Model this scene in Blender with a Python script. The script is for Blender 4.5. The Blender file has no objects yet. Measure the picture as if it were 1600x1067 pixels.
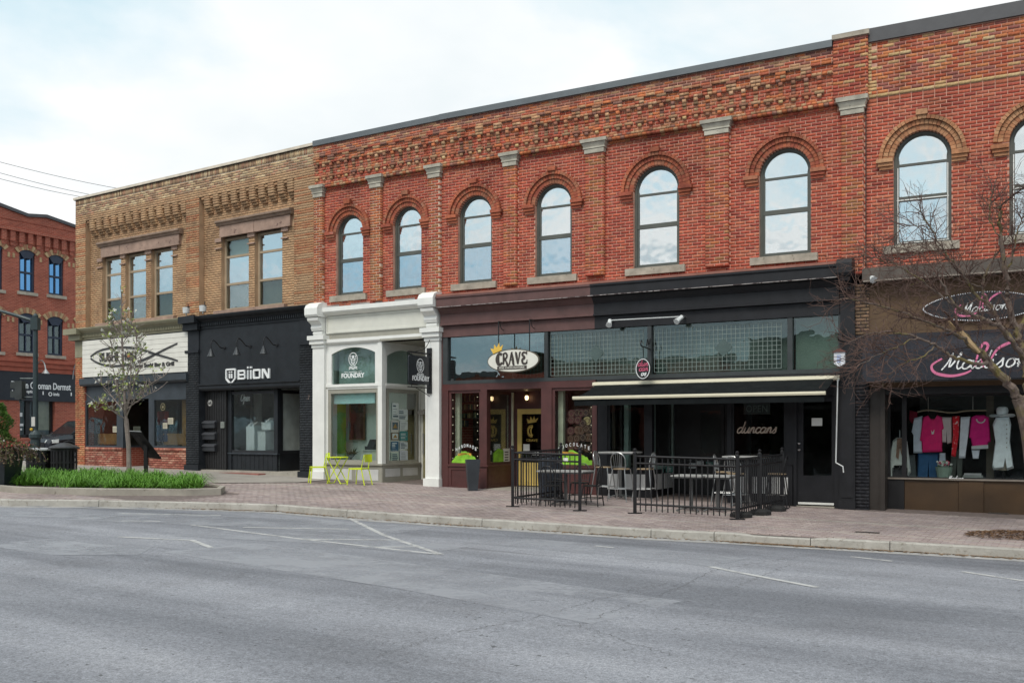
import bpy, bmesh, math, random
import numpy as np
from mathutils import Vector, Matrix
rnd = random.Random(11)
scn = bpy.context.scene
COL = scn.collection
CZ = 1.6
# ---- camera, sky, sun, exposure
cam_d = bpy.data.cameras.new('camera')
cam = bpy.data.objects.new('camera', cam_d)
COL.objects.link(cam)
cam.location = (0, 0, CZ)
cam.rotation_euler = (math.radians(90), 0, 0)
cam_d.sensor_width = 36
cam_d.lens = 33.75
cam_d.shift_y = 0.0913
cam_d.clip_end = 3000
cam_d.clip_start = 0.05
scn.camera = cam
SUN_EL, SUN_AZ = 52, 205
world = bpy.data.worlds.new('World')
scn.world = world
world.use_nodes = True
wn = world.node_tree.nodes
wl = world.node_tree.links
wn.clear()
w_out = wn.new('ShaderNodeOutputWorld')
w_bg = wn.new('ShaderNodeBackground')
w_bg.inputs['Strength'].default_value = 0.1
sky = wn.new('ShaderNodeTexSky')
sky.sky_type = 'NISHITA'
sky.sun_disc = False
sky.sun_elevation = math.radians(SUN_EL)
sky.sun_rotation = math.radians(SUN_AZ)
sky.dust_density = 1.5
tc = wn.new('ShaderNodeTexCoord')
sep = wn.new('ShaderNodeSeparateXYZ')
wl.new(tc.outputs['Generated'], sep.inputs[0])
zadd = wn.new('ShaderNodeMath'); zadd.operation = 'MAXIMUM'; zadd.inputs[1].default_value = 0.0
wl.new(sep.outputs['Z'], zadd.inputs[0])
zad2 = wn.new('ShaderNodeMath'); zad2.operation = 'ADD'; zad2.inputs[1].default_value = 0.22
wl.new(zadd.outputs[0], zad2.inputs[0])
comb = wn.new('ShaderNodeCombineXYZ')
for i, ax in enumerate('XY'):
 dv = wn.new('ShaderNodeMath'); dv.operation = 'DIVIDE'
 wl.new(sep.outputs[ax], dv.inputs[0]); wl.new(zad2.outputs[0], dv.inputs[1])
 wl.new(dv.outputs[0], comb.inputs[i])
cn = wn.new('ShaderNodeTexNoise')
cn.inputs['Scale'].default_value = 1.25
cn.inputs['Detail'].default_value = 7
cn.inputs['Roughness'].default_value = 0.52
cn.inputs['Distortion'].default_value = 0.35
coff = wn.new('ShaderNodeVectorMath'); coff.operation = 'ADD'
coff.inputs[1].default_value = (3.1, 1.7, 0.0)
wl.new(comb.outputs[0], coff.inputs[0])
wl.new(coff.outputs[0], cn.inputs['Vector'])
cr = wn.new('ShaderNodeValToRGB')
cr.color_ramp.elements[0].position = 0.39
cr.color_ramp.elements[0].color = (0, 0, 0, 1)
cr.color_ramp.elements[1].position = 0.53
cr.color_ramp.elements[1].color = (1, 1, 1, 1)
wl.new(cn.outputs['Fac'], cr.inputs[0])
cn2 = wn.new('ShaderNodeTexNoise')
cn2.inputs['Scale'].default_value = 1.7
cn2.inputs['Detail'].default_value = 5
wl.new(comb.outputs[0], cn2.inputs['Vector'])
cr2 = wn.new('ShaderNodeValToRGB')
cr2.color_ramp.elements[0].position = 0.32
cr2.color_ramp.elements[0].color = (5.5, 6.0, 6.2, 1)
cr2.color_ramp.elements[1].position = 0.62
cr2.color_ramp.elements[1].color = (6.9, 7.0, 7.05, 1)
wl.new(cn2.outputs['Fac'], cr2.inputs[0])
thin = wn.new('ShaderNodeMixRGB')
thin.inputs[0].default_value = 0.8
thin.inputs[2].default_value = (5.0, 6.4, 6.8, 1)
wl.new(sky.outputs[0], thin.inputs[1])
cmix = wn.new('ShaderNodeMixRGB')
wl.new(cr.outputs[0], cmix.inputs[0])
wl.new(thin.outputs[0], cmix.inputs[1])
wl.new(cr2.outputs[0], cmix.inputs[2])
hz = wn.new('ShaderNodeValToRGB')
hz.color_ramp.elements[0].position = 0.03
hz.color_ramp.elements[0].color = (.46, .57, .65, 1)
hz.color_ramp.elements[1].position = 0.21
hz.color_ramp.elements[1].color = (1, 1, 1, 1)
hn = wn.new('ShaderNodeMath'); hn.operation = 'MULTIPLY_ADD'
hn.inputs[1].default_value = 0.22
wl.new(cn2.outputs['Fac'], hn.inputs[0])
hs = wn.new('ShaderNodeMath'); hs.operation = 'SUBTRACT'; hs.inputs[1].default_value = 0.11
wl.new(sep.outputs['Z'], hs.inputs[0])
wl.new(hs.outputs[0], hn.inputs[2])
wl.new(hn.outputs[0], hz.inputs[0])
hm = wn.new('ShaderNodeMixRGB'); hm.blend_type = 'MULTIPLY'; hm.inputs[0].default_value = 1
wl.new(cmix.outputs[0], hm.inputs[1])
wl.new(hz.outputs[0], hm.inputs[2])
wl.new(hm.outputs[0], w_bg.inputs['Color'])
wl.new(w_bg.outputs[0], w_out.inputs[0])
sun_d = bpy.data.lights.new('sun', 'SUN')
sun_d.energy = 1.5
sun_d.angle = math.radians(22)
sun_d.color = (1.0, 0.95, 0.87)
sun = bpy.data.objects.new('sun', sun_d)
COL.objects.link(sun)
_az, _el = math.radians(SUN_AZ), math.radians(SUN_EL)
_dir = Vector((math.sin(_az) * math.cos(_el), math.cos(_az) * math.cos(_el), math.sin(_el)))
sun.rotation_euler = _dir.to_track_quat('Z', 'Y').to_euler()
sun.location = (0, -10, 30)
scn.view_settings.view_transform = 'Standard'
scn.view_settings.look = 'None'
scn.view_settings.exposure = 0.6
scn.view_settings.gamma = 1
scn.view_settings.use_curve_mapping = False
scn.cycles.max_bounces = 8
scn.cycles.transparent_max_bounces = 16
# ---- frames of reference
F, PX0, HY, HH = 1500., 800., 680., 8.45
class Seg:
 """One straight street front: s runs along it, q is the distance out of it, z is up."""
 def __init__(self, x0, L0, x1, L1):
  f = lambda x, L: ((x - PX0) / F * (F * HH / L), F * HH / L)
  self.O = f(x0, L0)
  E = f(x1, L1)
  dx, dy = E[0] - self.O[0], E[1] - self.O[1]
  self.len = math.hypot(dx, dy)
  self.t = (dx / self.len, dy / self.len)
  self.n = (self.t[1], -self.t[0])
  self.rot = math.atan2(self.t[1], self.t[0])
 def at(self, px, py, q=0.):
  rx, rz = (px - PX0) / F, (HY - py) / F
  k = (self.n[0] * self.O[0] + self.n[1] * self.O[1] + q) / (self.n[0] * rx + self.n[1])
  X, Y = k * rx, k
  return (X - self.O[0]) * self.t[0] + (Y - self.O[1]) * self.t[1], k * rz + CZ
 def s(self, px, q=0.):
  return self.at(px, HY, q)[0]
 def z(self, px, py, q=0.):
  return self.at(px, py, q)[1]
 def w(self, s, q):
  return (self.O[0] + self.t[0] * s + self.n[0] * q, self.O[1] + self.t[1] * s + self.n[1] * q)
 def local(self, X, Y):
  dx, dy = X - self.O[0], Y - self.O[1]
  return dx * self.t[0] + dy * self.t[1], dx * self.n[0] + dy * self.n[1]
SA = Seg(118, 370, 493, 457)
SB = Seg(493, 457, 690, 498)
SC = Seg(690, 498, 1352, 623.3)
SD = Seg(1352, 623.3, 1700, 687)
SE_ = Seg(-110, 281, 320, 214.3)
TM, NM, P0 = (.8565, -.516), (-.516, -.8565), SA.O
BS = [(-200, -0.3), (-60, -0.6), (-10, -1.0), (0, -1.06), (6.7, -1.12), (11.7, -1.23), (16.3, -1.355), (26.9, -1.57), (31, -1.63),
  (90, -2.4), (300, -4)]
KERB = [(60, 2.6), (36, 4.5), (30.16, 5.0), (28.6, 5.15), (25.9, 5.5), (24.5, 5.82), (21.86, 6.12), (19.1, 6.38), (16.2, 6.42),
  (14.4, 7.2), (12.6, 8.1), (11, 9.15), (8.5, 9.9), (4, 10.1), (0, 8.6), (-2.5, 6.2), (-4, 3), (-4.5, -2), (-4.5, -45)]
def lerp(tab, x):
 if x <= tab[0][0]:
  return tab[0][1]
 for (a, b), (c, d) in zip(tab, tab[1:]):
  if x <= c:
   return b + (d - b) * (x - a) / (c - a)
 return tab[-1][1]
def sd(X, Y):
 dx, dy = X - P0[0], Y - P0[1]
 return dx * TM[0] + dy * TM[1], dx * NM[0] + dy * NM[1]
def xy(s, d):
 return P0[0] + TM[0] * s + NM[0] * d, P0[1] + TM[1] * s + NM[1] * d
def walk_sd(s, d):
 return lerp(BS, s) - .02 * d + CZ
KERB_D = sorted((a, b) for a, b in KERB[:14])
def road_sd(s, d):
 dk = lerp(KERB_D, max(s, -2.0))
 c = max(0., d - dk)
 return lerp(BS, s) - .02 * min(d, dk) - .14 + CZ + (.012 * min(c, 7) - .01 * max(0, c - 7))
def walk(X, Y):
 return walk_sd(*sd(X, Y))
def gp(px, py, off=0.):
 """where the pavement (off=0) lies under a picture point"""
 rx, rz = (px - PX0) / F, (HY - py) / F
 lo, hi = 3., 80.
 for _ in range(50):
  m = (lo + hi) / 2
  if m * rz + CZ > walk(m * rx, m) + off:
   lo = m
  else:
   hi = m
 return m * rx, m
# ---- materials
MATS = {}
def nt(name):
 m = bpy.data.materials.new(name)
 m.use_nodes = True
 return m, m.node_tree.nodes, m.node_tree.links, m.node_tree.nodes['Principled BSDF']
def noise(n, l, scale, detail=4, coord='Object', stretch=None, rough=.55):
 tcx = n.new('ShaderNodeTexCoord')
 src = tcx.outputs[coord]
 if stretch:
  mp = n.new('ShaderNodeMapping')
  mp.inputs['Scale'].default_value = stretch
  l.new(src, mp.inputs[0])
  src = mp.outputs[0]
 t = n.new('ShaderNodeTexNoise')
 t.inputs['Scale'].default_value = scale
 t.inputs['Detail'].default_value = detail
 t.inputs['Roughness'].default_value = rough
 l.new(src, t.inputs['Vector'])
 return t.outputs['Fac']
def ramp(n, l, fac, stops):
 r = n.new('ShaderNodeValToRGB')
 e = r.color_ramp.elements
 while len(e) < len(stops):
  e.new(.5)
 for el, (p, c) in zip(e, stops):
  el.position = p
  el.color = (*c, 1) if len(c) == 3 else c
 l.new(fac, r.inputs[0])
 return r.outputs[0]
def mixc(n, l, fac, a, b, mode='MIX'):
 m = n.new('ShaderNodeMixRGB')
 m.blend_type = mode
 for i, v in ((0, fac), (1, a), (2, b)):
  if hasattr(v, 'links') or hasattr(v, 'is_linked'):
   l.new(v, m.inputs[i])
  elif i == 0:
   m.inputs[0].default_value = v
  else:
   m.inputs[i].default_value = (*v, 1)
 return m.outputs[0]
def bump(n, l, fac, strength, dist=.01):
 b = n.new('ShaderNodeBump')
 b.inputs['Strength'].default_value = strength
 b.inputs['Distance'].default_value = dist
 l.new(fac, b.inputs['Height'])
 return b.outputs[0]
def mat(name, col, rough=.6, metal=0., var=.18, scale=3., bmp=.15, bscale=40., emit=None, spec=.5, wear=None):
 """painted or plain surface: base colour broken up by two noises, slight relief, optional chips of a wear colour"""
 if name in MATS:
  return MATS[name]
 m, n, l, p = nt(name)
 lo = tuple(c * (1 - var) for c in col)
 hi = tuple(min(1, c * (1 + var)) for c in col)
 f1 = noise(n, l, scale, 6)
 c = ramp(n, l, f1, [(.3, lo), (.7, hi)])
 if wear:
  f2 = noise(n, l, wear[1], 8, rough=.7)
  k = ramp(n, l, f2, [(wear[2], (0, 0, 0)), (wear[2] + .03, (1, 1, 1))])
  c = mixc(n, l, k, c, wear[0])
 l.new(c, p.inputs['Base Color'])
 rr_ = n.new('ShaderNodeMapRange')
 rr_.inputs[1].default_value, rr_.inputs[2].default_value = .3, .7
 rr_.inputs[3].default_value, rr_.inputs[4].default_value = rough * .8, min(1, rough * 1.25)
 l.new(noise(n, l, scale * 1.7, 5, rough=.7), rr_.inputs[0])
 l.new(rr_.outputs[0], p.inputs['Roughness'])
 p.inputs['Metallic'].default_value = metal
 p.inputs['Specular IOR Level'].default_value = spec
 if bmp:
  l.new(bump(n, l, noise(n, l, bscale, 5), bmp), p.inputs['Normal'])
 if emit:
  p.inputs['Emission Color'].default_value = (*emit[0], 1)
  p.inputs['Emission Strength'].default_value = emit[1]
 MATS[name] = m
 return m
def glass(name, refl=None, tint=(.8, .88, .86), gtint=(1, 1, 1), rough=0., wave=.07):
 """window glass: see-through plus mirror; refl None = plain Fresnel, else a fixed coated share"""
 if name in MATS:
  return MATS[name]
 m = bpy.data.materials.new(name)
 m.use_nodes = True
 n, l = m.node_tree.nodes, m.node_tree.links
 n.clear()
 out = n.new('ShaderNodeOutputMaterial')
 mx = n.new('ShaderNodeMixShader')
 tr = n.new('ShaderNodeBsdfTransparent')
 tr.inputs[0].default_value = (*tint, 1)
 gl = n.new('ShaderNodeBsdfGlossy')
 gl.inputs['Color'].default_value = (*gtint, 1)
 gl.inputs['Roughness'].default_value = rough
 if refl is None:
  fr = n.new('ShaderNodeFresnel')
  fr.inputs[0].default_value = 1.5
  mu = n.new('ShaderNodeMath'); mu.operation = 'MULTIPLY'; mu.inputs[1].default_value = 0.55
  l.new(fr.outputs[0], mu.inputs[0])
  l.new(mu.outputs[0], mx.inputs[0])
 else:
  mx.inputs[0].default_value = refl
 f = noise(n, l, 1.6, 2)
 bnode = n.new('ShaderNodeBump')
 bnode.inputs['Strength'].default_value = wave
 bnode.inputs['Distance'].default_value = .05
 l.new(f, bnode.inputs['Height'])
 l.new(bnode.outputs[0], gl.inputs['Normal'])
 l.new(tr.outputs[0], mx.inputs[1])
 l.new(gl.outputs[0], mx.inputs[2])
 l.new(mx.outputs[0], out.inputs[0])
 MATS[name] = m
 return m
def brick_mat():
 if 'fired_brick' in MATS:
  return MATS['fired_brick']
 m, n, l, p = nt('fired_brick')
 a = n.new('ShaderNodeAttribute')
 a.attribute_name = 'bcol'
 f = noise(n, l, 22, 5)
 k = ramp(n, l, f, [(.25, (.72, .72, .72)), (.75, (1.22, 1.2, 1.18))])
 c = mixc(n, l, 1., a.outputs['Color'], k, 'MULTIPLY')
 f2 = noise(n, l, .55, 7, rough=.65)
 k2 = ramp(n, l, f2, [(.32, (.64, .62, .62)), (.45, (1, 1, 1)), (.64, (1.26, 1.24, 1.2))])
 c = mixc(n, l, 1., c, k2, 'MULTIPLY')
 k4 = ramp(n, l, noise(n, l, 2.3, 6, rough=.7), [(.32, (.66, .65, .66)), (.5, (1, 1, 1)), (.68, (1.16, 1.14, 1.12))])
 c = mixc(n, l, 1., c, k4, 'MULTIPLY')
 k5 = ramp(n, l, noise(n, l, 1.6, 5, stretch=(1.6, 1.6, .22), rough=.65), [(.33, (.74, .73, .73)), (.47, (1, 1, 1))])
 c = mixc(n, l, 1., c, k5, 'MULTIPLY')
 f3 = noise(n, l, 1.7, 9, rough=.72)
 k3 = ramp(n, l, f3, [(.63, (0, 0, 0)), (.74, (.75, .75, .75))])
 c = mixc(n, l, k3, c, (.55, .40, .35))
 l.new(c, p.inputs['Base Color'])
 p.inputs['Roughness'].default_value = .9
 p.inputs['Specular IOR Level'].default_value = .25
 l.new(bump(n, l, noise(n, l, 60, 5), .5, .004), p.inputs['Normal'])
 MATS['fired_brick'] = m
 return m
def brick_tex(name, c1, c2, mort, scale=1.):
 """for walls too far off to tell bricks apart, and for the jambs behind the real bricks"""
 if name in MATS:
  return MATS[name]
 m, n, l, p = nt(name)
 tcx = n.new('ShaderNodeTexCoord')
 sp = n.new('ShaderNodeSeparateXYZ')
 l.new(tcx.outputs['Object'], sp.inputs[0])
 ad = n.new('ShaderNodeMath'); ad.operation = 'ADD'
 l.new(sp.outputs['X'], ad.inputs[0]); l.new(sp.outputs['Y'], ad.inputs[1])
 cb = n.new('ShaderNodeCombineXYZ')
 l.new(ad.outputs[0], cb.inputs[0]); l.new(sp.outputs['Z'], cb.inputs[1])
 b = n.new('ShaderNodeTexBrick')
 b.inputs['Color1'].default_value = (*c1, 1)
 b.inputs['Color2'].default_value = (*c2, 1)
 b.inputs['Mortar'].default_value = (*mort, 1)
 b.inputs['Scale'].default_value = 1
 b.inputs['Mortar Size'].default_value = .008
 b.inputs['Brick Width'].default_value = .215 * scale
 b.inputs['Row Height'].default_value = .0725 * scale
 l.new(cb.outputs[0], b.inputs['Vector'])
 f = noise(n, l, .8, 8, rough=.7)
 k = ramp(n, l, f, [(.3, (.72, .7, .7)), (.72, (1.18, 1.12, 1.1))])
 c = mixc(n, l, 1., b.outputs['Color'], k, 'MULTIPLY')
 l.new(c, p.inputs['Base Color'])
 p.inputs['Roughness'].default_value = .9
 l.new(bump(n, l, noise(n, l, 30, 5), .4), p.inputs['Normal'])
 MATS[name] = m
 return m
# ---- mesh builder
class MB:
 """collects shapes in (s, q, z) (or x, y, z when flat=False) and links them as ONE mesh object"""
 def __init__(self, org=(0, 0, 0), front=True):
  self.v, self.f, self.mi, self.c = [], [], [], []
  self.o, self.fr, self.m = org, front, 0
 def _v(self, s, q, z):
  s, q, z = s - self.o[0], q - self.o[1], z - self.o[2]
  self.v.append((s, -q, z) if self.fr else (s, q, z))
  return len(self.v) - 1
 def face(self, idx):
  self.f.append(idx)
  self.mi.append(self.m)
 def poly(self, pts):
  self.face([self._v(*p) for p in pts])
 def box(self, s0, s1, q0, q1, z0, z1):
  i = [self._v(*p) for p in ((s0, q0, z0), (s1, q0, z0), (s1, q1, z0), (s0, q1, z0), (s0, q0, z1), (s1, q0, z1), (s1, q1, z1), (s0, q1, z1))]
  for f in ((0, 1, 2, 3), (4, 5, 6, 7), (0, 1, 5, 4), (1, 2, 6, 5), (2, 3, 7, 6), (3, 0, 4, 7)):
   self.face([i[k] for k in f])
  return self
 def hull2(self, a, b):
  """loft between two equal rings of points, with end caps"""
  ia = [self._v(*p) for p in a]
  ib = [self._v(*p) for p in b]
  n = len(ia)
  self.face(ia[::-1])
  self.face(ib)
  for k in range(n):
   self.face([ia[k], ia[(k + 1) % n], ib[(k + 1) % n], ib[k]])
  return self
 def prism(self, pts, q0, q1):
  """outline in (s, z) pulled along q"""
  return self.hull2([(s, q0, z) for s, z in pts], [(s, q1, z) for s, z in pts])
 def plan(self, pts, z0, z1):
  return self.hull2([(s, q, z0) for s, q in pts], [(s, q, z1) for s, q in pts])
 def profile(self, pts, s0, s1):
  """outline in (q, z) pulled along s"""
  return self.hull2([(s0, q, z) for q, z in pts], [(s1, q, z) for q, z in pts])
 def wall(self, a, b, th, z0, z1, off=0.):
  """upright slab over the plan line a-b"""
  dx, dy = b[0] - a[0], b[1] - a[1]
  L = math.hypot(dx, dy)
  nx, ny = -dy / L, dx / L
  h0, h1 = off - th / 2, off + th / 2
  return self.plan([(a[0] + nx * h0, a[1] + ny * h0), (b[0] + nx * h0, b[1] + ny * h0), (b[0] + nx * h1, b[1] + ny * h1),
       (a[0] + nx * h1, a[1] + ny * h1)], z0, z1)
 def tube(self, pts, r, n=6, r2=None, cap=True):
  pts = [Vector(p) for p in pts]
  N = len(pts)
  rings = []
  up = Vector((0, 0, 1))
  for i, p in enumerate(pts):
   d = (pts[min(i + 1, N - 1)] - pts[max(i - 1, 0)])
   d = d.normalized() if d.length > 1e-9 else Vector((0, 0, 1))
   a = d.cross(up)
   if a.length < 1e-3:
    a = d.cross(Vector((1, 0, 0)))
   a.normalize()
   b = d.cross(a)
   rr = r[i] if isinstance(r, (list, tuple)) else (r if r2 is None else r + (r2 - r) * i / (N - 1))
   rings.append([self._v(*(p + (a * math.cos(2 * math.pi * k / n) + b * math.sin(2 * math.pi * k / n)) * rr)) for k in range(n)])
  for A_, B_ in zip(rings, rings[1:]):
   for k in range(n):
    self.face([A_[k], A_[(k + 1) % n], B_[(k + 1) % n], B_[k]])
  if cap:
   self.face(rings[0][::-1])
   self.face(rings[-1])
  return self
 def lathe(self, prof, c, n=16):
  rings = [[self._v(c[0] + r * math.cos(2 * math.pi * k / n), c[1] + r * math.sin(2 * math.pi * k / n), c[2] + z) for k in range(n)]
     for r, z in prof]
  for A_, B_ in zip(rings, rings[1:]):
   for k in range(n):
    self.face([A_[k], A_[(k + 1) % n], B_[(k + 1) % n], B_[k]])
  self.face(rings[0][::-1])
  self.face(rings[-1])
  return self
 def arc(self, cs, cz, r0, r1, a0, a1, n, q0, q1, sx=1.):
  """block ring in the front plane (angles in degrees, 0 = right, 90 = up)"""
  for k in range(n):
   aa, bb = math.radians(a0 + (a1 - a0) * k / n), math.radians(a0 + (a1 - a0) * (k + 1) / n)
   P = [(cs + sx * r * math.cos(t), cz + r * math.sin(t)) for r, t in ((r0, aa), (r1, aa), (r1, bb), (r0, bb))]
   self.prism(P, q0, q1)
  return self
 def ball(self, c, r, n=8, m=6, sz=1.):
  prof = [(max(1e-4, r * math.sin(math.pi * k / m)), -r * sz * math.cos(math.pi * k / m)) for k in range(m + 1)]
  return self.lathe(prof, c, n)
 def each(self, name, mt, parent=None):
  """every separate piece as an object of its own"""
  p = list(range(len(self.v)))
  def root(i):
   while p[i] != i:
    p[i] = p[p[i]]
    i = p[i]
   return i
  for f in self.f:
   for k in f[1:]:
    p[root(k)] = root(f[0])
  gr = {}
  for f, mi in zip(self.f, self.mi):
   gr.setdefault(root(f[0]), []).append((f, mi))
  out = None
  for fs in gr.values():
   ids = sorted({k for f, _ in fs for k in f})
   mp = {k: i for i, k in enumerate(ids)}
   b = MB()
   b.v = [self.v[k] for k in ids]
   b.f = [[mp[k] for k in f] for f, _ in fs]
   b.mi = [mi for _, mi in fs]
   out = b.build(name, mt, parent)
  return out
 def build(self, name, mt, parent=None, smooth=False, loc=None, rot=None, recalc=True):
  me = bpy.data.meshes.new(name)
  me.from_pydata(self.v, [], self.f)
  for x in (mt if isinstance(mt, (list, tuple)) else [mt]):
   me.materials.append(x)
  if any(self.mi):
   me.polygons.foreach_set('material_index', self.mi)
  if recalc:
   bm = bmesh.new()
   bm.from_mesh(me)
   bmesh.ops.recalc_face_normals(bm, faces=bm.faces)
   bm.to_mesh(me)
   bm.free()
  if smooth:
   me.polygons.foreach_set('use_smooth', [True] * len(me.polygons))
  me.update()
  return link(name, me, parent, loc, rot)
def link(name, data, parent=None, loc=None, rot=None):
 o = bpy.data.objects.new(name, data)
 COL.objects.link(o)
 if parent is not None:
  o.parent = parent
 if loc is not None:
  o.location = loc
 if rot is not None:
  o.rotation_euler = (0, 0, rot)
 return o
def tag(o, label=None, cat=None, group=None, kind=None):
 for k, v in (('label', label), ('category', cat), ('group', group), ('kind', kind)):
  if v:
   o[k] = v
 return o
def thing(name, label, cat, loc=(0, 0, 0), rot=0., group=None):
 return tag(link(name, None, None, loc, rot), label, cat, group)
def fthing(seg, name, label, cat, s, q, z, group=None):
 """a thing on a street front: its empty stands at (s, q, z); give its MBs org=(s, q, z)"""
 X, Y = seg.w(s, q)
 return thing(name, label, cat, (X, Y, z), seg.rot, group)
def copy_tree(o, parent=None):
 c = o.copy()
 COL.objects.link(c)
 if parent is not None:
  c.parent = parent
 for ch in list(o.children):
  copy_tree(ch, c)
 return c
# ---- lettering
def text(m, body, s0, z0, w, h, q0, q1, bold=0., shear=0., spacing=1.):
 """flat letters fitted to a box in the front plane, as geometry"""
 cu = bpy.data.curves.new('lettering', 'FONT')
 cu.body = body
 cu.offset = bold
 cu.shear = shear
 cu.space_character = spacing
 cu.resolution_u = 3
 cu.fill_mode = 'FRONT'
 ob = bpy.data.objects.new('lettering', cu)
 COL.objects.link(ob)
 bpy.context.view_layer.update()
 me = bpy.data.meshes.new_from_object(ob.evaluated_get(bpy.context.evaluated_depsgraph_get()))
 bpy.data.objects.remove(ob)
 bpy.data.curves.remove(cu)
 if not me.vertices:
  return
 co = np.array([v.co[:] for v in me.vertices])
 mn, mx = co.min(0), co.max(0)
 sx, sz = w / (mx[0] - mn[0]), h / (mx[1] - mn[1])
 idx = [m._v(s0 + (c[0] - mn[0]) * sx, q1, z0 + (c[1] - mn[1]) * sz) for c in co]
 for p in me.polygons:
  m.face([idx[k] for k in p.vertices])
 cnt = {}
 for p in me.polygons:
  for e in p.edge_keys:
   cnt[e] = cnt.get(e, 0) + 1
 back = [m._v(s0 + (c[0] - mn[0]) * sx, q0, z0 + (c[1] - mn[1]) * sz) for c in co]
 for (a, b), k in cnt.items():
  if k == 1:
   m.face([idx[a], idx[b], back[b], back[a]])
 bpy.data.meshes.remove(me)
def spline(pts, k=6):
 if len(pts) < 3:
  return pts
 P = [pts[0]] + list(pts) + [pts[-1]]
 out = []
 for i in range(1, len(P) - 2):
  p0, p1, p2, p3 = (np.array(P[i + j], float) for j in (-1, 0, 1, 2))
  for j in range(k):
   t = j / k
   out.append(tuple(.5 * ((2 * p1) + (-p0 + p2) * t + (2 * p0 - 5 * p1 + 4 * p2 - p3) * t * t + (-p0 + 3 * p1 - 3 * p2 + p3) * t ** 3)))
 out.append(tuple(pts[-1]))
 return out
def ribbon(m, pts, w, q0, q1, taper=0.):
 """flat brush stroke of width w along (s, z) points"""
 n = len(pts)
 L, R = [], []
 for i, p in enumerate(pts):
  a, b = pts[max(0, i - 1)], pts[min(n - 1, i + 1)]
  dx, dz = b[0] - a[0], b[1] - a[1]
  ln = math.hypot(dx, dz) or 1
  k = w / 2 * (1 - taper * abs(2 * i / (n - 1) - 1))
  L.append((p[0] - dz / ln * k, p[1] + dx / ln * k))
  R.append((p[0] + dz / ln * k, p[1] - dx / ln * k))
 for i in range(n - 1):
  m.prism([L[i], L[i + 1], R[i + 1], R[i]], q0, q1)
SCRIPT = {
 'a': (1.05, [[(.75, .85), (.4, 1), (.05, .6), (.15, .1), (.5, .1), (.78, .6), (.8, .95), (.75, .3), (.9, .05), (1.1, .3)]]),
 'd': (1.1, [[(.75, .85), (.4, 1), (.05, .6), (.15, .1), (.5, .1), (.8, .7), (.95, 2.0), (.8, .6), (.82, .15), (1.0, .05), (1.15, .3)]]),
 'u': (1.0, [[(0, .3), (.15, 1), (.1, .3), (.3, .03), (.6, .3), (.78, 1), (.72, .3), (.85, .05), (1.05, .3)]]),
 'n': (.92, [[(0, .3), (.15, 1), (.1, 0), (.15, .4), (.35, .95), (.58, .9), (.6, .3), (.7, .05), (.97, .3)]]),
 'c': (.8, [[(.7, .8), (.45, 1), (.1, .7), (.1, .25), (.35, .02), (.65, .15), (.85, .35)]]),
 's': (.75, [[(0, .2), (.35, .75), (.45, 1.05), (.5, .6), (.55, .25), (.35, .02), (.1, .1)]]),
 'o': (.92, [[(.5, .95), (.15, .8), (.1, .2), (.4, .02), (.7, .4), (.55, .9), (.5, .95), (.8, .8), (.97, .85)]]),
 'i': (.5, [[(0, .3), (.2, .95), (.15, .3), (.3, .05), (.5, .3)], [(.25, 1.4), (.3, 1.5)]]),
 'p': (.92, [[(0, .5), (.15, 1), (.05, -.9)], [(.1, .5), (.4, 1), (.7, .7), (.6, .15), (.2, .1)]]),
 'e': (.8, [[(.1, .4), (.6, .6), (.55, .95), (.25, .95), (.05, .5), (.2, .05), (.5, .05), (.82, .35)]]),
 'M': (1.55, [[(0, 0), (.35, .9), (.5, 1.9), (.55, .3), (1.0, 1.3), (1.2, 1.9), (1.15, .6), (1.3, .05), (1.6, .3)]]),
 'O': (1.5, [[(.8, 1.9), (.2, 1.5), (.05, .7), (.4, .05), (1.0, .3), (1.25, 1.1), (.95, 1.8), (.6, 1.7), (1.2, 1.6)]]),
}
def script(m, word, s0, z0, w, xh, wd, q0, q1, slant=.3, rise=0.):
 tot = sum(SCRIPT[c][0] for c in word)
 kx = w / tot
 x = 0.
 for c in word:
  adv, sts = SCRIPT[c]
  for st in sts:
   P = [(s0 + (x + a) * kx + b * xh * slant, z0 + b * xh + rise * (x + a) * kx) for a, b in st]
   ribbon(m, spline(P, 4), wd, q0, q1, .25)
  x += adv
# ---- brickwork
RED = [(.42, .098, .060), (.45, .115, .070), (.37, .082, .054), (.41, .130, .084), (.46, .145, .085), (.31, .072, .053), (.40, .092, .062)]
OLD = [(.44, .13, .075), (.40, .18, .10), (.42, .25, .145), (.29, .125, .085), (.50, .17, .075), (.25, .13, .10), (.39, .105, .065), (.44, .26, .15)]
LICHEN = [(.36, .21, .12), (.30, .185, .11), (.41, .26, .15), (.27, .14, .09), (.47, .29, .18), (.36, .13, .075)]
PIER = [(.36, .12, .055), (.34, .16, .075), (.42, .14, .06), (.30, .09, .05)]
TAN = [(.425, .275, .160), (.40, .257, .15), (.44, .29, .17), (.41, .25, .144), (.39, .252, .148)]
TANPIER = [(.42, .20, .105), (.39, .19, .10), (.44, .23, .12), (.38, .16, .085)]
CREAMB = [(.50, .36, .21), (.40, .27, .16), (.26, .16, .10), (.54, .42, .26), (.40, .22, .14), (.30, .19, .12)]
MIXED = [(.44, .13, .06), (.50, .19, .08), (.38, .09, .05), (.28, .10, .08), (.48, .30, .15), (.42, .15, .08), (.36, .12, .08)]
YEL = [(.52, .36, .18), (.46, .31, .16), (.56, .41, .23)]
DARKP = [(.022, .023, .028), (.026, .027, .032), (.018, .019, .024)]
REDLOW = [(.34, .13, .095), (.38, .17, .125), (.29, .10, .075), (.42, .23, .17)]
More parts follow.
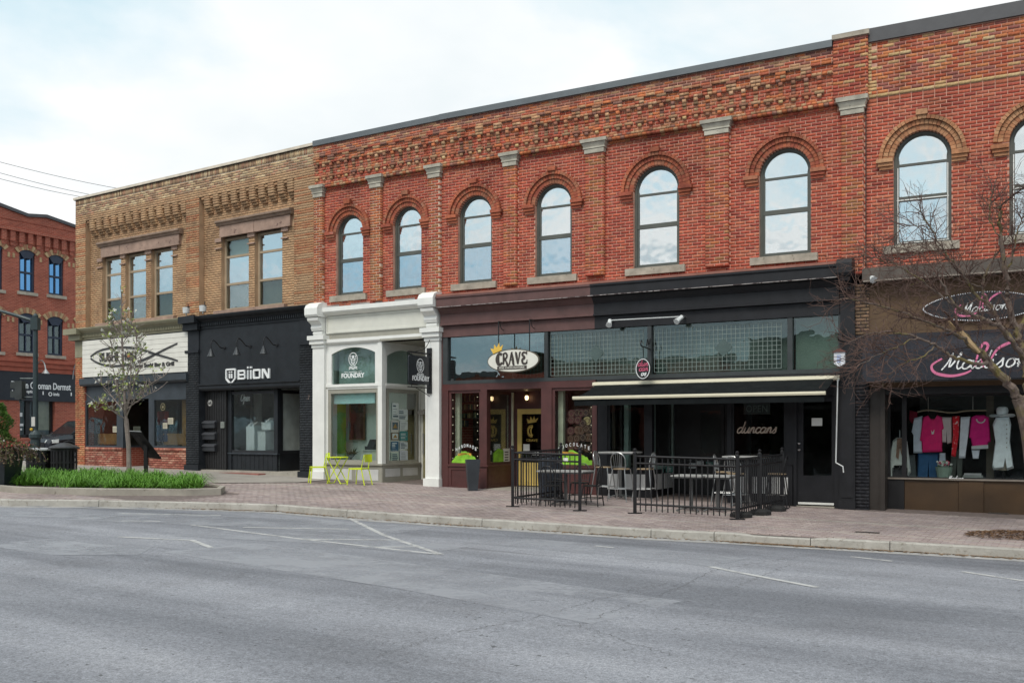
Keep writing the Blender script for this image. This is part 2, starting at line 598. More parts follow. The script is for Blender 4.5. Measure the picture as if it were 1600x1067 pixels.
class Bricks:
 def __init__(self):
  self.b = []
 def add(self, s0, s1, z0, z1, q0, q1, col):
  self.b.append((s0, s1, z0, z1, q0, q1 + rnd.uniform(-.002, .002), col))
 def row(self, s0, s1, z0, z1, q, pal, off=0., L=.222, j=.014, depth=.014, skip=()):
  s = s0 - (off % (L))
  while s < s1 - .01:
   a, b = max(s, s0), min(s + L - j, s1)
   s += L
   parts = [(a, b)]
   for x0, x1 in skip:
    nx = []
    for (u, v) in parts:
     if v <= x0 or u >= x1:
      nx.append((u, v))
     else:
      if u < x0:
       nx.append((u, x0))
      if v > x1:
       nx.append((x1, v))
    parts = nx
   for u, v in parts:
    if v - u > .025:
     self.add(u, v, z0, z1, q - depth, q, rnd.choice(pal))
 def field(self, s0, s1, z0, z1, q, pal, skip=lambda a, b: (), course=.0725, L=.222, j=.0125, depth=.014, palf=None):
  n = max(1, round((z1 - z0) / course))
  c = (z1 - z0) / n
  for k in range(n):
   za, zb = z0 + k * c, z0 + (k + 1) * c - j
   p = palf(za) if palf else pal
   self.row(s0, s1, za, zb, q, p, (L / 2 if k % 2 else 0) + rnd.uniform(-.006, .006), L, j + .002, depth, skip(za, zb))
 def finish(self, parent, seg, most=300, sx=-1e9):
  """the bricks that show largest become parts of their own, all others one part"""
  def size(b):
   X, Y = seg.w((b[0] + b[1]) / 2, b[5])
   if Y < 5 or abs(X / Y * F) > 800 or (b[2] - CZ) / Y * F > 680:
    return 0
   return (b[1] - b[0]) * (b[3] - b[2]) / Y / Y
  order = sorted(range(len(self.b)), key=lambda i: -size(self.b[i]))
  pool = {}
  M = brick_mat()
  rest = []
  for r, i in enumerate(order):
   b = self.b[i]
   if r >= most:
    rest.append(b)
    continue
   key = (round(b[1] - b[0], 2), round(b[3] - b[2], 3), round(b[5] - b[4], 2), b[6])
   if key not in pool:
    pool[key] = self.mesh([(0, b[1] - b[0], 0, b[3] - b[2], b[4] - b[5], 0, b[6])], M)
   link('brick', pool[key], parent, (b[0], -b[5], b[2]))
  if rest:
   o = link('brickwork', self.mesh(rest, M), parent)
   o['kind'] = 'stuff'
 @staticmethod
 def mesh(bs, M):
  A_ = np.array([b[:6] for b in bs], float)
  n = len(bs)
  V = np.zeros((n, 8, 3))
  for k, (a, q, z) in enumerate(((0, 4, 2), (1, 4, 2), (1, 5, 2), (0, 5, 2), (0, 4, 3), (1, 4, 3), (1, 5, 3), (0, 5, 3))):
   V[:, k, 0], V[:, k, 1], V[:, k, 2] = A_[:, a], -A_[:, q], A_[:, z]
  Q = np.array([(3, 2, 6, 7), (0, 3, 7, 4), (2, 1, 5, 6), (4, 7, 6, 5), (0, 1, 2, 3)])
  FF = (Q[None] + 8 * np.arange(n)[:, None, None]).reshape(-1, 4)
  me = bpy.data.meshes.new('brick')
  me.vertices.add(8 * n)
  me.vertices.foreach_set('co', V.ravel())
  me.loops.add(FF.size)
  me.loops.foreach_set('vertex_index', FF.ravel().astype(np.int32))
  me.polygons.add(len(FF))
  me.polygons.foreach_set('loop_start', np.arange(0, FF.size, 4, dtype=np.int32))
  me.materials.append(M)
  me.update(calc_edges=True)
  at = me.attributes.new('bcol', 'FLOAT_COLOR', 'FACE')
  cols = np.repeat(np.array([(*b[6], 1) for b in bs], np.float32), 5, axis=0)
  at.data.foreach_set('color', cols.ravel())
  return me
def wall_with_holes(m, s0, s1, z0, z1, q0, q1, holes, step=.06):
 """holes: (sa, sb, za, zb) or (sa, sb, za, zb, r) with a round head of radius r centred at zb"""
 xs = {s0, s1}
 for h in holes:
  xs |= {h[0], h[1]}
  if len(h) > 4:
   c, r = (h[0] + h[1]) / 2, (h[1] - h[0]) / 2
   n = 24
   xs |= {c - r * math.cos(math.pi * k / n) for k in range(1, n)}
 xs = sorted(x for x in xs if s0 - 1e-9 <= x <= s1 + 1e-9)
 for a, b in zip(xs, xs[1:]):
  if b - a < 1e-6:
   continue
  mid = (a + b) / 2
  iv = []
  for h in holes:
   if h[0] < mid < h[1]:
    top = h[3]
    if len(h) > 4:
     c, r = (h[0] + h[1]) / 2, (h[1] - h[0]) / 2
     top = h[3] + math.sqrt(max(0, r * r - (mid - c) ** 2))
    iv.append((h[2], top))
  iv.sort()
  z = z0
  for u, v in iv:
   if u > z:
    m.box(a, b, q0, q1, z, u)
   z = max(z, v)
  if z < z1:
   m.box(a, b, q0, q1, z, z1)
M_STONE = mat('weathered_limestone', (.36, .32, .26), .85, var=.25, scale=5, bmp=.4, wear=((.2, .17, .13), 9, .62))
M_STONE2 = mat('capital_stone', (.40, .375, .31), .85, var=.25, scale=5, bmp=.4, wear=((.2, .19, .16), 7, .62))
M_BROWNSTONE = mat('brownstone', (.33, .225, .175), .9, var=.22, scale=4, bmp=.6, bscale=14, wear=((.16, .1, .08), 6, .6))
M_FRAME = mat('grey_green_window_paint', (.085, .090, .078), .5, var=.12)
M_TANFRAME = mat('tan_window_paint', (.36, .275, .185), .6, var=.1)
M_COPE = mat('grey_metal_coping', (.13, .145, .155), .5, metal=.3, var=.1)
M_COPE2 = mat('dark_metal_coping', (.075, .075, .08), .5, metal=.2, var=.1)
M_WHITEMETAL = mat('cream_flashing', (.62, .55, .45), .6)
M_BLACK = mat('black_trim_paint', (.013, .0135, .0165), .55, var=.25, bmp=.1, spec=.35, wear=((.16, .16, .16), 11, .73))
M_NAVY = mat('slate_blue_black_paint', (.0135, .0165, .0205), .55, var=.22, bmp=.12, spec=.35)
M_SLATE = mat('slate_trim_paint', (.034, .043, .053), .5, var=.2)
M_WHITE = mat('white_trim_paint', (.76, .765, .735), .55, var=.06, wear=((.4, .38, .34), 11, .76))
M_CREAM = mat('cream_panel_paint', (.64, .64, .575), .6, var=.06)
M_TAUPE = mat('taupe_trim_paint', (.30, .29, .245), .6, var=.1)
M_BROWN = mat('maroon_brown_paint', (.078, .026, .024), .5, var=.2, wear=((.3, .2, .19), 16, .73))
M_BROWN2 = mat('faded_maroon_paint', (.105, .052, .048), .6, var=.2, wear=((.5, .4, .4), 18, .72))
M_OLIVE = mat('olive_trim_paint', (.25, .235, .155), .6, var=.12, wear=((.12, .11, .07), 9, .66))
M_IRON = mat('black_iron', (.008, .008, .0095), .45, var=.2, bmp=.1)
M_STEEL = mat('brushed_steel', (.42, .43, .43), .35, metal=.85, var=.12)
M_GREYTOP = mat('grey_table_top', (.34, .34, .33), .5, var=.12)
M_WHITEPAN = mat('white_panel', (.55, .55, .54), .6, var=.1)
M_LIME = mat('lime_green_paint', (.62, .74, .012), .35, var=.08, bmp=.03)
M_PAPER = mat('paper', (.72, .72, .68), .8, var=.05)
M_WLET = mat('white_lettering', (.80, .82, .82), .5, var=.02, bmp=0)
M_BLET = mat('charcoal_lettering', (.035, .034, .034), .5, var=.1, bmp=0)
M_DARKIN = mat('dark_interior', (.02, .019, .018), .8, var=.3)
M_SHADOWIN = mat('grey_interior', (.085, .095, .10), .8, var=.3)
M_CONC = mat('concrete', (.34, .315, .27), .9, var=.2, scale=2.2, bmp=.5, bscale=30, wear=((.2, .18, .15), 5, .62))
G_UP = glass('reflective_upper_glass', .62, (.8, .86, .86), (.98, 1, 1), wave=.26)
G_UPL = glass('reflective_lower_glass', .50, (.62, .74, .80), (.78, .92, 1), wave=.26)
G_UP2 = glass('reflective_side_glass', .55, (.7, .78, .78), (.92, .97, 1), wave=.2)
G_SHOP = glass('shop_glass', None, (.95, .975, .965))
G_TRANS = glass('transom_glass', .10, (.76, .81, .79), (.92, .97, .96))
M_BLIND = mat('white_blind', (.72, .76, .76), .8, var=.04)
M_CURTAIN = mat('pale_blue_blind', (.55, .66, .72), .8, var=.05)
def R(z):
 return z + CZ
# ---- windows, shop windows, rooms
def rect_window(parent, s0, s1, z0, z1, q, fw, M, splits, glasses, blinds, label=None, name='window'):
 m = MB()
 d0, d1 = q - .07, q
 m.box(s0, s0 + fw, d0, d1, z0, z1)
 m.box(s1 - fw, s1, d0, d1, z0, z1)
 m.box(s0 + fw, s1 - fw, d0, d1 - .001, z1 - fw, z1)
 m.box(s0 + fw, s1 - fw, d0, d1 + .012, z0, z0 + fw)
 for z in splits:
  m.box(s0 + fw, s1 - fw, d0 + .01, d1 - .006, z - fw * .42, z + fw * .42)
 w = m.build(name, M, parent)
 if label:
  w['label'] = label
 zz = [z0 + fw] + list(splits) + [z1 - fw]
 for k in range(len(zz) - 1):
  a, b = zz[k] + (fw * .42 if k else 0), zz[k + 1] - (fw * .42 if k < len(zz) - 2 else 0)
  g = glasses[k % len(glasses)]
  MB().box(s0 + fw, s1 - fw, q - .042, q - .036, a, b).build('pane', g, w)
  bl = blinds[k % len(blinds)]
  if bl:
   MB().box(s0 + fw * .6, s1 - fw * .6, q - .20, q - .19, a, b).build('blind', bl, w)
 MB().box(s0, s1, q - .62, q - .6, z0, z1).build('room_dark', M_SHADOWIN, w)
 return w
def arch_window(parent, s0, s1, zb, zc, q, bars=(5.70, 4.95), low=None, G=G_UP, M=M_FRAME, screen=False, label=None):
 r, c = (s1 - s0) / 2, (s0 + s1) / 2
 m = MB()
 fw = .055
 for a, b in ((s0, s0 + fw), (s1 - fw, s1)):
  m.box(a, b, q - .09, q, zb, zc)
 m.arc(c, zc, r - fw, r, 0, 180, 20, q - .09, q)
 m.box(s0 + fw, s1 - fw, q - .09, q - .001, zb, zb + fw)
 f2 = .045
 for a, b in ((s0 + fw, s0 + fw + f2), (s1 - fw - f2, s1 - fw)):
  m.box(a, b, q - .085, q - .03, zb + fw, zc)
 m.arc(c, zc, r - fw - f2 * .6, r - fw, 0, 180, 20, q - .085, q - .03)
 zt, zm = R(bars[0]), R(bars[1])
 m.box(s0 + fw + f2, s1 - fw - f2, q - .08, q - .03, zt - .025, zt + .025)
 m.box(s0 + fw, s1 - fw, q - .085, q - .02, zm - .05, zm + .05)
 m.box(s0 + fw + f2, s1 - fw - f2, q - .08, q - .032, zb + fw, zb + fw + f2)
 w = m.build('window', M, parent)
 if label:
  w['label'] = label
 a, b, ri = s0 + fw + f2, s1 - fw - f2, r - fw - f2 * .6
 head = [(a, zt), (b, zt)]
 if zc > zt:
  head += [(b, zc)]
 head += [(c + ri * math.cos(math.pi * k / 16), zc + ri * math.sin(math.pi * k / 16)) for k in range(1, 16)
    if zc + ri * math.sin(math.pi * k / 16) > zt + .02]
 MB().prism(head, q - .06, q - .054).build('pane', G, w)
 MB().box(a, b, q - .06, q - .054, zm + .05, zt - .025).build('pane', G, w)
 MB().box(a, b, q - .056, q - .05, zb + fw + f2, zm - .05).build('pane', low or G_UPL, w)
 MB().box(s0, s1, q - .5, q - .48, zm - rnd.choice((0, .25, .55)), zc + r).build('blind', M_CURTAIN, w)
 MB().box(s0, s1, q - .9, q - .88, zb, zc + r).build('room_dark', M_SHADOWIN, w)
 if screen:
  m = MB()
  for u in (s0 + fw + .012, s1 - fw - .03):
   m.box(u, u + .018, q - .03, q - .012, zb + fw, zt - .05)
  m.box(s0 + fw, s1 - fw, q - .03, q - .012, zm - .03, zm - .01)
  m.box(s0 + fw, s1 - fw, q - .03, q - .012, zb + fw, zb + fw + .018)
  m.build('storm_sash', M_WHITE, w)
  m = MB()
  for k in range(16):
   z = zm + .07 + k * .045
   m.box(a, b, q - .16, q - .125, z, z + .03)
  m.build('blind_slats', M_BLIND, w)
 return w
def brick_arch(parent, s0, s1, zc, bk, pal, zimp):
 """two rings of voussoirs, a hood ring, a key and the stops it stands on"""
 r, c = (s1 - s0) / 2, (s0 + s1) / 2
 m = MB()
 cols = []
 def ring(r0, r1, q0, q1, n, gap):
  for k in range(n):
   a0, a1 = 180. * k / n, 180. * (k + 1) / n - gap
   before = len(m.f)
   m.arc(c, zc, r0, r1, a0, a1, 1, q0, q1 + rnd.uniform(-.003, .003))
   cols.extend([rnd.choice(pal)] * (len(m.f) - before))
 ring(r, r + .105, -.10, .012, 23, .8)
 ring(r + .112, r + .205, -.02, .045, 27, .7)
 ring(r + .212, r + .285, -.02, .095, 30, .6)
 b0 = len(m.f)
 m.box(c - .11, c + .11, 0, .13, zc + r + .29, zc + r + .40)
 for sgn in (-1, 1):
  a, b = sorted((c + sgn * (r + .005), c + sgn * (r + .33)))
  m.box(a, b, -.02, .12, zimp - .03, zimp + .05)
  m.box(a + (.03 if sgn < 0 else 0), b - (.03 if sgn > 0 else 0), -.02, .085, zimp - .10, zimp - .035)
  m.box(a + (.06 if sgn < 0 else 0), b - (.06 if sgn > 0 else 0), -.02, .05, zimp - .165, zimp - .105)
 cols.extend([rnd.choice(pal) for _ in range(len(m.f) - b0)])
 if zc > zimp + .06:
  pass
 o = m.build('brick_arch', brick_mat(), parent)
 o['kind'] = 'stuff'
 at = o.data.attributes.new('bcol', 'FLOAT_COLOR', 'FACE')
 at.data.foreach_set('color', np.array([(*x, 1) for x in cols], np.float32).ravel())
 for sgn in (-1, 1):
  a, b = sorted((c + sgn * r, c + sgn * (r + .105)))
 return o
def arch_skip(holes):
 def f(za, zb):
  out = []
  zm = (za + zb) / 2
  for s0, s1, z0, zc, rr, zimp in holes:
   r, c = (s1 - s0) / 2, (s0 + s1) / 2
   if z0 - .17 < zm < z0 and True:
    out.append((s0 - .16, s1 + .16))
   elif z0 <= zm < zimp - .165:
    out.append((s0, s1))
   elif zimp - .165 <= zm < zc:
    out.append((c - r - .285, c + r + .285))
   elif zc <= zm < zc + r + .285:
    h = math.sqrt(max(0, (r + .285) ** 2 - (zm - zc) ** 2))
    out.append((c - h, c + h))
  return out
 return f
def shopwin(parent, a, b, z0, z1, fw, M, G=G_SHOP, label=None, th=.07, name='display_window'):
 dx, dy = b[0] - a[0], b[1] - a[1]
 L = math.hypot(dx, dy)
 ux, uy = dx / L, dy / L
 P = lambda t: (a[0] + ux * t, a[1] + uy * t)
 m = MB()
 m.wall(P(0), P(fw), th, z0, z1)
 m.wall(P(L - fw), P(L), th, z0, z1)
 m.wall(P(fw), P(L - fw), th - .004, z0, z0 + fw)
 m.wall(P(fw), P(L - fw), th - .004, z1 - fw, z1)
 o = m.build(name, M, parent)
 if label:
  o['label'] = label
 MB().wall(P(fw), P(L - fw), .008, z0 + fw, z1 - fw).build('pane', G, o)
 return o
def room(parent, s0, s1, q0, q1, z0, z1, M, MF=None, name='shop_interior'):
 """q0 front (towards street), q1 back"""
 m = MB()
 t = .05
 m.box(s0, s1, q1 - t, q1, z0, z1)
 m.box(s0 - t, s0, q1, q0, z0, z1)
 m.box(s1, s1 + t, q1, q0, z0, z1)
 m.box(s0, s1, q1, q0, z1, z1 + t)
 m.m = 1
 m.box(s0, s1, q1, q0, z0 - t, z0)
 return m.build(name, [M, MF or M_DARKIN], parent)
def panel_board(m, s0, s1, q, z0, z1, fr=.06, d=.02):
 """raised frame round a sunk field"""
 m.box(s0, s0 + fr, q, q + d, z0, z1)
 m.box(s1 - fr, s1, q, q + d, z0, z1)
 m.box(s0 + fr, s1 - fr, q, q + d, z0, z0 + fr)
 m.box(s0 + fr, s1 - fr, q, q + d, z1 - fr, z1)
# ---- ground
def ground():
 ss = [-200, -140, -90, -60, -45, -35] + [-30 + k * 1.0 for k in range(0, 91)] + [65, 75, 90, 120, 160, 220]
 dd = [-200, -120, -70, -45, -30, -20, -12, -6, -3, 0] + [2 + .5 * k for k in range(0, 50)] + [28, 32, 38, 46, 60, 90, 140, 220]
 V, Fc = [], []
 for s in ss:
  for d in dd:
   X, Y = xy(s, d)
   V.append((X, Y, road_sd(s, d)))
 n = len(dd)
 for i in range(len(ss) - 1):
  for j in range(n - 1):
   Fc.append((i * n + j, i * n + j + 1, (i + 1) * n + j + 1, (i + 1) * n + j))
 m, nn, l, p = nt('worn_asphalt')
 tcx = nn.new('ShaderNodeTexCoord')
 mp = nn.new('ShaderNodeMapping')
 mp.inputs['Rotation'].default_value = (0, 0, math.radians(31))
 l.new(tcx.outputs['Object'], mp.inputs[0])
 def nz(scale, det, stretch=None, rough=.6):
  src = mp.outputs[0]
  if stretch:
   m2 = nn.new('ShaderNodeMapping')
   m2.inputs['Scale'].default_value = stretch
   l.new(src, m2.inputs[0])
   src = m2.outputs[0]
  t = nn.new('ShaderNodeTexNoise')
  t.inputs['Scale'].default_value = scale
  t.inputs['Detail'].default_value = det
  t.inputs['Roughness'].default_value = rough
  l.new(src, t.inputs['Vector'])
  return t.outputs['Fac']
 c = ramp(nn, l, nz(.55, 8, (.16, 1, 1)), [(.36, (.150, .157, .176)), (.5, (.222, .230, .254)), (.64, (.285, .293, .32))])
 sp = ramp(nn, l, nz(75, 3), [(.28, (.45, .45, .45)), (.5, (1, 1, 1)), (.75, (1.5, 1.5, 1.5))])
 c = mixc(nn, l, .8, c, sp, 'MULTIPLY')
 sp2 = ramp(nn, l, nz(24, 4, None, .7), [(.30, (.72, .72, .72)), (.5, (1, 1, 1)), (.70, (1.28, 1.28, 1.28))])
 c = mixc(nn, l, 1., c, sp2, 'MULTIPLY')
 pt = ramp(nn, l, nz(.35, 10, None, .75), [(.32, (.80, .79, .78)), (.52, (1, 1, 1)), (.68, (1.13, 1.12, 1.1))])
 c = mixc(nn, l, 1., c, pt, 'MULTIPLY')
 ol = ramp(nn, l, nz(1.1, 6, (.12, 1, 1)), [(.64, (0, 0, 0)), (.72, (.5, .5, .5))])
 c = mixc(nn, l, ol, c, (.075, .074, .078))
 dr = ramp(nn, l, nz(2.6, 5, (.35, 1, 1), .65), [(.66, (1, 1, 1)), (.73, (.66, .66, .67))])
 c = mixc(nn, l, 1., c, dr, 'MULTIPLY')
 pebble = ramp(nn, l, nz(11, 2), [(.70, (0, 0, 0)), (.72, (.7, .7, .7))])
 c = mixc(nn, l, pebble, c, (.05, .05, .05))
 l.new(c, p.inputs['Base Color'])
 p.inputs['Roughness'].default_value = .85
 p.inputs['Specular IOR Level'].default_value = .3
 l.new(bump(nn, l, nz(110, 4), .6, .006), p.inputs['Normal'])
 me = bpy.data.meshes.new('road')
 me.from_pydata(V, [], Fc)
 me.materials.append(m)
 me.polygons.foreach_set('use_smooth', [True] * len(me.polygons))
 tag(link('road', me), kind='structure')
 g = MB(front=False)
 for k in range(4):
  a, b = ((-1500, -190), (190, 1500))[k % 2] if k < 2 else (-1500, 1500)
 g.box(-1500, 1500, -1500, 1500, -6.2, -6.0)
 tag(g.build('ground', mat('far_ground', (.16, .16, .15), .9)), kind='structure')
 V, Fc = [], []
 M_BED = mat('paver_joint_sand', (.145, .115, .105), .95, var=.3, scale=6, bmp=.4)
 M_SW = mat('pavement_concrete', (.30, .275, .245), .9, var=.2, scale=1.2, bmp=.4, bscale=35, wear=((.2, .18, .16), 3, .62))
 def strip(cols, MT, name, kind='structure', dz=0., parent=None):
  V, Fc = [], []
  n = None
  for s, da, db, k in cols:
   n = k + 1
   for j in range(k + 1):
    d = da + (db - da) * j / k
    X, Y = xy(s, d)
    V.append((X, Y, walk_sd(s, d) + dz))
  for i in range(len(cols) - 1):
   for j in range(n - 1):
    Fc.append((i * n + j, i * n + j + 1, (i + 1) * n + j + 1, (i + 1) * n + j))
  me = bpy.data.meshes.new(name)
  me.from_pydata(V, [], Fc)
  me.materials.append(MT)
  o = link(name, me, parent)
  if kind:
   o['kind'] = kind
  return o
 cols = [(-4.4 + .4 * k, -12. if -4.4 + .4 * k < -.3 else -4., lerp(KERB_D, -4.4 + .4 * k) - .1 if -4.4 + .4 * k > -4 else 2., 14) for k in range(162)]
 pav = strip(cols, M_BED, 'pavement', dz=-.012)
 strip([(-4.3 + .6 * k, -11 if -4.3 + .6 * k < -.4 else -2.5, 3.4 if -4.3 + .6 * k < 11 else 3.4 - (-4.3 + .6 * k - 11) * 1.0, 6) for k in range(29)],
   M_SW, 'concrete_walk', dz=.004)
 return pav
PAVEMENT = ground()
def pavers():
 pal = [(.30, .245, .23), (.33, .27, .25), (.27, .22, .21), (.35, .295, .275), (.305, .255, .25), (.28, .225, .215)]
 palg = [(.34, .305, .275), (.31, .28, .255), (.36, .325, .295)]
 items = []
 d = .35
 row = 0
 while d < 9.8:
  s = 8.6 + (.1 if row % 2 else 0)
  grey = (2.55 < d < 2.75) or (4.2 < d < 4.35)
  while s < 40:
   dk = lerp(KERB_D, s + .1) - .17
   ok = d + .1 < dk and not (s < 14.6 and d < 3.45 - max(0, s - 11.0)) and not (s < 13.7 and 5.0 < d < 7.6)
   if ok:
    items.append((s, d, rnd.choice(palg if grey else pal)))
   s += .2
  d += .1
  row += 1
 M = brick_mat()
 pm, n, l, p = nt('clay_paver')
 a = n.new('ShaderNodeAttribute'); a.attribute_name = 'bcol'
 k2 = ramp(n, l, noise(n, l, .45, 8, rough=.7, coord='Object'), [(.3, (.68, .67, .67)), (.5, (1, 1, 1)), (.7, (1.25, 1.22, 1.2))])
 c = mixc(n, l, 1., a.outputs['Color'], k2, 'MULTIPLY')
 k3 = ramp(n, l, noise(n, l, 14, 4), [(.3, (.85, .85, .85)), (.7, (1.12, 1.12, 1.12))])
 c = mixc(n, l, 1., c, k3, 'MULTIPLY')
 k6 = ramp(n, l, noise(n, l, 6.5, 3), [(.70, (1, 1, 1)), (.74, (.62, .61, .6))])
 c = mixc(n, l, 1., c, k6, 'MULTIPLY')
 l.new(c, p.inputs['Base Color'])
 p.inputs['Roughness'].default_value = .88
 l.new(bump(n, l, noise(n, l, 50, 4), .4), p.inputs['Normal'])
 def geo(its, base=None):
  V, Fc, C = [], [], []
  for s, d, col in its:
   tilt = rnd.uniform(-.0015, .0015)
   i = len(V)
   g = .004
   for (u, v, w, e) in ((0, 0, 0, 0), (1, 0, 0, 0), (1, 1, 0, 0), (0, 1, 0, 0), (0, 0, 1, .004), (1, 0, 1, .004), (1, 1, 1, .004), (0, 1, 1, .004)):
    S_ = s + (g + e if u == 0 else .2 - g - e)
    D_ = d + (g + e if v == 0 else .1 - g - e)
    if base:
     V.append((TM[0] * (S_ - s) + NM[0] * (D_ - d), TM[1] * (S_ - s) + NM[1] * (D_ - d), -.014 + .014 * w + walk_sd(S_, D_) - walk_sd(s, d)))
    else:
     X, Y = xy(S_, D_)
     V.append((X, Y, walk_sd(S_, D_) - .014 + (.014 + tilt) * w))
   Fc += [(i + 4, i + 5, i + 6, i + 7), (i, i + 1, i + 5, i + 4), (i + 1, i + 2, i + 6, i + 5), (i + 2, i + 3, i + 7, i + 6), (i + 3, i, i + 4, i + 7)]
   C += [col] * 5
  me = bpy.data.meshes.new('paver')
  me.from_pydata(V, [], Fc)
  me.materials.append(pm)
  at = me.attributes.new('bcol', 'FLOAT_COLOR', 'FACE')
  at.data.foreach_set('color', np.array([(*x, 1) for x in C], np.float32).ravel())
  return me
 def near(it):
  X, Y = xy(it[0], it[1])
  return Y if abs(X / Y * F) < 795 else 1e3 + Y
 items.sort(key=near)
 pool = {}
 for it in items[:300]:
  if it[2] not in pool:
   pool[it[2]] = geo([(it[0], it[1], it[2])], True)
  X, Y = xy(it[0], it[1])
  link('paver', pool[it[2]], PAVEMENT, (X, Y, walk_sd(it[0], it[1]) + rnd.uniform(-.0012, .0012)))
 o = link('paving', geo(items[300:]), PAVEMENT)
 o['kind'] = 'stuff'
pavers()
def kerbs():
 root = tag(link('kerb', None), kind='structure')
 m, n, l, p = nt('kerb_concrete')
 c = ramp(n, l, noise(n, l, 1.3, 8, rough=.7), [(.3, (.27, .255, .23)), (.55, (.40, .385, .35)), (.75, (.48, .46, .425))])
 k = ramp(n, l, noise(n, l, 9, 7, rough=.75), [(.54, (0, 0, 0)), (.66, (.75, .75, .75))])
 c = mixc(n, l, k, c, (.17, .15, .12))
 l.new(c, p.inputs['Base Color'])
 p.inputs['Roughness'].default_value = .9
 l.new(bump(n, l, noise(n, l, 25, 6), .7, .012), p.inputs['Normal'])
 P = []
 for (a, b), (c_, d_) in zip(KERB[:17], KERB[1:18]):
  L = math.hypot(c_ - a, d_ - b)
  k = max(1, int(L / .3))
  P += [(a + (c_ - a) * i / k, b + (d_ - b) * i / k) for i in range(k)]
 cuts = [28.57, 27.35, 25.85, 24.5, 21.4, 18.2, 16.3, 12.65, 9.6, 36, 33.1]
 def drop(s):
  return .02 * max(0, min(1, (s - 25.95) / .25)) * max(0, min(1, (27.35 - s) / .3))
 seg = []
 segs = []
 for i, pnt in enumerate(P):
  seg.append(pnt)
  if i and any((P[i - 1][0] - c0) * (pnt[0] - c0) <= 0 and P[i - 1][0] != c0 for c0 in cuts) or len(seg) > 40:
   segs.append(seg)
   seg = [pnt]
 segs.append(seg)
 for sg in segs:
  if len(sg) < 2:
   continue
  rings = []
  for i, (s, d) in enumerate(sg):
   a, b = sg[max(0, i - 1)], sg[min(len(sg) - 1, i + 1)]
   dx, dy = b[0] - a[0], b[1] - a[1]
   L = math.hypot(dx, dy)
   nx, ny = -dy / L, dx / L
   if ny < 0 and s > 0:
    nx, ny = -nx, -ny
   sh = (.006 if i == 0 else -.006 if i == len(sg) - 1 else 0)
   s_ = s + dx / L * sh
   d_ = d + dy / L * sh
   zt = walk_sd(s, d) + .004 - drop(s) + rnd.uniform(-.002, .002)
   zb = road_sd(s, d + .2) - .15
   ring = []
   for off, z in ((-.165, zb), (-.165, zt), (-.03, zt), (-.008, zt - .018), (.012, zb)):
    X, Y = xy(s_ + nx * off, d_ + ny * off)
    ring.append((X, Y, z))
   rings.append(ring)
  mb = MB(front=False)
  R_ = [[mb._v(*q) for q in r] for r in rings]
  mb.face(R_[0]); mb.face(R_[-1][::-1])
  for A_, B_ in zip(R_, R_[1:]):
   for k in range(5):
    mb.face([A_[k], A_[(k + 1) % 5], B_[(k + 1) % 5], B_[k]])
  mb.build('kerb_section', m, root)
 mb = MB(front=False)
 prev = None
 for s, d in P:
  if s < -2:
   break
  w = .42
  e = []
  for off in (.0, w):
   X, Y = xy(s, d + off)
   e.append(mb._v(X, Y, road_sd(s, d + off) + .004))
  if prev:
   mb.face([prev[0], prev[1], e[1], e[0]])
  prev = e
 gm, n, l, p = nt('gutter_concrete')
 c = ramp(n, l, noise(n, l, 1.6, 8, rough=.75), [(.3, (.22, .22, .22)), (.5, (.32, .315, .305)), (.7, (.40, .39, .375))])
 l.new(c, p.inputs['Base Color'])
 p.inputs['Roughness'].default_value = .9
 tag(mb.build('gutter', gm), kind='structure')
kerbs()
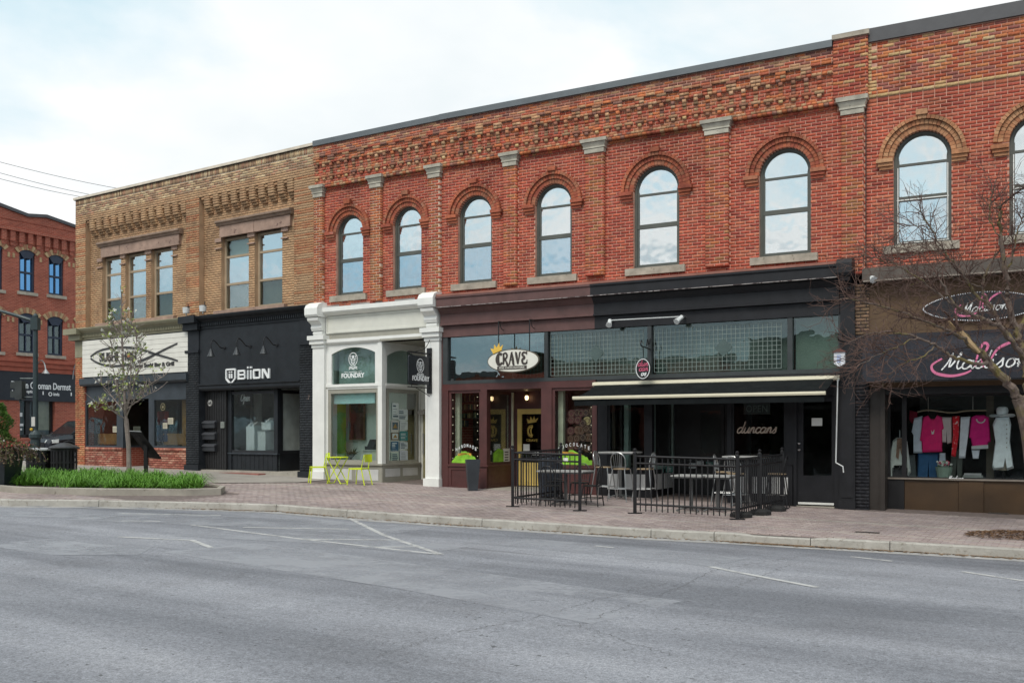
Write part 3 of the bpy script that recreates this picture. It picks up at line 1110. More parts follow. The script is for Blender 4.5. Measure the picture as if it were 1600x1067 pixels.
def road_marks():
 wm, n, l, p = nt('worn_road_paint')
 a = noise(n, l, 3.5, 9, rough=.8)
 k = ramp(n, l, a, [(.33, (0, 0, 0)), (.52, (.9, .9, .9))])
 tr = n.new('ShaderNodeBsdfTransparent')
 mx = n.new('ShaderNodeMixShader')
 p.inputs['Base Color'].default_value = (.50, .50, .49, 1)
 p.inputs['Roughness'].default_value = .8
 out = n['Material Output']
 l.new(k, mx.inputs[0]); l.new(tr.outputs[0], mx.inputs[1]); l.new(p.outputs[0], mx.inputs[2])
 l.new(mx.outputs[0], out.inputs[0])
 pm, n, l, p = nt('pale_road_stain')
 a = noise(n, l, .9, 9, rough=.75, stretch=(1, 1, 1))
 k = ramp(n, l, a, [(.36, (0, 0, 0)), (.56, (.6, .6, .6))])
 tr = n.new('ShaderNodeBsdfTransparent'); mx = n.new('ShaderNodeMixShader')
 p.inputs['Base Color'].default_value = (.40, .415, .45, 1)
 out = n['Material Output']
 l.new(k, mx.inputs[0]); l.new(tr.outputs[0], mx.inputs[1]); l.new(p.outputs[0], mx.inputs[2])
 l.new(mx.outputs[0], out.inputs[0])
 cm = mat('tar_crack', (.10, .098, .098), .9, bmp=0)
 def g(px, py):
  X, Y = gp(px, py, -.10)
  return sd(X, Y)
 def line(name, pts, w, MT, dz=.006, n=10, jit=0.):
  mb = MB(front=False)
  S_ = [g(*p) for p in pts]
  Q = []
  for (a, b), (c, d) in zip(S_, S_[1:]):
   Q += [(a + (c - a) * i / n, b + (d - b) * i / n) for i in range(n)]
  Q.append(S_[-1])
  prev = None
  for i, (s, d) in enumerate(Q):
   a, b = Q[max(0, i - 1)], Q[min(len(Q) - 1, i + 1)]
   dx, dy = b[0] - a[0], b[1] - a[1]
   L = math.hypot(dx, dy) or 1
   e = []
   jo = rnd.uniform(-jit, jit)
   ww = w * (1 if not jit else rnd.uniform(.4, 1.3))
   for o in (-ww / 2, ww / 2):
    ss, d2 = s - dy / L * (o + jo), d + dx / L * (o + jo)
    X, Y = xy(ss, d2)
    e.append(mb._v(X, Y, road_sd(ss, d2) + dz))
   if prev:
    mb.face([prev[0], prev[1], e[1], e[0]])
   prev = e
  return tag(mb.build(name, MT), kind='structure')
 for pts in ([(547, 808), (600, 840), (690, 877)], [(300, 826), (470, 850), (690, 877)], [(380, 829), (545, 829)], [(470, 851), (620, 849)],
    [(590, 864), (655, 862)], [(190, 804), (345, 806)], [(190, 820), (250, 820)], [(1110, 894), (1190, 913), (1278, 933)],
    [(1330, 870), (1395, 878)], [(1505, 897), (1600, 914)], [(185, 852), (300, 856), (330, 870)], [(930, 855), (960, 858)]):
  line('road_marking', pts, .095, wm)
 for pts, w in (([(40, 866), (120, 879), (230, 877)], 1.1), ([(50, 862), (100, 872), (160, 876)], .7), ([(150, 810), (420, 818), (640, 832)], 1.9), ([(760, 845), (1000, 868), (1140, 885)], 1.2), ([(300, 840), (520, 850), (700, 868)], 1.2), ([(330, 870), (700, 930), (1000, 985)], 1.6),
     ([(0, 806), (200, 812)], .9)):
  line('road_stain', pts, w, pm, .0045)
 for pts in ([(1060, 1067), (900, 1010), (1030, 955), (1120, 900), (1250, 870), (1300, 862)], [(590, 1067), (690, 1030), (860, 990), (1000, 940), (1040, 930)],
    [(1130, 945), (1200, 905), (1240, 885)]):
  line('road_crack', pts, .006, cm, .0035, 40, .04)
 mb = MB(front=False)
 for _ in range(2200):
  c0 = rnd.choice(((26.7, .35), (26.7, .35), (26.5, .3), (27.0, .3), (28.3, .35), (17.2, .5), (15.4, .4), (29.8, .4), (23.5, .5), (20.4, .5)))
  s = rnd.gauss(c0[0], c0[1] * 1.6)
  d = lerp(KERB_D, s) + abs(rnd.gauss(.02, .09))
  X, Y = xy(s, d)
  z = road_sd(s, d) + .008
  a, L, w = rnd.uniform(0, 6.28), rnd.uniform(.02, .06), rnd.uniform(.008, .024)
  ca, sa = math.cos(a), math.sin(a)
  mb.poly([(X - ca * L, Y - sa * L, z), (X - sa * w, Y + ca * w, z + .008), (X + ca * L, Y + sa * L, z + .004), (X + sa * w, Y - ca * w, z + .004)])
 tag(mb.build('leaf_litter', mat('dead_leaf', (.19, .12, .065), .9, var=.4, scale=8, bmp=0)), kind='stuff')
road_marks()
# ---- tan brick building with the sushi shop and the black shop
TEX_TAN = brick_tex('tan_brick_backing', (.31, .17, .078), (.27, .145, .066), (.20, .115, .06))
TEX_RED = brick_tex('red_brick_backing', (.30, .065, .038), (.26, .055, .034), (.40, .20, .14))
MORT_TAN = mat('tan_mortar', (.43, .285, .175), .95, bmp=.2)
MORT_RED = mat('rosy_mortar', (.56, .31, .23), .95, var=.2, bmp=.2)
def shell(parent, seg, s0, s1, z0, z1, depth, M, front=-.45):
 """side walls, back and flat roof, so that the building is a body"""
 m = MB()
 m.box(s0, s0 + .02, -depth, front, z0, z1)
 m.box(s1 - .02, s1, -depth, front, z0, z1)
 m.box(s0 + .02, s1 - .02, -depth, -depth + .3, z0, z1)
 m.each('side_wall', M, parent)
 MB().box(s0 + .02, s1 - .02, -depth + .3, front, z1 - .6, z1 - .4).build('roof', mat('roof_felt', (.09, .09, .09), .9), parent)
 MB().box(s0 + .02, s1 - .02, -depth + .3, -.5, R(2.9), R(3.1)).build('upper_floor', M_DARKIN, parent)
def tan_building():
 g = SA
 L = g.len
 b = fthing(g, 'brick_building', 'two storey tan brick corner building with pale brick parapet above two shopfronts', 'building', 0, 0, 0)
 bk = Bricks()
 z_ = R
 qp = -.19
 o1 = [(g.s(a, qp), g.s(c, qp)) for a, c in ((159.8, 189), (195.6, 228), (236.2, 269.6))]
 o2 = [(g.s(a, qp), g.s(c, qp)) for a, c in ((345.8, 388.5), (397.8, 441))]
 zb, zt = z_(3.90), z_(6.20)
 holes = [(a, c, zb, zt) for a, c in o1 + o2]
 m = MB()
 wall_with_holes(m, 0, L, z_(3.45), z_(8.36), -.45, qp - .005, holes)
 piers = [(0, .60), (6.08, 6.72), (10.98, L)]
 for a, c in piers:
  m.box(a, c, qp - .012, -.005, z_(3.45), z_(7.55))
 m.box(0, L, qp - .012, -.005, z_(7.55), z_(7.77))
 m.m = 1
 m.box(0, L, qp - .012, -.005, z_(7.77), z_(8.36))
 m.build('front_wall', [MORT_TAN, mat('cream_mortar', (.50, .42, .32), .95, bmp=.2)], b)
 shell(b, g, 0, L, z_(-1.6), z_(8.36), 12, TEX_TAN)
 for a, c in piers:
  bk.field(a, c, z_(3.76), z_(7.55), 0, TANPIER if a < 7 else TAN, palf=lambda z: TANPIER if rnd.random() < .45 else TAN)
  for e, sg in ((a, 0), (c, 0)):
   pass
 hood1, hood2 = (1.26, 5.71), (7.49, 10.81)
 def sk(za, zb_):
  zm = (za + zb_) / 2
  out = []
  if zm < z_(6.70) and zm > z_(6.2):
   out += [hood1, hood2]
  if z_(3.90) < zm < z_(6.2):
   out += o1 + o2
  if z_(3.72) < zm < z_(3.92):
   out += [(1.4, 5.75), (7.55, 10.85)]
  return out
 for a, c in ((.60, 6.08), (6.72, 10.98)):
  bk.field(a, c, z_(3.76), z_(7.55), qp, TAN, sk)
 bk.field(0, L, z_(7.55), z_(7.77), 0, TAN)
 bk.field(0, L, z_(7.77), z_(8.14), 0, CREAMB)
 bk.row(0, L, z_(8.15), z_(8.345), 0, CREAMB, L=.0725)
 for a, c, n in ((.66, 6.06, 13), (6.80, 10.94, 10)):
  st = (c - a) / n
  for k in range(n):
   u = a + k * st
   for i in range(4):
    bk.add(u + .17, u + st - .012, z_(7.245 + .0765 * i), z_(7.245 + .0765 * i + .067), qp, .0, rnd.choice(TAN))
   for i in range(3):
    bk.add(u + .17, u + st - .012, z_(7.24 - .076 * (i + 1)), z_(7.24 - .076 * i - .008), qp, -.012 - .05 * i, rnd.choice(TAN))
    bk.add(u, u + .155, z_(7.54 - .085 * (i + 1)), z_(7.54 - .085 * i - .012), qp, -.02 - .05 * i, rnd.choice(TAN))
 bk.finish(b, g, 300)
 MB().box(-.06, L, -.5, .06, z_(8.36), z_(8.44)).build('coping', M_WHITEMETAL, b)
 m = MB()
 m.box(-.03, L, -.47, .035, z_(8.345), z_(8.36))
 m.build('drip_edge', M_IRON, b)
 for (a, c), op in ((hood1, o1), (hood2, o2)):
  m = MB()
  n = 4 if op is o1 else 2
  for k in range(n):
   u, v = a + .1 + (c - a - .2) * k / n, a + .1 + (c - a - .2) * (k + 1) / n
   m.box(u + .003, v - .003, -.4, -.09 + rnd.uniform(-.008, .008), z_(6.2), z_(6.54))
  m.each('stone_lintel', M_BROWNSTONE, b)
  m = MB()
  m.profile([(-.3, z_(6.545)), (-.06, z_(6.545)), (-.03, z_(6.58)), (-.03, z_(6.61)), (.03, z_(6.64)), (.03, z_(6.69)), (.0, z_(6.71)), (-.3, z_(6.73))], a, c)
  m.build('hood_moulding', mat('dark_brownstone', (.25, .175, .13), .9, var=.3, bmp=.5), b)
  m = MB()
  m.box(op[0][0] - .22, op[-1][1] + .22, -.4, -.05, z_(3.76), z_(3.90))
  m.build('window_sill', M_BROWNSTONE, b)
  m = MB()
  edges = [op[0][0] - .27] + [x for o in op for x in o] + [op[-1][1] + .27]
  for k in range(0, len(edges), 2):
   u, v = edges[k], edges[k + 1]
   w0, w1 = u - (0 if k == 0 else .02), v + (0 if k == len(edges) - 2 else .02)
   m.box(w0, w1, qp - .02, qp + .05, z_(5.86), z_(5.90))
   m.box(w0, w1, qp - .02, qp + .035, z_(6.08), z_(6.2))
  m.each('pier_cap', M_BROWNSTONE, b)
 for k, (a, c) in enumerate(o1 + o2):
  rect_window(b, a, c, zb, zt, -.32, .085, M_TANFRAME, [z_(4.74), z_(5.60)], [G_SHOP if k % 2 else G_TRANS, G_UP2, G_UP2 if k != 3 else G_TRANS],
     [mat('insect_screen', (.10, .125, .115), .8), M_CURTAIN if k > 2 else M_BLIND, M_BLIND])
 # ---- shop cornices
 zc0, zc1 = z_(3.45), z_(3.74)
 for name, a, c, M in (('olive_cornice', -.12, 6.10, M_OLIVE), ('black_cornice', 6.10, L - .02, M_NAVY)):
  m = MB()
  m.profile([(-.1, zc0 + .09), (.10, zc0 + .09), (.14, zc0 + .14), (.26, zc0 + .20), (.30, zc1 - .03), (.30, zc1), (-.1, zc1 + .03)], a, c)
  m.box(a, c, -.1, .06, zc0 - .10, zc0 + .088)
  co = m.build('shop_cornice', M, b)
  m = MB()
  n = int((c - a) / .085)
  for k in range(n):
   u = a + (c - a) * k / n
   m.box(u + .01, u + .055, .06, .125, zc0 - .02, zc0 + .085)
  m.build('dentils', M, co)['kind'] = 'stuff'
 m = MB()
 m.box(-.12, .55, -.02, .20, zc0 - .1, zc0 + .09)
 m.box(-.2, .6, -.02, .36, zc0 + .09, zc1 - .0)
 m.build('cornice_end_block', M_OLIVE, b)
 m = MB()
 m.box(g.s(293), g.s(316), -.02, .20, zc0 - .12, zc0 + .088)
 m.box(g.s(292), g.s(317), -.02, .35, zc0 + .09, zc1 + .02)
 m.build('cornice_end_block', M_NAVY, b)
 # ---- sushi shop
 gz = lambda s: walk(*g.w(s, 0)) - .1
 zg = gz(0)
 a0, a1 = .56, g.s(297)
 MB().box(0.0, .56, -.5, .02, z_(2.75), zc0 - .1).build('pier_block', M_OLIVE, b)
 lo = Bricks()
 lo.field(0.0, .56, zg, z_(2.74), .01, TANPIER + [(.45, .15, .08)])
 MB().box(a0, a1, -.3, .02, z_(1.98), zc0 - .1).build('fascia_backing', M_SLATE, b)
 m = MB()
 m.profile([(-.2, z_(1.72)), (.10, z_(1.72)), (.16, z_(1.78)), (.16, z_(1.98)), (-.2, z_(2.02))], a0 - .1, a1)
 m.build('awning_box', M_SLATE, b)
 MB().box(a0, a1, -.25, -.06, z_(1.22), z_(1.72)).build('slate_panel', M_SLATE, b)
 zs = z_(-.42)
 xw0, xw1 = g.s(185, -.05), g.s(240, -.05)
 shopwin(b, (a0, -.06), (xw0, -.06), zs, z_(1.22), .06, M_SLATE)
 shopwin(b, (xw1, -.06), (a1, -.06), zs, z_(1.22), .06, M_SLATE)
 for p in ((xw0, xw0 + .3), (xw1 - .22, xw1)):
  MB().box(p[0], p[1], -.14, -.02, zs - .02, z_(1.22)).build('window_post', M_SLATE, b)
 shopwin(b, (xw0 + .28, -.1), (xw0 + .28, -1.2), zs, z_(1.22), .06, M_SLATE)
 shopwin(b, (xw1 - .2, -1.2), (xw1 - .2, -.1), zs, z_(1.22), .06, M_SLATE)
 dr = MB()
 dr.box(xw0 + .25, xw1 - .2, -1.3, -1.24, zg, z_(1.22))
 d = dr.build('shop_door', mat('dark_door', (.03, .028, .026), .4), b)
 MB().box(xw0 + .45, xw1 - .4, -1.238, -1.23, zg + .5, z_(.95)).build('pane', G_SHOP, d)
 lo.field(a0, xw0 + .26, zg, zs, -.02, REDLOW)
 lo.row(a0, xw0 + .26, zs - .10, zs - .008, .01, REDLOW, L=.0725)
 lo.field(xw1 - .2, a1, zg, zs, -.02, REDLOW)
 lo.row(xw1 - .2, a1, zs - .10, zs - .008, .01, REDLOW, L=.0725)
 lo.finish(b, g, 0)
 m = MB()
 m.box(0, .56, -.5, -.005, zg, z_(2.74))
 m.box(a0, xw0 + .26, -.4, -.034, zg, zs)
 m.box(xw1 - .2, a1, -.4, -.034, zg, zs)
 m.box(xw0 + .2, xw0 + .259, -1.2, -.1, zg, zs)
 m.box(xw1 - .199, xw1 - .14, -1.2, -.1, zg, zs)
 m.build('bulkhead_wall', TEX_RED, b)
 M_OAK = mat('honey_oak', (.30, .18, .06), .5, var=.25)
 r_ = room(b, a0, a1, -1.35 + 1.0, -3.6, zg + .02, z_(1.75), mat('restaurant_wall', (.085, .065, .05), .8, var=.3), M_DARKIN)
 m = MB()
 for a, c in ((a0 + .1, xw0), (xw1, a1 - .1)):
  m.box(a, c, -.5, -.44, zs + .1, zs + .42)
  m.box(c - .25, c - .13, -.5, -.42, zs, z_(1.2))
  m.box(a, c, -.5, -.43, zs + .42, zs + .47)
 m.box(a1 - 1.0, a1 - .72, -.52, -.46, zs, z_(1.15))
 m.build('oak_screen', M_OAK, b)
 # ---- black shop
 c0, c1 = g.s(293), g.s(313)
 e0, e1 = g.s(470.5), L - .03
 for a, c in ((c0, c1), (e0, e1)):
  zz = gz(a) - .05
  m = MB()
  m.box(a, c, -.5, .06, zz, z_(3.34))
  m.box(a - .02, c + .02, -.4, .10, z_(2.62), z_(2.70))
  m.box(a - .03, c + .03, -.4, .12, zz, zz + .32)
  m.build('brick_pilaster', mat('painted_black_brick', (.016, .019, .024), .6, var=.3, bscale=16, bmp=.5, spec=.3), b)
  pb = Bricks()
  pb.field(a, c, zz + .34, z_(2.6), .0625, [(.022, .026, .031), (.024, .028, .033)], j=.004)
  pb.finish(b, g, 0)
 MB().box(c1, e0, -.4, .03, z_(1.60), z_(3.36)).build('black_fascia', M_NAVY, b)
 m = MB()
 m.profile([(-.4, z_(1.40)), (.02, z_(1.40)), (.06, z_(1.46)), (.06, z_(1.54)), (.10, z_(1.57)), (.10, z_(1.61)), (-.4, z_(1.62))], c1, e0)
 m.build('lintel', M_NAVY, b)
 zf = gz(8) + .16
 MB().box(c1, e0, -4.5, .0, zf - .5, zf).build('shop_step', M_CONC, b)
 MB().box(g.s(320), g.s(415), .0, .28, zf - .5, zf - .06).build('brick_step', mat('red_step', (.26, .10, .08), .9, var=.25), b)
 x0, x1 = g.s(358, -.3), g.s(433.5, -.3)
 qf = -.3
 m = MB()
 m.box(c1, x0, -.25, -.20, zf, z_(1.40))
 dwall = m.build('boarded_entrance', mat('flat_black_board', (.010, .010, .011), .6, var=.3), b)
 m = MB()
 n = 9
 for k in range(n):
  u = c1 + (x0 - c1) * k / n
  m.box(u + .01, u + (x0 - c1) / n - .01, -.20, -.185, zf, z_(1.40))
 m.each('board', MATS['flat_black_board'], dwall)
 zsl = z_(-.56)
 M_FR = mat('black_metal_frame', (.02, .022, .026), .4, var=.1)
 shopwin(b, (x0 + .02, qf), (x1, qf), zsl, z_(1.36), .09, M_FR)
 MB().box(x0 - .02, x0 + .16, qf - .06, qf + .05, zf, z_(1.40)).build('window_post', M_NAVY, b)
 xr = x1
 shopwin(b, (xr, qf - .1), (xr, -1.9), zsl, z_(1.36), .09, M_FR)
 MB().box(x1 - .10, x1 + .06, qf - .1, qf + .05, zsl, z_(1.40)).build('window_post', M_NAVY, b)
 bb = MB().box(x0, x1, qf - .06, qf, zf, zsl).build('bulkhead', M_NAVY, b)
 m = MB()
 n = 11
 for k in range(n):
  u = x0 + (x1 - x0) * k / n
  m.box(u + .006, u + (x1 - x0) / n - .006, qf, qf + .018, zf + .01, zsl - .03)
 m.each('board', M_NAVY, bb)
 MB().box(x0, x1 + .06, qf - .05, qf + .07, zsl - .03, zsl + .01).build('window_sill', M_SLATE, b)
 MB().box(x1 - .03, x1 + .03, -1.9, qf - .06, zf, zsl).build('bulkhead', M_NAVY, b)
 m = MB()
 m.box(x1, e0 + .3, -1.98, -1.92, zf, z_(1.40))
 m.build('side_door', M_NAVY, b)
 room(b, c1, x1 - .04, -.36, -2.2, zf, z_(1.5), mat('showroom_wall', (.36, .41, .39), .8), mat('showroom_floor', (.3, .3, .28), .7))
 m = MB()
 m.box(g.s(398, -1.5), g.s(405, -1.5), -1.6, -1.45, zf, z_(1.4))
 m.box(g.s(376, -1.8), g.s(391, -1.8), -1.9, -1.85, z_(.92), z_(1.0))
 m.box(g.s(389, -1.8), g.s(391.5, -1.8), -1.9, -1.85, zf, z_(.92))
 m.build('inner_door_frame', M_WHITE, b)
 return b
tan_building()
# ---- the red buildings
def frieze(bk, s0, s1, skip_cap, top=8.30):
 """patterned brick frieze: moulded courses, crosses, hanging drops, blocks and plain parapet"""
 z = R
 pal = OLD + RED
 for a, c in skip_cap:
  bk.row(a, c, z(7.00), z(7.055), .045, RED + PIER, L=.11, depth=.08)
  bk.row(a, c, z(7.062), z(7.125), .115, OLD + PIER, L=.11, depth=.14)
 bk.field(s0, s1, z(7.13), z(7.74), .03, OLD[:2] + RED[:5] + [OLD[4]], depth=.02)
 bk.row(s0, s1, z(7.135), z(7.195), .09, LICHEN + OLD, L=.11, depth=.08)
 k = 0
 s = s0 + .10
 while s < s1 - .08:
  p = LICHEN + OLD
  bk.add(s - .045, s + .045, z(7.655), z(7.74), .03, .095, rnd.choice(p))
  bk.add(s - .045, s + .045, z(7.585), z(7.648), .03, .08, rnd.choice(p))
  bk.add(s - .045, s + .045, z(7.51), z(7.578), .03, .055, rnd.choice(p))
  bk.add(s - .045, s + .045, z(7.435), z(7.50), .03, .07, rnd.choice(p))
  bk.add(s - .10, s + .10, z(7.365), z(7.43), .03, .075, rnd.choice(p))
  bk.add(s - .045, s + .045, z(7.29), z(7.36), .03, .07, rnd.choice(p if k % 4 else YEL))
  if k % 2 == 0:
   bk.add(s - .11, s + .11, z(7.895), z(7.965), .0, .105, rnd.choice(p))
   bk.add(s - .11, s - .003, z(7.825), z(7.888), .0, .10, rnd.choice(p))
   bk.add(s + .003, s + .11, z(7.825), z(7.888), .0, .10, rnd.choice(p))
  s += .275
  k += 1
 bk.row(s0, s1, z(7.75), z(7.81), .095, LICHEN + OLD, L=.11, depth=.07)
 bk.field(s0, s1, z(7.815), z(7.965), .045, [OLD[0], OLD[4], (.42, .11, .05), (.40, .14, .06), (.36, .08, .045)], depth=.03)
 bk.row(s0, s1, z(7.97), z(8.035), .085, OLD, depth=.06)
 bk.field(s0, s1, z(8.04), z(top), .075, OLD + [(.25, .1, .075), (.33, .11, .075), (.19, .085, .075)], depth=.04)
def capital(b, s0, s1, q=.10, z0=6.82, z1=7.15):
 z = R
 m = MB()
 m.box(s0 - .015, s1 + .015, -.02, q + .03, z(z0), z(z0 + .10))
 def tier(u0, u1, za, zb):
  R4 = lambda u, zz: [(s0 - u, -.02, z(zz)), (s1 + u, -.02, z(zz)), (s1 + u, q + u, z(zz)), (s0 - u, q + u, z(zz))]
  m.hull2(R4(u0, za), R4(u1, zb))
 h = z1 - z0 - .10
 tier(.045, .045, z0 + .108, z0 + .108 + h * .16)
 tier(.03, .075, z0 + .112 + h * .16, z0 + .10 + h * .62)
 tier(.10, .105, z0 + .108 + h * .62, z1)
 m.build('stone_capital', M_STONE2, b)
def red_upper(b, g, s0, s1, wins, pils, zlow, coping=True, screen=()):
 """wins: (px left, px right, py top); pils: (s0, s1, z bottom)"""
 bk = Bricks()
 z = R
 zimp = z(5.72)
 H, holes = [], []
 for pl, pr, pt in wins:
  a, c = g.s(pl), g.s(pr)
  r = (c - a) / 2
  zc = g.z((pl + pr) / 2, pt) - r
  H.append((a, c, z(3.95), zc, r, zimp))
  holes.append((a, c, z(3.95), zc, 1))
 m = MB()
 wall_with_holes(m, s0, s1, z(zlow), z(7.13), -.40, -.005, holes)
 if g is not SD:
  m.box(s0, s1, -.40, .024, z(7.13), z(7.76))
  m.box(s0, s1, -.40, .040, z(7.76), z(7.97))
  m.box(s0, s1, -.40, .070, z(7.97), z(8.30))
 for a, c, zb in pils:
  m.m = 1 if g is SB else 0
  m.box(a + .004, c - .004, -.012, .095, z(zb) + .01, z(6.83))
  m.m = 0
 m.build('front_wall', [MORT_RED, mat('cream_pier_mortar', (.66, .52, .40), .95, var=.15, bmp=.2)], b)
 sk = arch_skip(H)
 pil_iv = [(a, c) for a, c, _ in pils]
 def skip(za, zb_):
  return list(sk(za, zb_)) + [(a, c) for a, c, zz in pils if za > z(zz) - .02]
 bk.field(s0, s1, z(zlow), z(7.0), 0, RED, skip)
 for a, c, zb in pils:
  pal = PIER if a < 3.0 and g is SB else RED[:4] + PIER
  bk.field(a, c, z(zb), z(6.82), .10, pal, depth=.10)
 caps = sorted(pil_iv)
 gaps = []
 x = s0
 for a, c in caps:
  if a - .1 > x:
   gaps.append((x, a - .11))
  x = max(x, c + .11)
 if x < s1:
  gaps.append((x, s1))
 for i, (a, c, zc_) in enumerate([(h[0], h[1], h[3]) for h in H]):
  brick_arch(b, a, c, zc_, bk, [(.33, .10, .06), (.36, .12, .07), (.30, .085, .055), (.33, .14, .085), (.39, .12, .065)] if g is not SD else [(.39, .19, .10), (.42, .22, .12), (.36, .16, .085), (.44, .25, .14)], zimp)
  arch_window(b, a, c, z(3.95), zc_, -.10, low=(G_UP2 if g is SD else G_UP if i > 1 else G_UPL), screen=i in screen, bars=(5.70, 4.95) if g is not SD else (5.64, 4.93))
  m = MB()
  m.box(a - .19, c + .15, -.3, .07, z(3.785), z(3.95))
  m.build('window_sill', M_STONE, b)
 return bk, gaps
def bay_building():
 """the two narrow bays with the white shopfront"""
 g = SB
 b = fthing(g, 'brick_building', 'narrow red brick front with two arched windows above a white shopfront', 'building', 0, 0, 0)
 z = R
 L = g.len
 P = [(.02, g.s(507), 3.70), (g.s(582), g.s(598), 3.70), (g.s(673), L - .002, 3.70)]
 bk, gaps = red_upper(b, g, 0, L, [(525, 567, 336), (614, 658.5, 322.5)], P, 3.66)
 frieze(bk, 0, L, gaps)
 bk.finish(b, g, 300)
 for a, c, _ in P:
  capital(b, a, c)
 MB().box(0, L, -.45, .13, z(8.30), z(8.45)).build('coping', M_COPE, b)
 shell(b, g, 0, L, z(-1.7), z(8.3), 12, TEX_RED, -.41)
 gz = lambda s, q=0: walk(*g.w(s, q)) - .12
 pl, pr = (-.02, .42), (3.98, L - .01)
 m = MB()
 m.box(pl[1] - .1, pr[0] + .1, -.3, .0, z(3.60), z(3.70))
 m.build('lead_flashing', mat('lead_flashing', (.30, .29, .28), .7), b)
 m = MB()
 m.profile([(-.3, z(3.40)), (.05, z(3.40)), (.16, z(3.46)), (.2, z(3.5)), (.2, z(3.62)), (-.3, z(3.66))], pl[1], pr[0])
 m.build('cornice', M_WHITE, b)
 m = MB()
 m.box(pl[1], pr[0], -.3, .0, z(2.88), z(3.40))
 panel_board(m, pl[1], pr[0], .0, z(2.9), z(3.38), .05, .02)
 m.build('fascia_panel', M_CREAM, b)
 MB().box(pl[1], pr[0], -.3, -.02, z(2.72), z(2.88)).build('grey_band', M_TAUPE, b)
 MB().profile([(-.3, z(2.58)), (.05, z(2.58)), (.09, z(2.63)), (.09, z(2.72)), (-.3, z(2.72))], pl[1], pr[0]).build('architrave', M_WHITE, b)
 for k, (a, c) in enumerate((pl, pr)):
  m = MB()
  zg = gz(a)
  m.box(a, c, -.45, .10, zg, z(2.5))
  m.box(a - .03, c + .03, -.2, .16, zg, zg + .32)
  m.box(a - .02, c + .02, -.2, .13, z(2.50), z(2.60))
  m.box(a - .05, c + .05, -.2, .19, z(2.60), z(2.72))
  m.box(a - .09, c + .09, -.2, .24, z(2.72), z(2.84))
  m.box(a + .03, c - .03, -.2, .08, z(2.84), z(3.5))
  if k:
   m.box(a + .06, a + .075, .1, .108, zg + .5, z(2.3))
  m.build('pilaster', M_WHITE, b)
  m = MB()
  m.profile([(-.1, z(2.98)), (.16, z(2.98)), (.2, z(3.06)), (.18, z(3.14)), (.24, z(3.2)), (.34, z(3.26)), (.36, z(3.34)), (-.1, z(3.36))], a + .02, c - .02)
  m.profile([(-.1, z(3.36)), (.38, z(3.36)), (.42, z(3.42)), (.42, z(3.60)), (.36, z(3.70)), (.2, z(3.78)), (-.1, z(3.78))], a - .02, c + .02)
  m.profile([(-.1, z(2.86)), (.12, z(2.86)), (.15, z(2.92)), (.12, z(2.97)), (-.1, z(2.97))], a + .05, c - .05)
  m.build('console_bracket', M_WHITE, b)
 x0, x1 = pl[1], g.s(597)
 qb = -1.75
 zt, zm = z(2.58), z(1.30)
 w0, w1 = g.s(518), g.s(586)
 zsl = z(-.82)
 def arched(mb, sgn, a, c, q0, q1, z0, zsp, ztop, fx):
  n = 12
  pts = [(a, ztop), (c, ztop)]
  mid, r = (a + c) / 2, (c - a) / 2
  for k in range(n + 1):
   t = -1 + 2 * k / n
   pts.append((mid - t * r, zsp + (z(2.47) - zsp) * (1 - t * t)))
  fx(mb, pts)
 m = MB()
 m.box(x0, w0, -.10, .0, zm, zt)
 m.box(w1, x1, -.10, .0, zm, zt)
 m.box(w0, w1, -.10, .002, zm, z(1.44))
 arched(m, 1, w0, w1, -.1, 0, 0, z(2.30), zt, lambda mb, p: mb.prism(p, -.10, -.002))
 m.box(x0, x1, -.02, .035, z(1.36), z(1.44))
 m.box(w1 + .09, w1 + .11, 0, .012, z(1.5), z(2.4))
 tr = m.build('transom_window', M_WHITE, b)
 MB().box(w0, w1, -.06, -.052, z(1.44), z(2.47)).build('pane', glass('smoky_teal_glass', .06, (.80, .86, .84)), tr)
 MB().box(w0, w1, -.35, -.33, z(1.40), z(2.5)).build('blind', mat('grey_teal_screen', (.34, .43, .415), .8), tr)
 shopwin(b, (x0 + .03, -.05), (x1 - .10, -.05), zsl, zm, .12, M_TAUPE)
 MB().box(x0, x0 + .05, -.1, .0, zsl, zm).build('window_post', M_WHITE, b)
 MB().box(x1 - .13, x1 + .02, -.14, .03, zsl, zt).build('corner_post', M_WHITE, b)
 y0, y1 = -.22, qb + .1
 m = MB()
 m.box(x1 - .08, x1, y0, -.14, zm, zt)
 m.box(x1 - .08, x1, qb, y1 - .15, zm, zt)
 m.box(x1 - .08, x1 + .002, y1 - .15, y0, zm, z(1.44))
 m.box(x1 - .08, x1 + .001, y1 - .15, y0, z(2.40), zt)
 m.box(x1 - .02, x1 + .035, qb, -.14, z(1.36), z(1.44))
 n = 10
 ym, yr = (y0 + y1 - .15) / 2, (y0 - y1 + .15) / 2
 ring = [(x1 - .08, ym + yr * (-1 + 2 * k / n), z(2.2) + (z(2.40) - z(2.2)) * (1 - (-1 + 2 * k / n) ** 2)) for k in range(n + 1)]
 ring2 = ring + [(x1 - .08, y0, z(2.41)), (x1 - .08, y1 - .15, z(2.41))]
 m.hull2(ring2, [(x1 - .003, q, zz) for _, q, zz in ring2])
 t2 = m.build('transom_window', M_WHITE, b)
 MB().box(x1 - .05, x1 - .042, y1 - .15, y0, z(1.44), z(2.40)).build('pane', MATS['smoky_teal_glass'], t2)
 MB().box(x1 - .36, x1 - .34, y1 - .15, y0, z(1.40), z(2.5)).build('blind', MATS['grey_teal_screen'], t2)
 shopwin(b, (x1 - .04, y0 + .02), (x1 - .04, y1 - .05), zsl, zm, .11, M_TAUPE)
 MB().box(x1 - .09, x1 + .012, qb - .02, y1 - .06, zsl, zm).build('window_post', M_WHITE, b)
 m = MB()
 m.box(x0, x1, -.06, .0, gz(1), zsl)
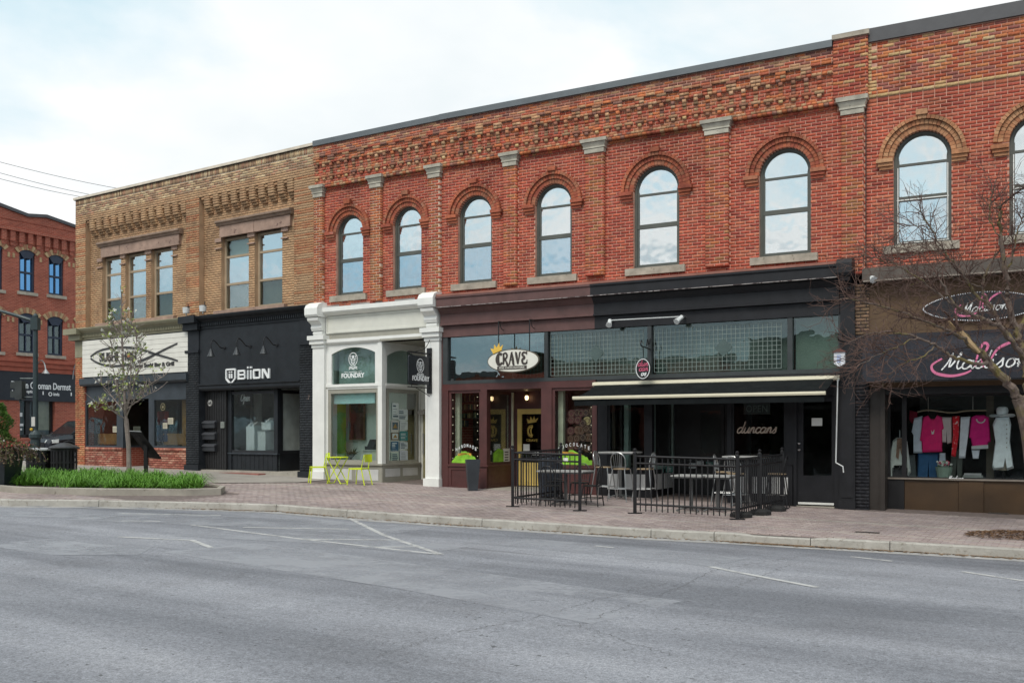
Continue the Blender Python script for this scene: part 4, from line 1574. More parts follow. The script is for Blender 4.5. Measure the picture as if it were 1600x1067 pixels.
 panel_board(m, x0, x1, 0, gz(1), zsl, .12, .012)
 m.box((x0 + x1) / 2 - .06, (x0 + x1) / 2 + .06, 0, .013, gz(1) + .12, zsl - .12)
 m.box(x1 - .06, x1, qb, -.06, gz(2.4, -1), zsl)
 for y in (-.06, -.86, qb + .06):
  m.box(x1, x1 + .014, y - .06, y + .06, gz(2.4, y), zsl)
 m.box(x1, x1 + .013, qb, -.06, gz(2.4, -1), gz(2.4, -1) + .24)
 m.box(x1, x1 + .013, qb, -.06, zsl - .10, zsl)
 bl = m.build('bulkhead', M_TAUPE, b)
 m = MB()
 xm = (x0 + x1) / 2
 for a, c in ((x0 + .13, xm - .07), (xm + .07, x1 - .13)):
  m.box(a, c, 0, .008, gz(1) + .13, zsl - .13)
 for a, c in ((-.80, -.12), (qb + .12, -.92)):
  m.box(x1, x1 + .009, a, c, gz(2.4, -1) + .25, zsl - .11)
 m.each('white_panels', M_WHITEPAN, bl)
 m = MB()
 m.box(x0, x1 + .05, -.02, .06, zsl - .02, zsl + .03)
 m.box(x1 - .02, x1 + .05, qb, -.02, zsl - .02, zsl + .03)
 m.build('window_sill', M_TAUPE, b)
 m = MB()
 m.box(x1, pr[0] + .3, qb - .1, qb - .04, gz(3), z(2.58))
 m.box(pr[0] + .02, pr[0] + .08, qb, -.4, gz(3), z(2.58))
 m.build('entrance_wall', M_CREAM, b)
 MB().box(x1, pr[0], qb, .1, z(2.58), z(2.64)).build('soffit', M_TAUPE, b)
 d = MB().box(g.s(661.5, qb), g.s(676, qb), qb - .04, qb + .01, gz(3, -1.7), z(.75)).build('shop_door', mat('olive_door_paint', (.22, .20, .095), .5), b)
 xd = g.s(663.5, qb)
 MB().tube([(xd, qb + .07, z(-.55)), (xd, qb + .07, z(.05))], .016, 6).build('door_pull', M_STEEL, d)
 MB().box(x1 + .06, x1 + .3, qb + .0, qb + .2, z(.6), z(.72)).build('wall_lamp', mat('grey_lamp', (.2, .19, .17), .5), b)
 room(b, .09, x1 - .1, -.1, -1.2, z(-1.05), z(2.6), mat('pale_teal_wall', (.66, .76, .72), .8, var=.05), mat('pale_floor', (.5, .5, .47), .7))
 MB().box(g.s(520, -.5), g.s(526.5, -.5), -.9, -.45, z(-1), z(1.0)).build('green_wall', mat('leaf_green_wall', (.19, .42, .02), .7), b)
 return b
bay_building()
def wide_building():
 """the four wide bays with the brown shop and the black shop"""
 g = SC
 b = fthing(g, 'brick_building', 'wide red brick front with four arched windows above brown and black shopfronts', 'building', 0, 0, 0)
 z = R
 L = g.len
 P = [(g.s(789.5), g.s(809), 3.80), (g.s(917), g.s(945.5), 3.86), (g.s(1104), g.s(1139.5), 3.82), (g.s(1316), g.s(1350), 3.4)]
 bk, gaps = red_upper(b, g, 0, L, [(715.8, 768.5, 305.4), (836, 893.4, 287), (989.6, 1061.3, 258.4), (1186, 1267, 230.7)], P, 3.5)
 xp0, xp1 = g.s(1302, .1), g.s(1356, .1)
 frieze(bk, 0, xp0, gaps[:-1] if gaps[-1][0] > xp0 - .3 else gaps)
 bk.field(xp0, xp1, z(7.17), z(8.42), .13, OLD[:1] + MIXED + RED, depth=.13)
 MB().box(xp0 + .01, xp1 - .01, -.4, .118, z(7.15), z(8.43)).build('corner_pier', MORT_RED, b)
 MB().box(xp0 - .02, xp1 + .03, -.4, .17, z(8.43), z(8.53)).build('pier_coping', M_STONE, b)
 bk.finish(b, g, 300)
 for a, c, _ in P[:3]:
  capital(b, a, c)
 capital(b, P[3][0], P[3][1], .10, 6.80, 7.16)
 MB().box(0, xp0 - .02, -.45, .15, z(8.30), z(8.45)).build('coping', M_COPE, b)
 shell(b, g, 0, L, z(-1.8), z(8.3), 12, TEX_RED, -.41)
 # ---- entablature, brown then black
 xs, xe = 0.02, 10.14
 xm = g.s(922, .3)
 for a, c, M, M2 in ((xs, xm, M_BROWN2, M_BROWN2), (xm, xe, M_BLACK, M_BLACK)):
  m = MB()
  m.profile([(-.05, z(3.24)), (.16, z(3.24)), (.20, z(3.30)), (.30, z(3.34)), (.30, z(3.56)), (.33, z(3.57)), (.33, z(3.62)), (-.05, z(3.70))], a, c)
  m.build('cornice', M, b)
  m = MB()
  m.box(a, c, -.4, .09, z(2.93), z(3.18))
  m.profile([(-.3, z(3.18)), (.11, z(3.18)), (.15, z(3.24)), (-.3, z(3.24))], a, c)
  m.profile([(-.3, z(2.87)), (.13, z(2.88)), (.13, z(2.91)), (.10, z(2.93)), (-.3, z(2.93))], a, c)
  m.box(a, c, -.4, .035, z(2.58), z(2.87))
  m.build('fascia', M2, b)
 m = MB()
 m.box(xs, xe, .28, .306, z(3.335), z(3.35))
 m.build('drip_edge', mat('chipped_white_edge', (.33, .30, .29), .7, var=.4, scale=9, wear=((.06, .04, .04), 7, .5)), b)
 MB().box(xs, xe, -.05, .30, z(3.62), z(3.68)).build('cornice_flashing', mat('rust_red_flashing', (.28, .12, .09), .8, var=.25), b)
 # ---- transom lights with leaded squares
 zt0, zt1 = z(1.40), z(2.575)
 xm0, xm1, xm2, xend = g.s(853.5), g.s(1015), g.s(1234.5), 10.14
 posts = [(0.05, .20), (xm0 - .05, xm0 + .05), (xm1 - .05, xm1 + .05), (xm2 - .055, xm2 + .055), (xend - .03, xend + .02)]
 m = MB()
 for i, (a, c) in enumerate(posts):
  m.box(a, c, -.12, .02, zt0, zt1)
 m.box(.05, xend, -.12, .025, zt0 - .06, zt0 + .03)
 tf = m.build('transom_frame', mat('dark_transom_frame', (.035, .042, .044), .5, var=.2), b)
 for i in range(4):
  a, c = posts[i][1], posts[i + 1][0]
  MB().box(a, c, -.07, -.062, zt0 + .03, zt1).build('pane', G_TRANS if i else glass('clear_transom_glass', .24, (.6, .7, .68)), tf)
  if i in (1, 2):
   m = MB()
   st = .102
   u0 = a + .05
   nx = int((c - a - .1) / st)
   z0 = zt0 + .08
   nz = 10
   for k in range(nx + 1):
    m.box(u0 + k * st - .0042, u0 + k * st + .0042, -.062, -.05, z0, z0 + nz * st)
   for k in range(nz + 1):
    m.box(u0, u0 + nx * st, -.0615, -.0505, z0 + k * st - .0042, z0 + k * st + .0042)
   cx, cz = u0 + (nx // 2 if i == 1 else nx * .56) * st, z0 + 5 * st
   lead = mat('old_lead_came', (.25, .28, .27), .6, var=.25)
   m.build('lead_cames', lead, tf)['kind'] = 'stuff'
   m = MB()
   r = .21
   m.prism([(cx - r, cz), (cx, cz - r), (cx + r, cz), (cx, cz + r)], -.06, -.048)
   m.build('diamond', mat('smoky_diamond', (.075, .11, .105), .25), tf)
  if i == 0:
   m = MB()
   st = .102
   u0 = posts[1][0] - .95
   for k in range(9):
    m.box(u0 + k * st - .005, u0 + k * st + .005, -.09, -.078, zt0 + .05, zt0 + 1.08)
   for k in range(11):
    m.box(u0, u0 + .82, -.0895, -.0785, zt0 + .05 + k * st - .005, zt0 + .05 + k * st + .005)
   m.build('lead_cames', MATS.get('old_lead_came') or mat('old_lead_came', (.22, .27, .25), .6, var=.25), tf)
   MB().box(.22, u0 - .05, -.3, -.28, zt0, zt1).build('backing', mat('transom_backing_dark', (.05, .06, .06), .8), tf)
  else:
   MB().box(a, c, -.34, -.32, zt0 - .05, zt1 + .05).build('backing', mat('transom_backing', (.19, .235, .22), .8, var=.45, scale=1.2) if i < 3 else
                 mat('transom_curtain', (.34, .42, .38), .8, var=.1), tf)
 # ---- brown shop
 zl = z(1.22)
 gz = lambda s, q=0: walk(*g.w(s, q)) - .12
 xb = g.s(931)
 MB().box(.05, xb, -.2, .02, z(1.17), zt0 - .061).build('lintel', M_BROWN, b)
 MB().box(.05, .22, -.3, .03, gz(0), z(1.17)).build('door_post', M_BROWN, b)
 MB().box(.0, .05, -.3, .0, gz(0), z(2.57)).build('door_post', M_BROWN, b)
 x1 = g.s(758)
 zsl = z(-.80)
 qb = -1.45
 shopwin(b, (.22, -.05), (g.s(752), -.05), zsl, z(1.17), .07, M_BROWN)
 MB().box(g.s(751.5), x1 + .06, -.16, .02, gz(1), z(1.17)).build('corner_post', M_BROWN, b)
 shopwin(b, (x1 - .02, -.16), (x1 - .02, qb + .02), zsl, z(1.17), .09, M_BROWN)
 p0, p1 = g.s(846), g.s(862.5)
 MB().box(p0, p1, -.16, .02, gz(3), z(1.17)).build('corner_post', M_BROWN, b)
 shopwin(b, (p0 + .06, qb + .02), (p0 + .06, -.16), zsl, z(1.17), .09, M_BROWN)
 xr = g.s(929)
 shopwin(b, (p1, -.05), (xr, -.05), zsl, z(1.17), .07, M_BROWN)
 MB().box(xr, xr + .07, -.2, .02, gz(4), z(1.17)).build('door_post', M_BROWN, b)
 m = MB()
 m.box(.22, x1 + .06, -.08, -.0, gz(.5), zsl)
 panel_board(m, .22, x1 + .06, 0, gz(.5) + .08, zsl - .02, .09, .018)
 m.box(x1 - .06, x1 + .03, qb, -.08, gz(1.3, -1), zsl)
 for y0, y1, za, zb_ in ((qb + .05, -.1, gz(1.3) + .08, gz(1.3) + .2), (qb + .05, -.1, zsl - .12, zsl - .02)):
  m.box(x1 + .03, x1 + .048, y0, y1, za, zb_)
 m.box(p1, xr, -.08, 0, gz(3.5), zsl)
 panel_board(m, p1, xr, 0, gz(3.5) + .08, zsl - .02, .09, .018)
 m.box(p0 + .02, p0 + .1, qb, -.08, gz(3, -1), zsl)
 m.each('bulkhead', M_BROWN, b)
 m = MB()
 m.box(.2, x1 + .1, -.1, .05, zsl - .02, zsl + .03)
 m.box(x1 - .05, x1 + .09, qb, -.1, zsl - .02, zsl + .03)
 m.box(p1 - .03, xr, -.1, .05, zsl - .02, zsl + .03)
 m.build('window_sill', M_BROWN, b)
 d0, d1 = g.s(808, qb), g.s(853, qb)
 zd0, zd1 = gz(2.2, qb) + .14, g.z(828, 639, qb)
 m = MB()
 m.box(x1 - .05, d0, qb - .08, qb, gz(2, -1), z(1.2))
 m.box(d1, p0 + .1, qb - .08, qb, gz(2, -1), z(1.2))
 m.box(d0, d1, qb - .08, qb, zd1, z(1.2))
 m.box(x1, p0 + .05, qb, -.2, z(1.17), z(1.22))
 m.build('entrance_wall', M_BROWN, b)
 m = MB()
 M_YD = mat('mustard_yellow_paint', (.68, .50, .15), .5, var=.1)
 m.box(d0, d0 + .13, qb - .06, qb - .01, zd0, zd1)
 m.box(d1 - .13, d1, qb - .06, qb - .01, zd0, zd1)
 m.box(d0 + .13, d1 - .13, qb - .06, qb - .012, zd1 - .14, zd1)
 m.box(d0 + .13, d1 - .13, qb - .06, qb - .012, zd0, zd0 + .62)
 d = m.build('shop_door', M_YD, b)
 d['label'] = 'mustard yellow framed glass door'
 MB().box(d0 + .13, d1 - .13, qb - .04, qb - .032, zd0 + .62, zd1 - .14).build('pane', G_SHOP, d)
 m = MB()
 M_GOLD = mat('gold_lettering', (.62, .42, .09), .5, bmp=0)
 cx, cz = (d0 + d1) / 2, zd1 - .60
 m.arc(cx - .02, cz, .10, .135, 55, 305, 14, qb - .032, qb - .026, .75)
 m.arc(cx - .02, cz, .15, .165, 70, 290, 14, qb - .032, qb - .026, .75)
 ribbon(m, spline([(cx + .02, cz + .16), (cx - .03, cz + .02), (cx + .0, cz - .15)]), .035, qb - .032, qb - .026)
 m.prism([(cx - .12, cz + .21), (cx + .13, cz + .24), (cx + .19, cz + .36), (cx + .10, cz + .30), (cx + .07, cz + .41), (cx + .02, cz + .30), (cx - .04, cz + .40),
    (cx - .06, cz + .29), (cx - .16, cz + .34)], qb - .032, qb - .026)
 text(m, 'CRAVE', cx - .17, cz - .28, .34, .07, qb - .032, qb - .026, .008)
 m.build('gold_emblem', M_GOLD, d)['kind'] = 'stuff'
 m = MB()
 for a, zz, w, h in ((-.26, -.62, .19, .19), (.02, -.72, .2, .10)):
  m.box(cx + a, cx + a + w, qb - .031, qb - .027, cz + zz + .08, cz + zz + .08 + h)
 m.build('door_notice', M_PAPER, d)
 MB().box(d0 + .2, d1 - .2, qb - .012, qb - .006, zd0 + .08, zd0 + .5).build('door_panel', M_YD, d)
 MB().box(x1, p0, qb, .1, gz(2) - .2, gz(2) + .14).build('entry_slab', M_CONC, b)
 room(b, .1, xb, -1.52, -4.5, gz(2) + .1, z(1.6), mat('chocolate_wall', (.07, .05, .035), .8, var=.4), M_DARKIN)
 m = MB()
 m.box(.1, x1 - .1, -1.5, -1.46, zsl, z(1.2))
 m.box(p1 - .1, xb - .1, -1.5, -1.46, zsl, z(1.2))
 m.box(.24, x1 - .1, -1.46, -.08, zsl - .03, zsl)
 m.box(p1, xr, -1.46, -.08, zsl - .03, zsl)
 m.build('window_bed', mat('dark_display_wall', (.055, .045, .03), .8, var=.5, scale=2), b)
 m = MB()
 for s in (g.s(708, -.2), g.s(792, -1.3), g.s(872, -.3)):
  m.box(s, s + .14, -.42 if s < .5 or s > 3 else -1.44, -.3 if s < .5 or s > 3 else -1.38, zsl, z(1.15))
 m.build('cream_post', mat('pale_sage_paint', (.64, .66, .50), .7), b)
 # ---- black shop
 B0, B1 = xr + .07, g.s(949)
 xs1 = g.s(1015)
 qd = -1.65
 zsl2 = z(-.82)
 MB().box(B0, xe, -.2, .02, z(1.02), zt0 - .061).build('lintel', M_BLACK, b)
 MB().box(B0, B1, -.3, .0, gz(4.6), z(1.02)).build('door_post', M_BLACK, b)
 shopwin(b, (B1, -.06), (xs1 - .10, -.06), zsl2, z(1.02), .05, M_BLACK)
 MB().box(xs1 - .10, xs1 + .06, -.18, .0, gz(5.8), z(1.02)).build('corner_post', M_BLACK, b)
 M_GF = mat('pale_green_frame', (.30, .42, .38), .5)
 shopwin(b, (xs1, -.18), (xs1, qd), zsl2, z(1.02), .11, M_GF)
 m = MB()
 m.box(B1, xs1 + .05, -.1, -.02, gz(5.5), zsl2)
 m.box(xs1 - .04, xs1 + .04, qd, -.1, gz(5.8, -1), zsl2)
 m.each('bulkhead', M_BLACK, b)
 m = MB()
 zp0, zp1 = z(-1.30), z(-.93)
 for a, c in ((g.s(943.5), g.s(970)), (g.s(976), g.s(1013))):
  m.box(a, c, -.02, -.004, zp0, zp1)
 for a, c in ((-.75, -.2), (-1.5, -.88)):
  m.box(xs1 + .04, xs1 + .055, a, c, zp0, zp1)
 w0, w1 = g.s(1143), g.s(1228)
 for k in range(3):
  a = w0 + (g.s(1234) - w0) * k / 3
  m.box(a + .04, a + (g.s(1234) - w0) / 3 - .04, -.02, .006, zp0, zp1)
 m.each('white_panels', M_WHITEPAN, b)
 MB().box(g.s(975, -.6), g.s(982, -.6), -.75, -.6, zsl2, z(1.0)).build('inner_post', M_GF, b)
 shopwin(b, (w0, -.06), (w1, -.06), z(-.66), z(1.02), .05, M_BLACK)
 m = MB()
 m.box(w0 - .02, g.s(1238), -.1, -.02, gz(8.4), z(-.66))
 m.box(w1, g.s(1241), -.12, -.0, z(-.66), z(1.02))
 m.box(w0 - .10, w0, -.16, .0, gz(8), z(1.02))
 m.each('bulkhead', M_BLACK, b)
 m = MB()
 m.box(xs1, w0, qd - .06, qd, gz(7, -1), z(1.02))
 m.box(w0 - .06, w0 - .02, qd, -.16, gz(7, -1), z(1.02))
 m.box(xs1, w0, qd, -.18, z(1.0), z(1.02) - .002)
 m.build('entrance_wall', mat('deep_black', (.013, .013, .014), .5, var=.3), b)
 dd = MB().box(g.s(1090, qd), g.s(1132, qd), qd, qd + .03, gz(7, -1) + .1, z(.75)).build('shop_door', MATS['deep_black'], b)
 MB().box(g.s(1095, qd), g.s(1127, qd), qd + .03, qd + .036, z(-.5), z(.6)).build('pane', G_SHOP, dd)
 e0, e1 = g.s(1245), g.s(1304)
 zd = gz(9.5) + .16
 m = MB()
 m.box(e0 - .07, e0, -.12, .02, zd - .1, z(1.02))
 m.box(e1, e1 + .14, -.12, .02, zd - .3, z(1.02))
 m.box(e0, e1, -.12, .018, z(.86), z(1.02))
 m.build('door_post', M_BLACK, b)
 m = MB()
 gl0, gl1, gzz0, gzz1 = g.s(1254.5), g.s(1299), z(-.88), z(.72)
 m.box(e0, gl0, -.09, -.04, zd, z(.86))
 m.box(gl1, e1, -.09, -.04, zd, z(.86))
 m.box(gl0, gl1, -.09, -.041, zd, gzz0)
 m.box(gl0, gl1, -.09, -.041, gzz1, z(.86))
 d2 = m.build('shop_door', M_BLACK, b)
 d2['label'] = 'black door with a tall glass light'
 MB().box(gl0, gl1, -.07, -.062, gzz0, gzz1).build('pane', G_SHOP, d2)
 m = MB()
 for zz in (-.18, -.32):
  m.ball((e0 + .05, -.0, z(zz)), .032, 8, 5)
  m.box(e0 + .03, e0 + .07, -.04, -.02, z(zz) - .02, z(zz) + .02)
 m.build('door_knob', mat('chrome', (.6, .6, .6), .2, metal=1), d2)
 MB().box(g.s(1267.5), g.s(1284), -.055, -.05, z(.2), z(.37)).build('door_notice', M_PAPER, d2)
 MB().box(e0, e1, -.1, .03, zd - .3, zd - .03).build('door_sill', M_CONC, b)
 MB().box(e0 + .02, e1 - .02, -.05, -.03, zd, zd + .045).build('threshold', M_WHITE, d2)
 MB().box(g.s(1233), e1 + .15, -.12, .10, zd - .5, zd - .08).build('concrete_step', M_CONC, b)
 room(b, B0 + .05, xs1 - .05, -.15 - 1.3, -4.2, gz(6) + .1, z(1.3), mat('dim_wall', (.035, .038, .036), .8, var=.4), M_DARKIN)
 m = MB()
 m.box(w0, e1 + .1, -3.6, -3.5, gz(6), z(1.2))
 m.box(B1, xs1 - .05, -1.42, -.1, zsl2 - .02, zsl2)
 m.box(w0, w1, -.5, -.1, z(-.68), z(-.66))
 m.box(w0, e1 + .2, -3.5, -.15, gz(8) + .02, gz(8) + .05)
 m.build('inner_wall', MATS['dim_wall'], b)
 q0, q1 = g.s(1313), g.s(1337)
 m = MB()
 zg = gz(10)
 m.box(q0, q1, -.3, .09, zg - .1, z(2.3))
 m.box(q0 + .04, q1 - .04, .09, .105, zg + .35, z(1.2))
 m.box(q0 - .02, q1 + .01, -.2, .12, zg - .1, zg + .28)
 m.box(q0 + .01, q1 - .01, -.3, .07, z(2.3), z(3.2))
 m.profile([(-.1, z(3.0)), (.2, z(3.0)), (.28, z(3.08)), (.24, z(3.16)), (.42, z(3.24)), (.44, z(3.32)), (-.1, z(3.33))], q0 + .05, q1 - .05)
 m.profile([(-.1, z(3.33)), (.46, z(3.33)), (.5, z(3.40)), (.5, z(3.60)), (.44, z(3.68)), (.3, z(3.72)), (-.1, z(3.72))], q0, q1)
 m.build('pilaster', M_BLACK, b)
 zz = gz(10.6)
 MB().box(q1, L + .08, -.45, .03, zz - .1, z(3.2)).build('brick_pilaster', mat('painted_black_brick', (.024, .028, .034), .55), b)
 pb = Bricks()
 pb.field(q1, L + .08, zz, z(1.1), .0325, DARKP, j=.004)
 pb.field(q1, L + .08, z(2.12), z(3.2), .036, [(.16, .11, .07), (.2, .13, .085), (.13, .09, .06)])
 pb.finish(b, g, 0)
 return b
wide_building()
def right_building():
 g = SD
 b = fthing(g, 'brick_building', 'red brick building with dark coping and a black awning over a clothes shop', 'building', 0, 0, 0)
 z = R
 x0 = .02
 L = g.len + 3.0
 bk, gaps = red_upper(b, g, x0, L, [(1396, 1486.8, 203.6), (1577, 1664, 178.5)], [], 3.44, screen=(0, 1))
 bk.field(x0, L, z(7.0), z(7.10), 0, RED)
 bk.row(x0, L, z(7.105), z(7.17), .02, YEL, depth=.03)
 bk.field(x0, L, z(7.18), z(8.27), .01, MIXED, skip=lambda a, c: [(x0, x0 + rnd.choice((.11, .22)))] , depth=.025)
 n = 15
 for k in range(n):
  za = z(7.18) + (z(8.27) - z(7.18)) * k / n
  bk.add(x0, x0 + rnd.choice((.105, .21)), za, za + .064, -.015, .014, rnd.choice(YEL))
 bk.row(x0, L, z(7.92), z(7.985), .016, YEL + MIXED[:2], depth=.02)
 bk.finish(b, g, 300)
 MB().box(x0 - .02, L, -.45, .06, z(8.28), z(8.565)).build('coping', M_COPE2, b)
 MB().box(x0, L, -.40, .004, z(7.13), z(8.28)).build('parapet_backing', MORT_RED, b)
 shell(b, g, x0, L, z(-1.8), z(8.2), 12, TEX_RED, -.41)
 MB().box(x0 - .018, x0 + .004, -.05, .012, z(3.6), z(8.3)).build('joint_strip', mat('dark_joint', (.05, .03, .025), .8), b)
 m = MB()
 m.profile([(-.1, z(3.20)), (.3, z(3.20)), (.33, z(3.23)), (.33, z(3.46)), (-.1, z(3.56))], -.02, L)
 m.build('metal_cornice', mat('brown_grey_metal', (.085, .07, .058), .6, var=.25), b)
 m = MB()
 m.box(.0, L, .30, .335, z(3.19), z(3.225))
 m.build('drip_edge', mat('dull_edge', (.22, .19, .16), .7), b)
 MB().box(.06, L, -.4, .0, z(1.0), z(3.2)).build('stucco_panel', mat('brown_stucco', (.115, .072, .04), .9, var=.18, scale=2, bmp=.4, bscale=60), b)
 gz = lambda s, q=0: walk(*g.w(s, q)) - .12
 zw0, zw1 = z(-.93), z(1.0)
 qi = -.55
 xa = .30
 m = MB()
 m.box(xa, xa + .09, qi - .02, -.0, gz(.3), zw1)
 m.box(.06, xa, -.45, -.05, gz(.3), zw1)
 m.build('jamb', mat('brown_black_jamb', (.03, .024, .02), .5), b)
 xw = xa + .42
 shopwin(b, (xa + .09, qi), (xw, qi - .0), zw0, zw1 - .15, .05, M_IRON)
 shopwin(b, (xw, qi + .02), (L - .5, qi + .02), zw0, zw1 - .15, .045, M_IRON)
 m = MB()
 M_WB = mat('dark_wood_bulkhead', (.045, .026, .012), .5, var=.35, scale=1.2, bmp=.1)
 xs = [xa + .09, xw + .0, xw + 1.05, xw + 1.52, xw + 2.4, L]
 for i, (a, c) in enumerate(zip(xs, xs[1:])):
  MB().box(a + .003, c - .003, qi - .05, qi + .03 - (.02 if i % 2 else 0), gz(1), zw0).build('bulkhead_board', mat('bulkhead_wood', (.06, .033, .014), .5, var=.4, scale=1.0, bmp=.1) if i else M_IRON, b)
 MB().box(xa, L, qi - .05, qi + .06, zw0 - .01, zw0 + .025).build('window_sill', mat('dull_edge', (.22, .19, .16), .7), b)
 MB().box(xa, L, qi - .05, -.06, zw1 - .15, zw1 - .0).build('window_head', M_IRON, b)
 MB().box(.06, L, -.5, .06, gz(1) - .3, gz(1) + .02).build('door_sill', M_CONC, b)
 room(b, xa, L - .4, qi - .06, -2.6, zw0 - .02, zw1, mat('boutique_wall', (.032, .034, .036), .8, var=.4), mat('boutique_floor', (.12, .11, .1), .6))
 m = MB()
 m.box(g.s(1437, -1.6), L - .6, -1.75, -1.6, z(.55), z(.88))
 m.build('inner_bulkhead', mat('slate_inner', (.06, .075, .075), .7), b)
 m = MB()
 m.box(g.s(1541, -1.2), g.s(1553, -1.2), -1.3, -1.15, zw0, zw1)
 m.build('inner_post', mat('taupe_post', (.13, .115, .09), .7), b)
 return b
right_building()
def far_building():
 """across the side street, seen past the corner"""
 g = SE_
 z = R
 b = fthing(g, 'brick_building', 'distant red brick building across the side street behind the street pole', 'building', 0, 0, 0)
 MT = brick_tex('far_red_brick', (.27, .06, .036), (.40, .105, .062), (.44, .22, .16))
 MY = mat('buff_voussoir', (.42, .29, .16), .9, var=.3, scale=3)
 MYD = mat('red_voussoir', (.33, .16, .09), .9)
 S = g.s
 L = S(300)
 wins = []
 for a, c, yt, yb in ((30, 54.5, 396, 457), (76, 99.5, 404, 462), (-22, 4, 386, 452), (-74, -46, 377, 447), (122, 145, 412, 467)):
  wins.append((S(a), S(c), g.z((a + c) / 2, yb), g.z((a + c) / 2, yt), 0))
 for a, c, yt, yb in ((28.5, 55, 495, 552), (74, 98.5, 500, 556), (-24, 3, 490, 549), (-76, -48, 485, 545), (121, 144, 505, 559)):
  wins.append((S(a), S(c), g.z((a + c) / 2, yb), g.z((a + c) / 2, yt), 1))
 m = MB()
 ztop = g.z(0, 334)
 zsh = g.z(0, 562)
 wall_with_holes(m, 0, L, zsh, ztop - .2, -.4, 0, [(w[0], w[1], w[2], w[3]) for w in wins])
 m.build('front_wall', MT, b)
 a, c = S(41), S(70)
 m = MB()
 m.prism([(0, ztop - .2), (L, ztop - .2), (L, ztop - .1), (S(118), g.z(118, 357.5)), (S(71), g.z(71, 341)), (S(42), g.z(42, 339.5)), (0, ztop + .9)], -.4, .03)
 m.build('parapet', MT, b)
 m = MB()
 pts = [(0, ztop + .9), (S(42), g.z(42, 339.5)), (S(71), g.z(71, 341)), (S(118), g.z(118, 357.5)), (L, ztop - .1)]
 for (u, v), (u2, v2) in zip(pts, pts[1:]):
  m.prism([(u, v), (u2, v2), (u2, v2 + .16), (u, v + .16)], -.5, .14)
 m.build('coping', M_COPE2, b)
 m = MB()
 zc = g.z(0, 358)
 k = 0
 s = .1
 while s < L - .3:
  m.box(s, s + .26, 0, .16, zc - .52, zc)
  m.box(s + .03, s + .23, 0, .10, zc - .74, zc - .52)
  s += .47
 m.box(0, L, 0, .22, zc, zc + .16)
 m.build('corbel_course', MT, b)
 for s0, s1, z0, z1, kd in wins:
  w = s1 - s0
  f = MB()
  fw = .11
  f.box(s0, s0 + fw, -.25, -.08, z0, z1)
  f.box(s1 - fw, s1, -.25, -.08, z0, z1)
  f.box(s0 + fw, s1 - fw, -.25, -.082, z0, z0 + fw)
  f.box(s0 + fw, s1 - fw, -.25, -.082, z1 - fw * 1.6, z1)
  f.box(s0 + fw, s1 - fw, -.24, -.09, (z0 + z1) / 2 - .05, (z0 + z1) / 2 + .05)
  f.box((s0 + s1) / 2 - .03, (s0 + s1) / 2 + .03, -.22, -.1, z0 + fw, z1 - fw)
  f.arc((s0 + s1) / 2, z1 - w * .62, w * .3, w * .80, 52, 128, 8, -.2, .012)
  o = f.build('window', mat('navy_window_paint', (.018, .028, .055), .5), b)
  MB().box(s0 + fw, s1 - fw, -.17, -.16, z0 + fw, z1 - fw).build('pane', glass('blue_reflecting_glass', .75, (.2, .35, .5), (.20, .46, .80)) if not kd else G_TRANS, o)
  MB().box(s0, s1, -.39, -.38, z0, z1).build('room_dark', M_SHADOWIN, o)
  m = MB()
  m2 = MB()
  c = (s0 + s1) / 2
  n = 9
  for k in range(n):
   (m if k % 2 == 0 else m2).arc(c, z1 - w * .62, w * .80, w * 1.12, 42 + 96 * k / n, 42 + 96 * (k + 1) / n - 1, 1, -.1, .07)
  m.build('buff_arch', MY, b)
  m2.build('red_arch', MYD, b)
  MB().box(s0 - .12, s1 + .12, -.3, .1, z0 - .16, z0).build('window_sill', M_STONE, b)
 m = MB()
 for row in (wins[:5], wins[5:]):
  zr = row[0][3] - .25
  xs = sorted((w[0], w[1]) for w in row)
  x = 0
  for u, v in xs + [(L, L)]:
   s = x
   while s < u - .3:
    m.box(s, s + .12, 0, .03, zr - .1, zr + .14)
    s += .26
   x = v + .25
 m.each('dentil', MY, b)
 m = MB()
 m.profile([(-.1, zsh - .55), (.12, zsh - .55), (.12, zsh - .35), (.2, zsh - .3), (.2, zsh - .12), (.28, zsh - .05), (.28, zsh + .08), (-.1, zsh + .12)], 0, L)
 m.build('red_cornice', mat('brick_red_paint', (.34, .085, .05), .7), b)
 zb1, zb0 = zsh - .55, g.z(60, 627)
 MB().box(0, L, -.3, .08, zb0, zb1).build('sign_fascia', mat('midnight_fascia', (.010, .014, .022), .5), b)
 zg = z(-1.4)
 h2 = [(S(31), S(82), z(-1.0 + 0), zb0)]
 m = MB()
 wall_with_holes(m, 0, L, zg, zb0, -.4, 0, [(S(31), S(86), g.z(60, 684), zb0)])
 m.build('lower_wall', MT, b)
 f = MB()
 z0 = g.z(60, 684)
 for u, v in ((S(31), S(47)), (S(47), S(59)), (S(59), S(86))):
  f.box(u, u + .12, -.3, -.2, z0, zb0)
  f.box(v - .12, v, -.3, -.2, z0, zb0)
 f.box(S(31), S(86), -.3, -.2, z0, z0 + .15)
 o = f.build('display_window', M_IRON, b)
 MB().box(S(31), S(86), -.27, -.26, z0, zb0).build('pane', G_SHOP, o)
 m = MB()
 m.box(S(60), S(85), -.34, -.32, g.z(60, 672), zb0)
 m.build('blind', mat('beige_roller_blind', (.30, .29, .22), .8), o)
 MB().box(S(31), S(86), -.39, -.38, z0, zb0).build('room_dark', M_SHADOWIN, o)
 m = MB()
 for px, py, w, h in ((37, 648, 5, 6), (38, 664, 6, 4), (37.5, 671, 3, 3)):
  m.box(S(px - w / 2), S(px + w / 2), -.255, -.25, g.z(px, py + h / 2), g.z(px, py - h / 2))
 m.build('window_decal', M_WLET, o)
 MB().box(0, L, -14, -13.6, zg, ztop).build('rear_wall', MT, b)
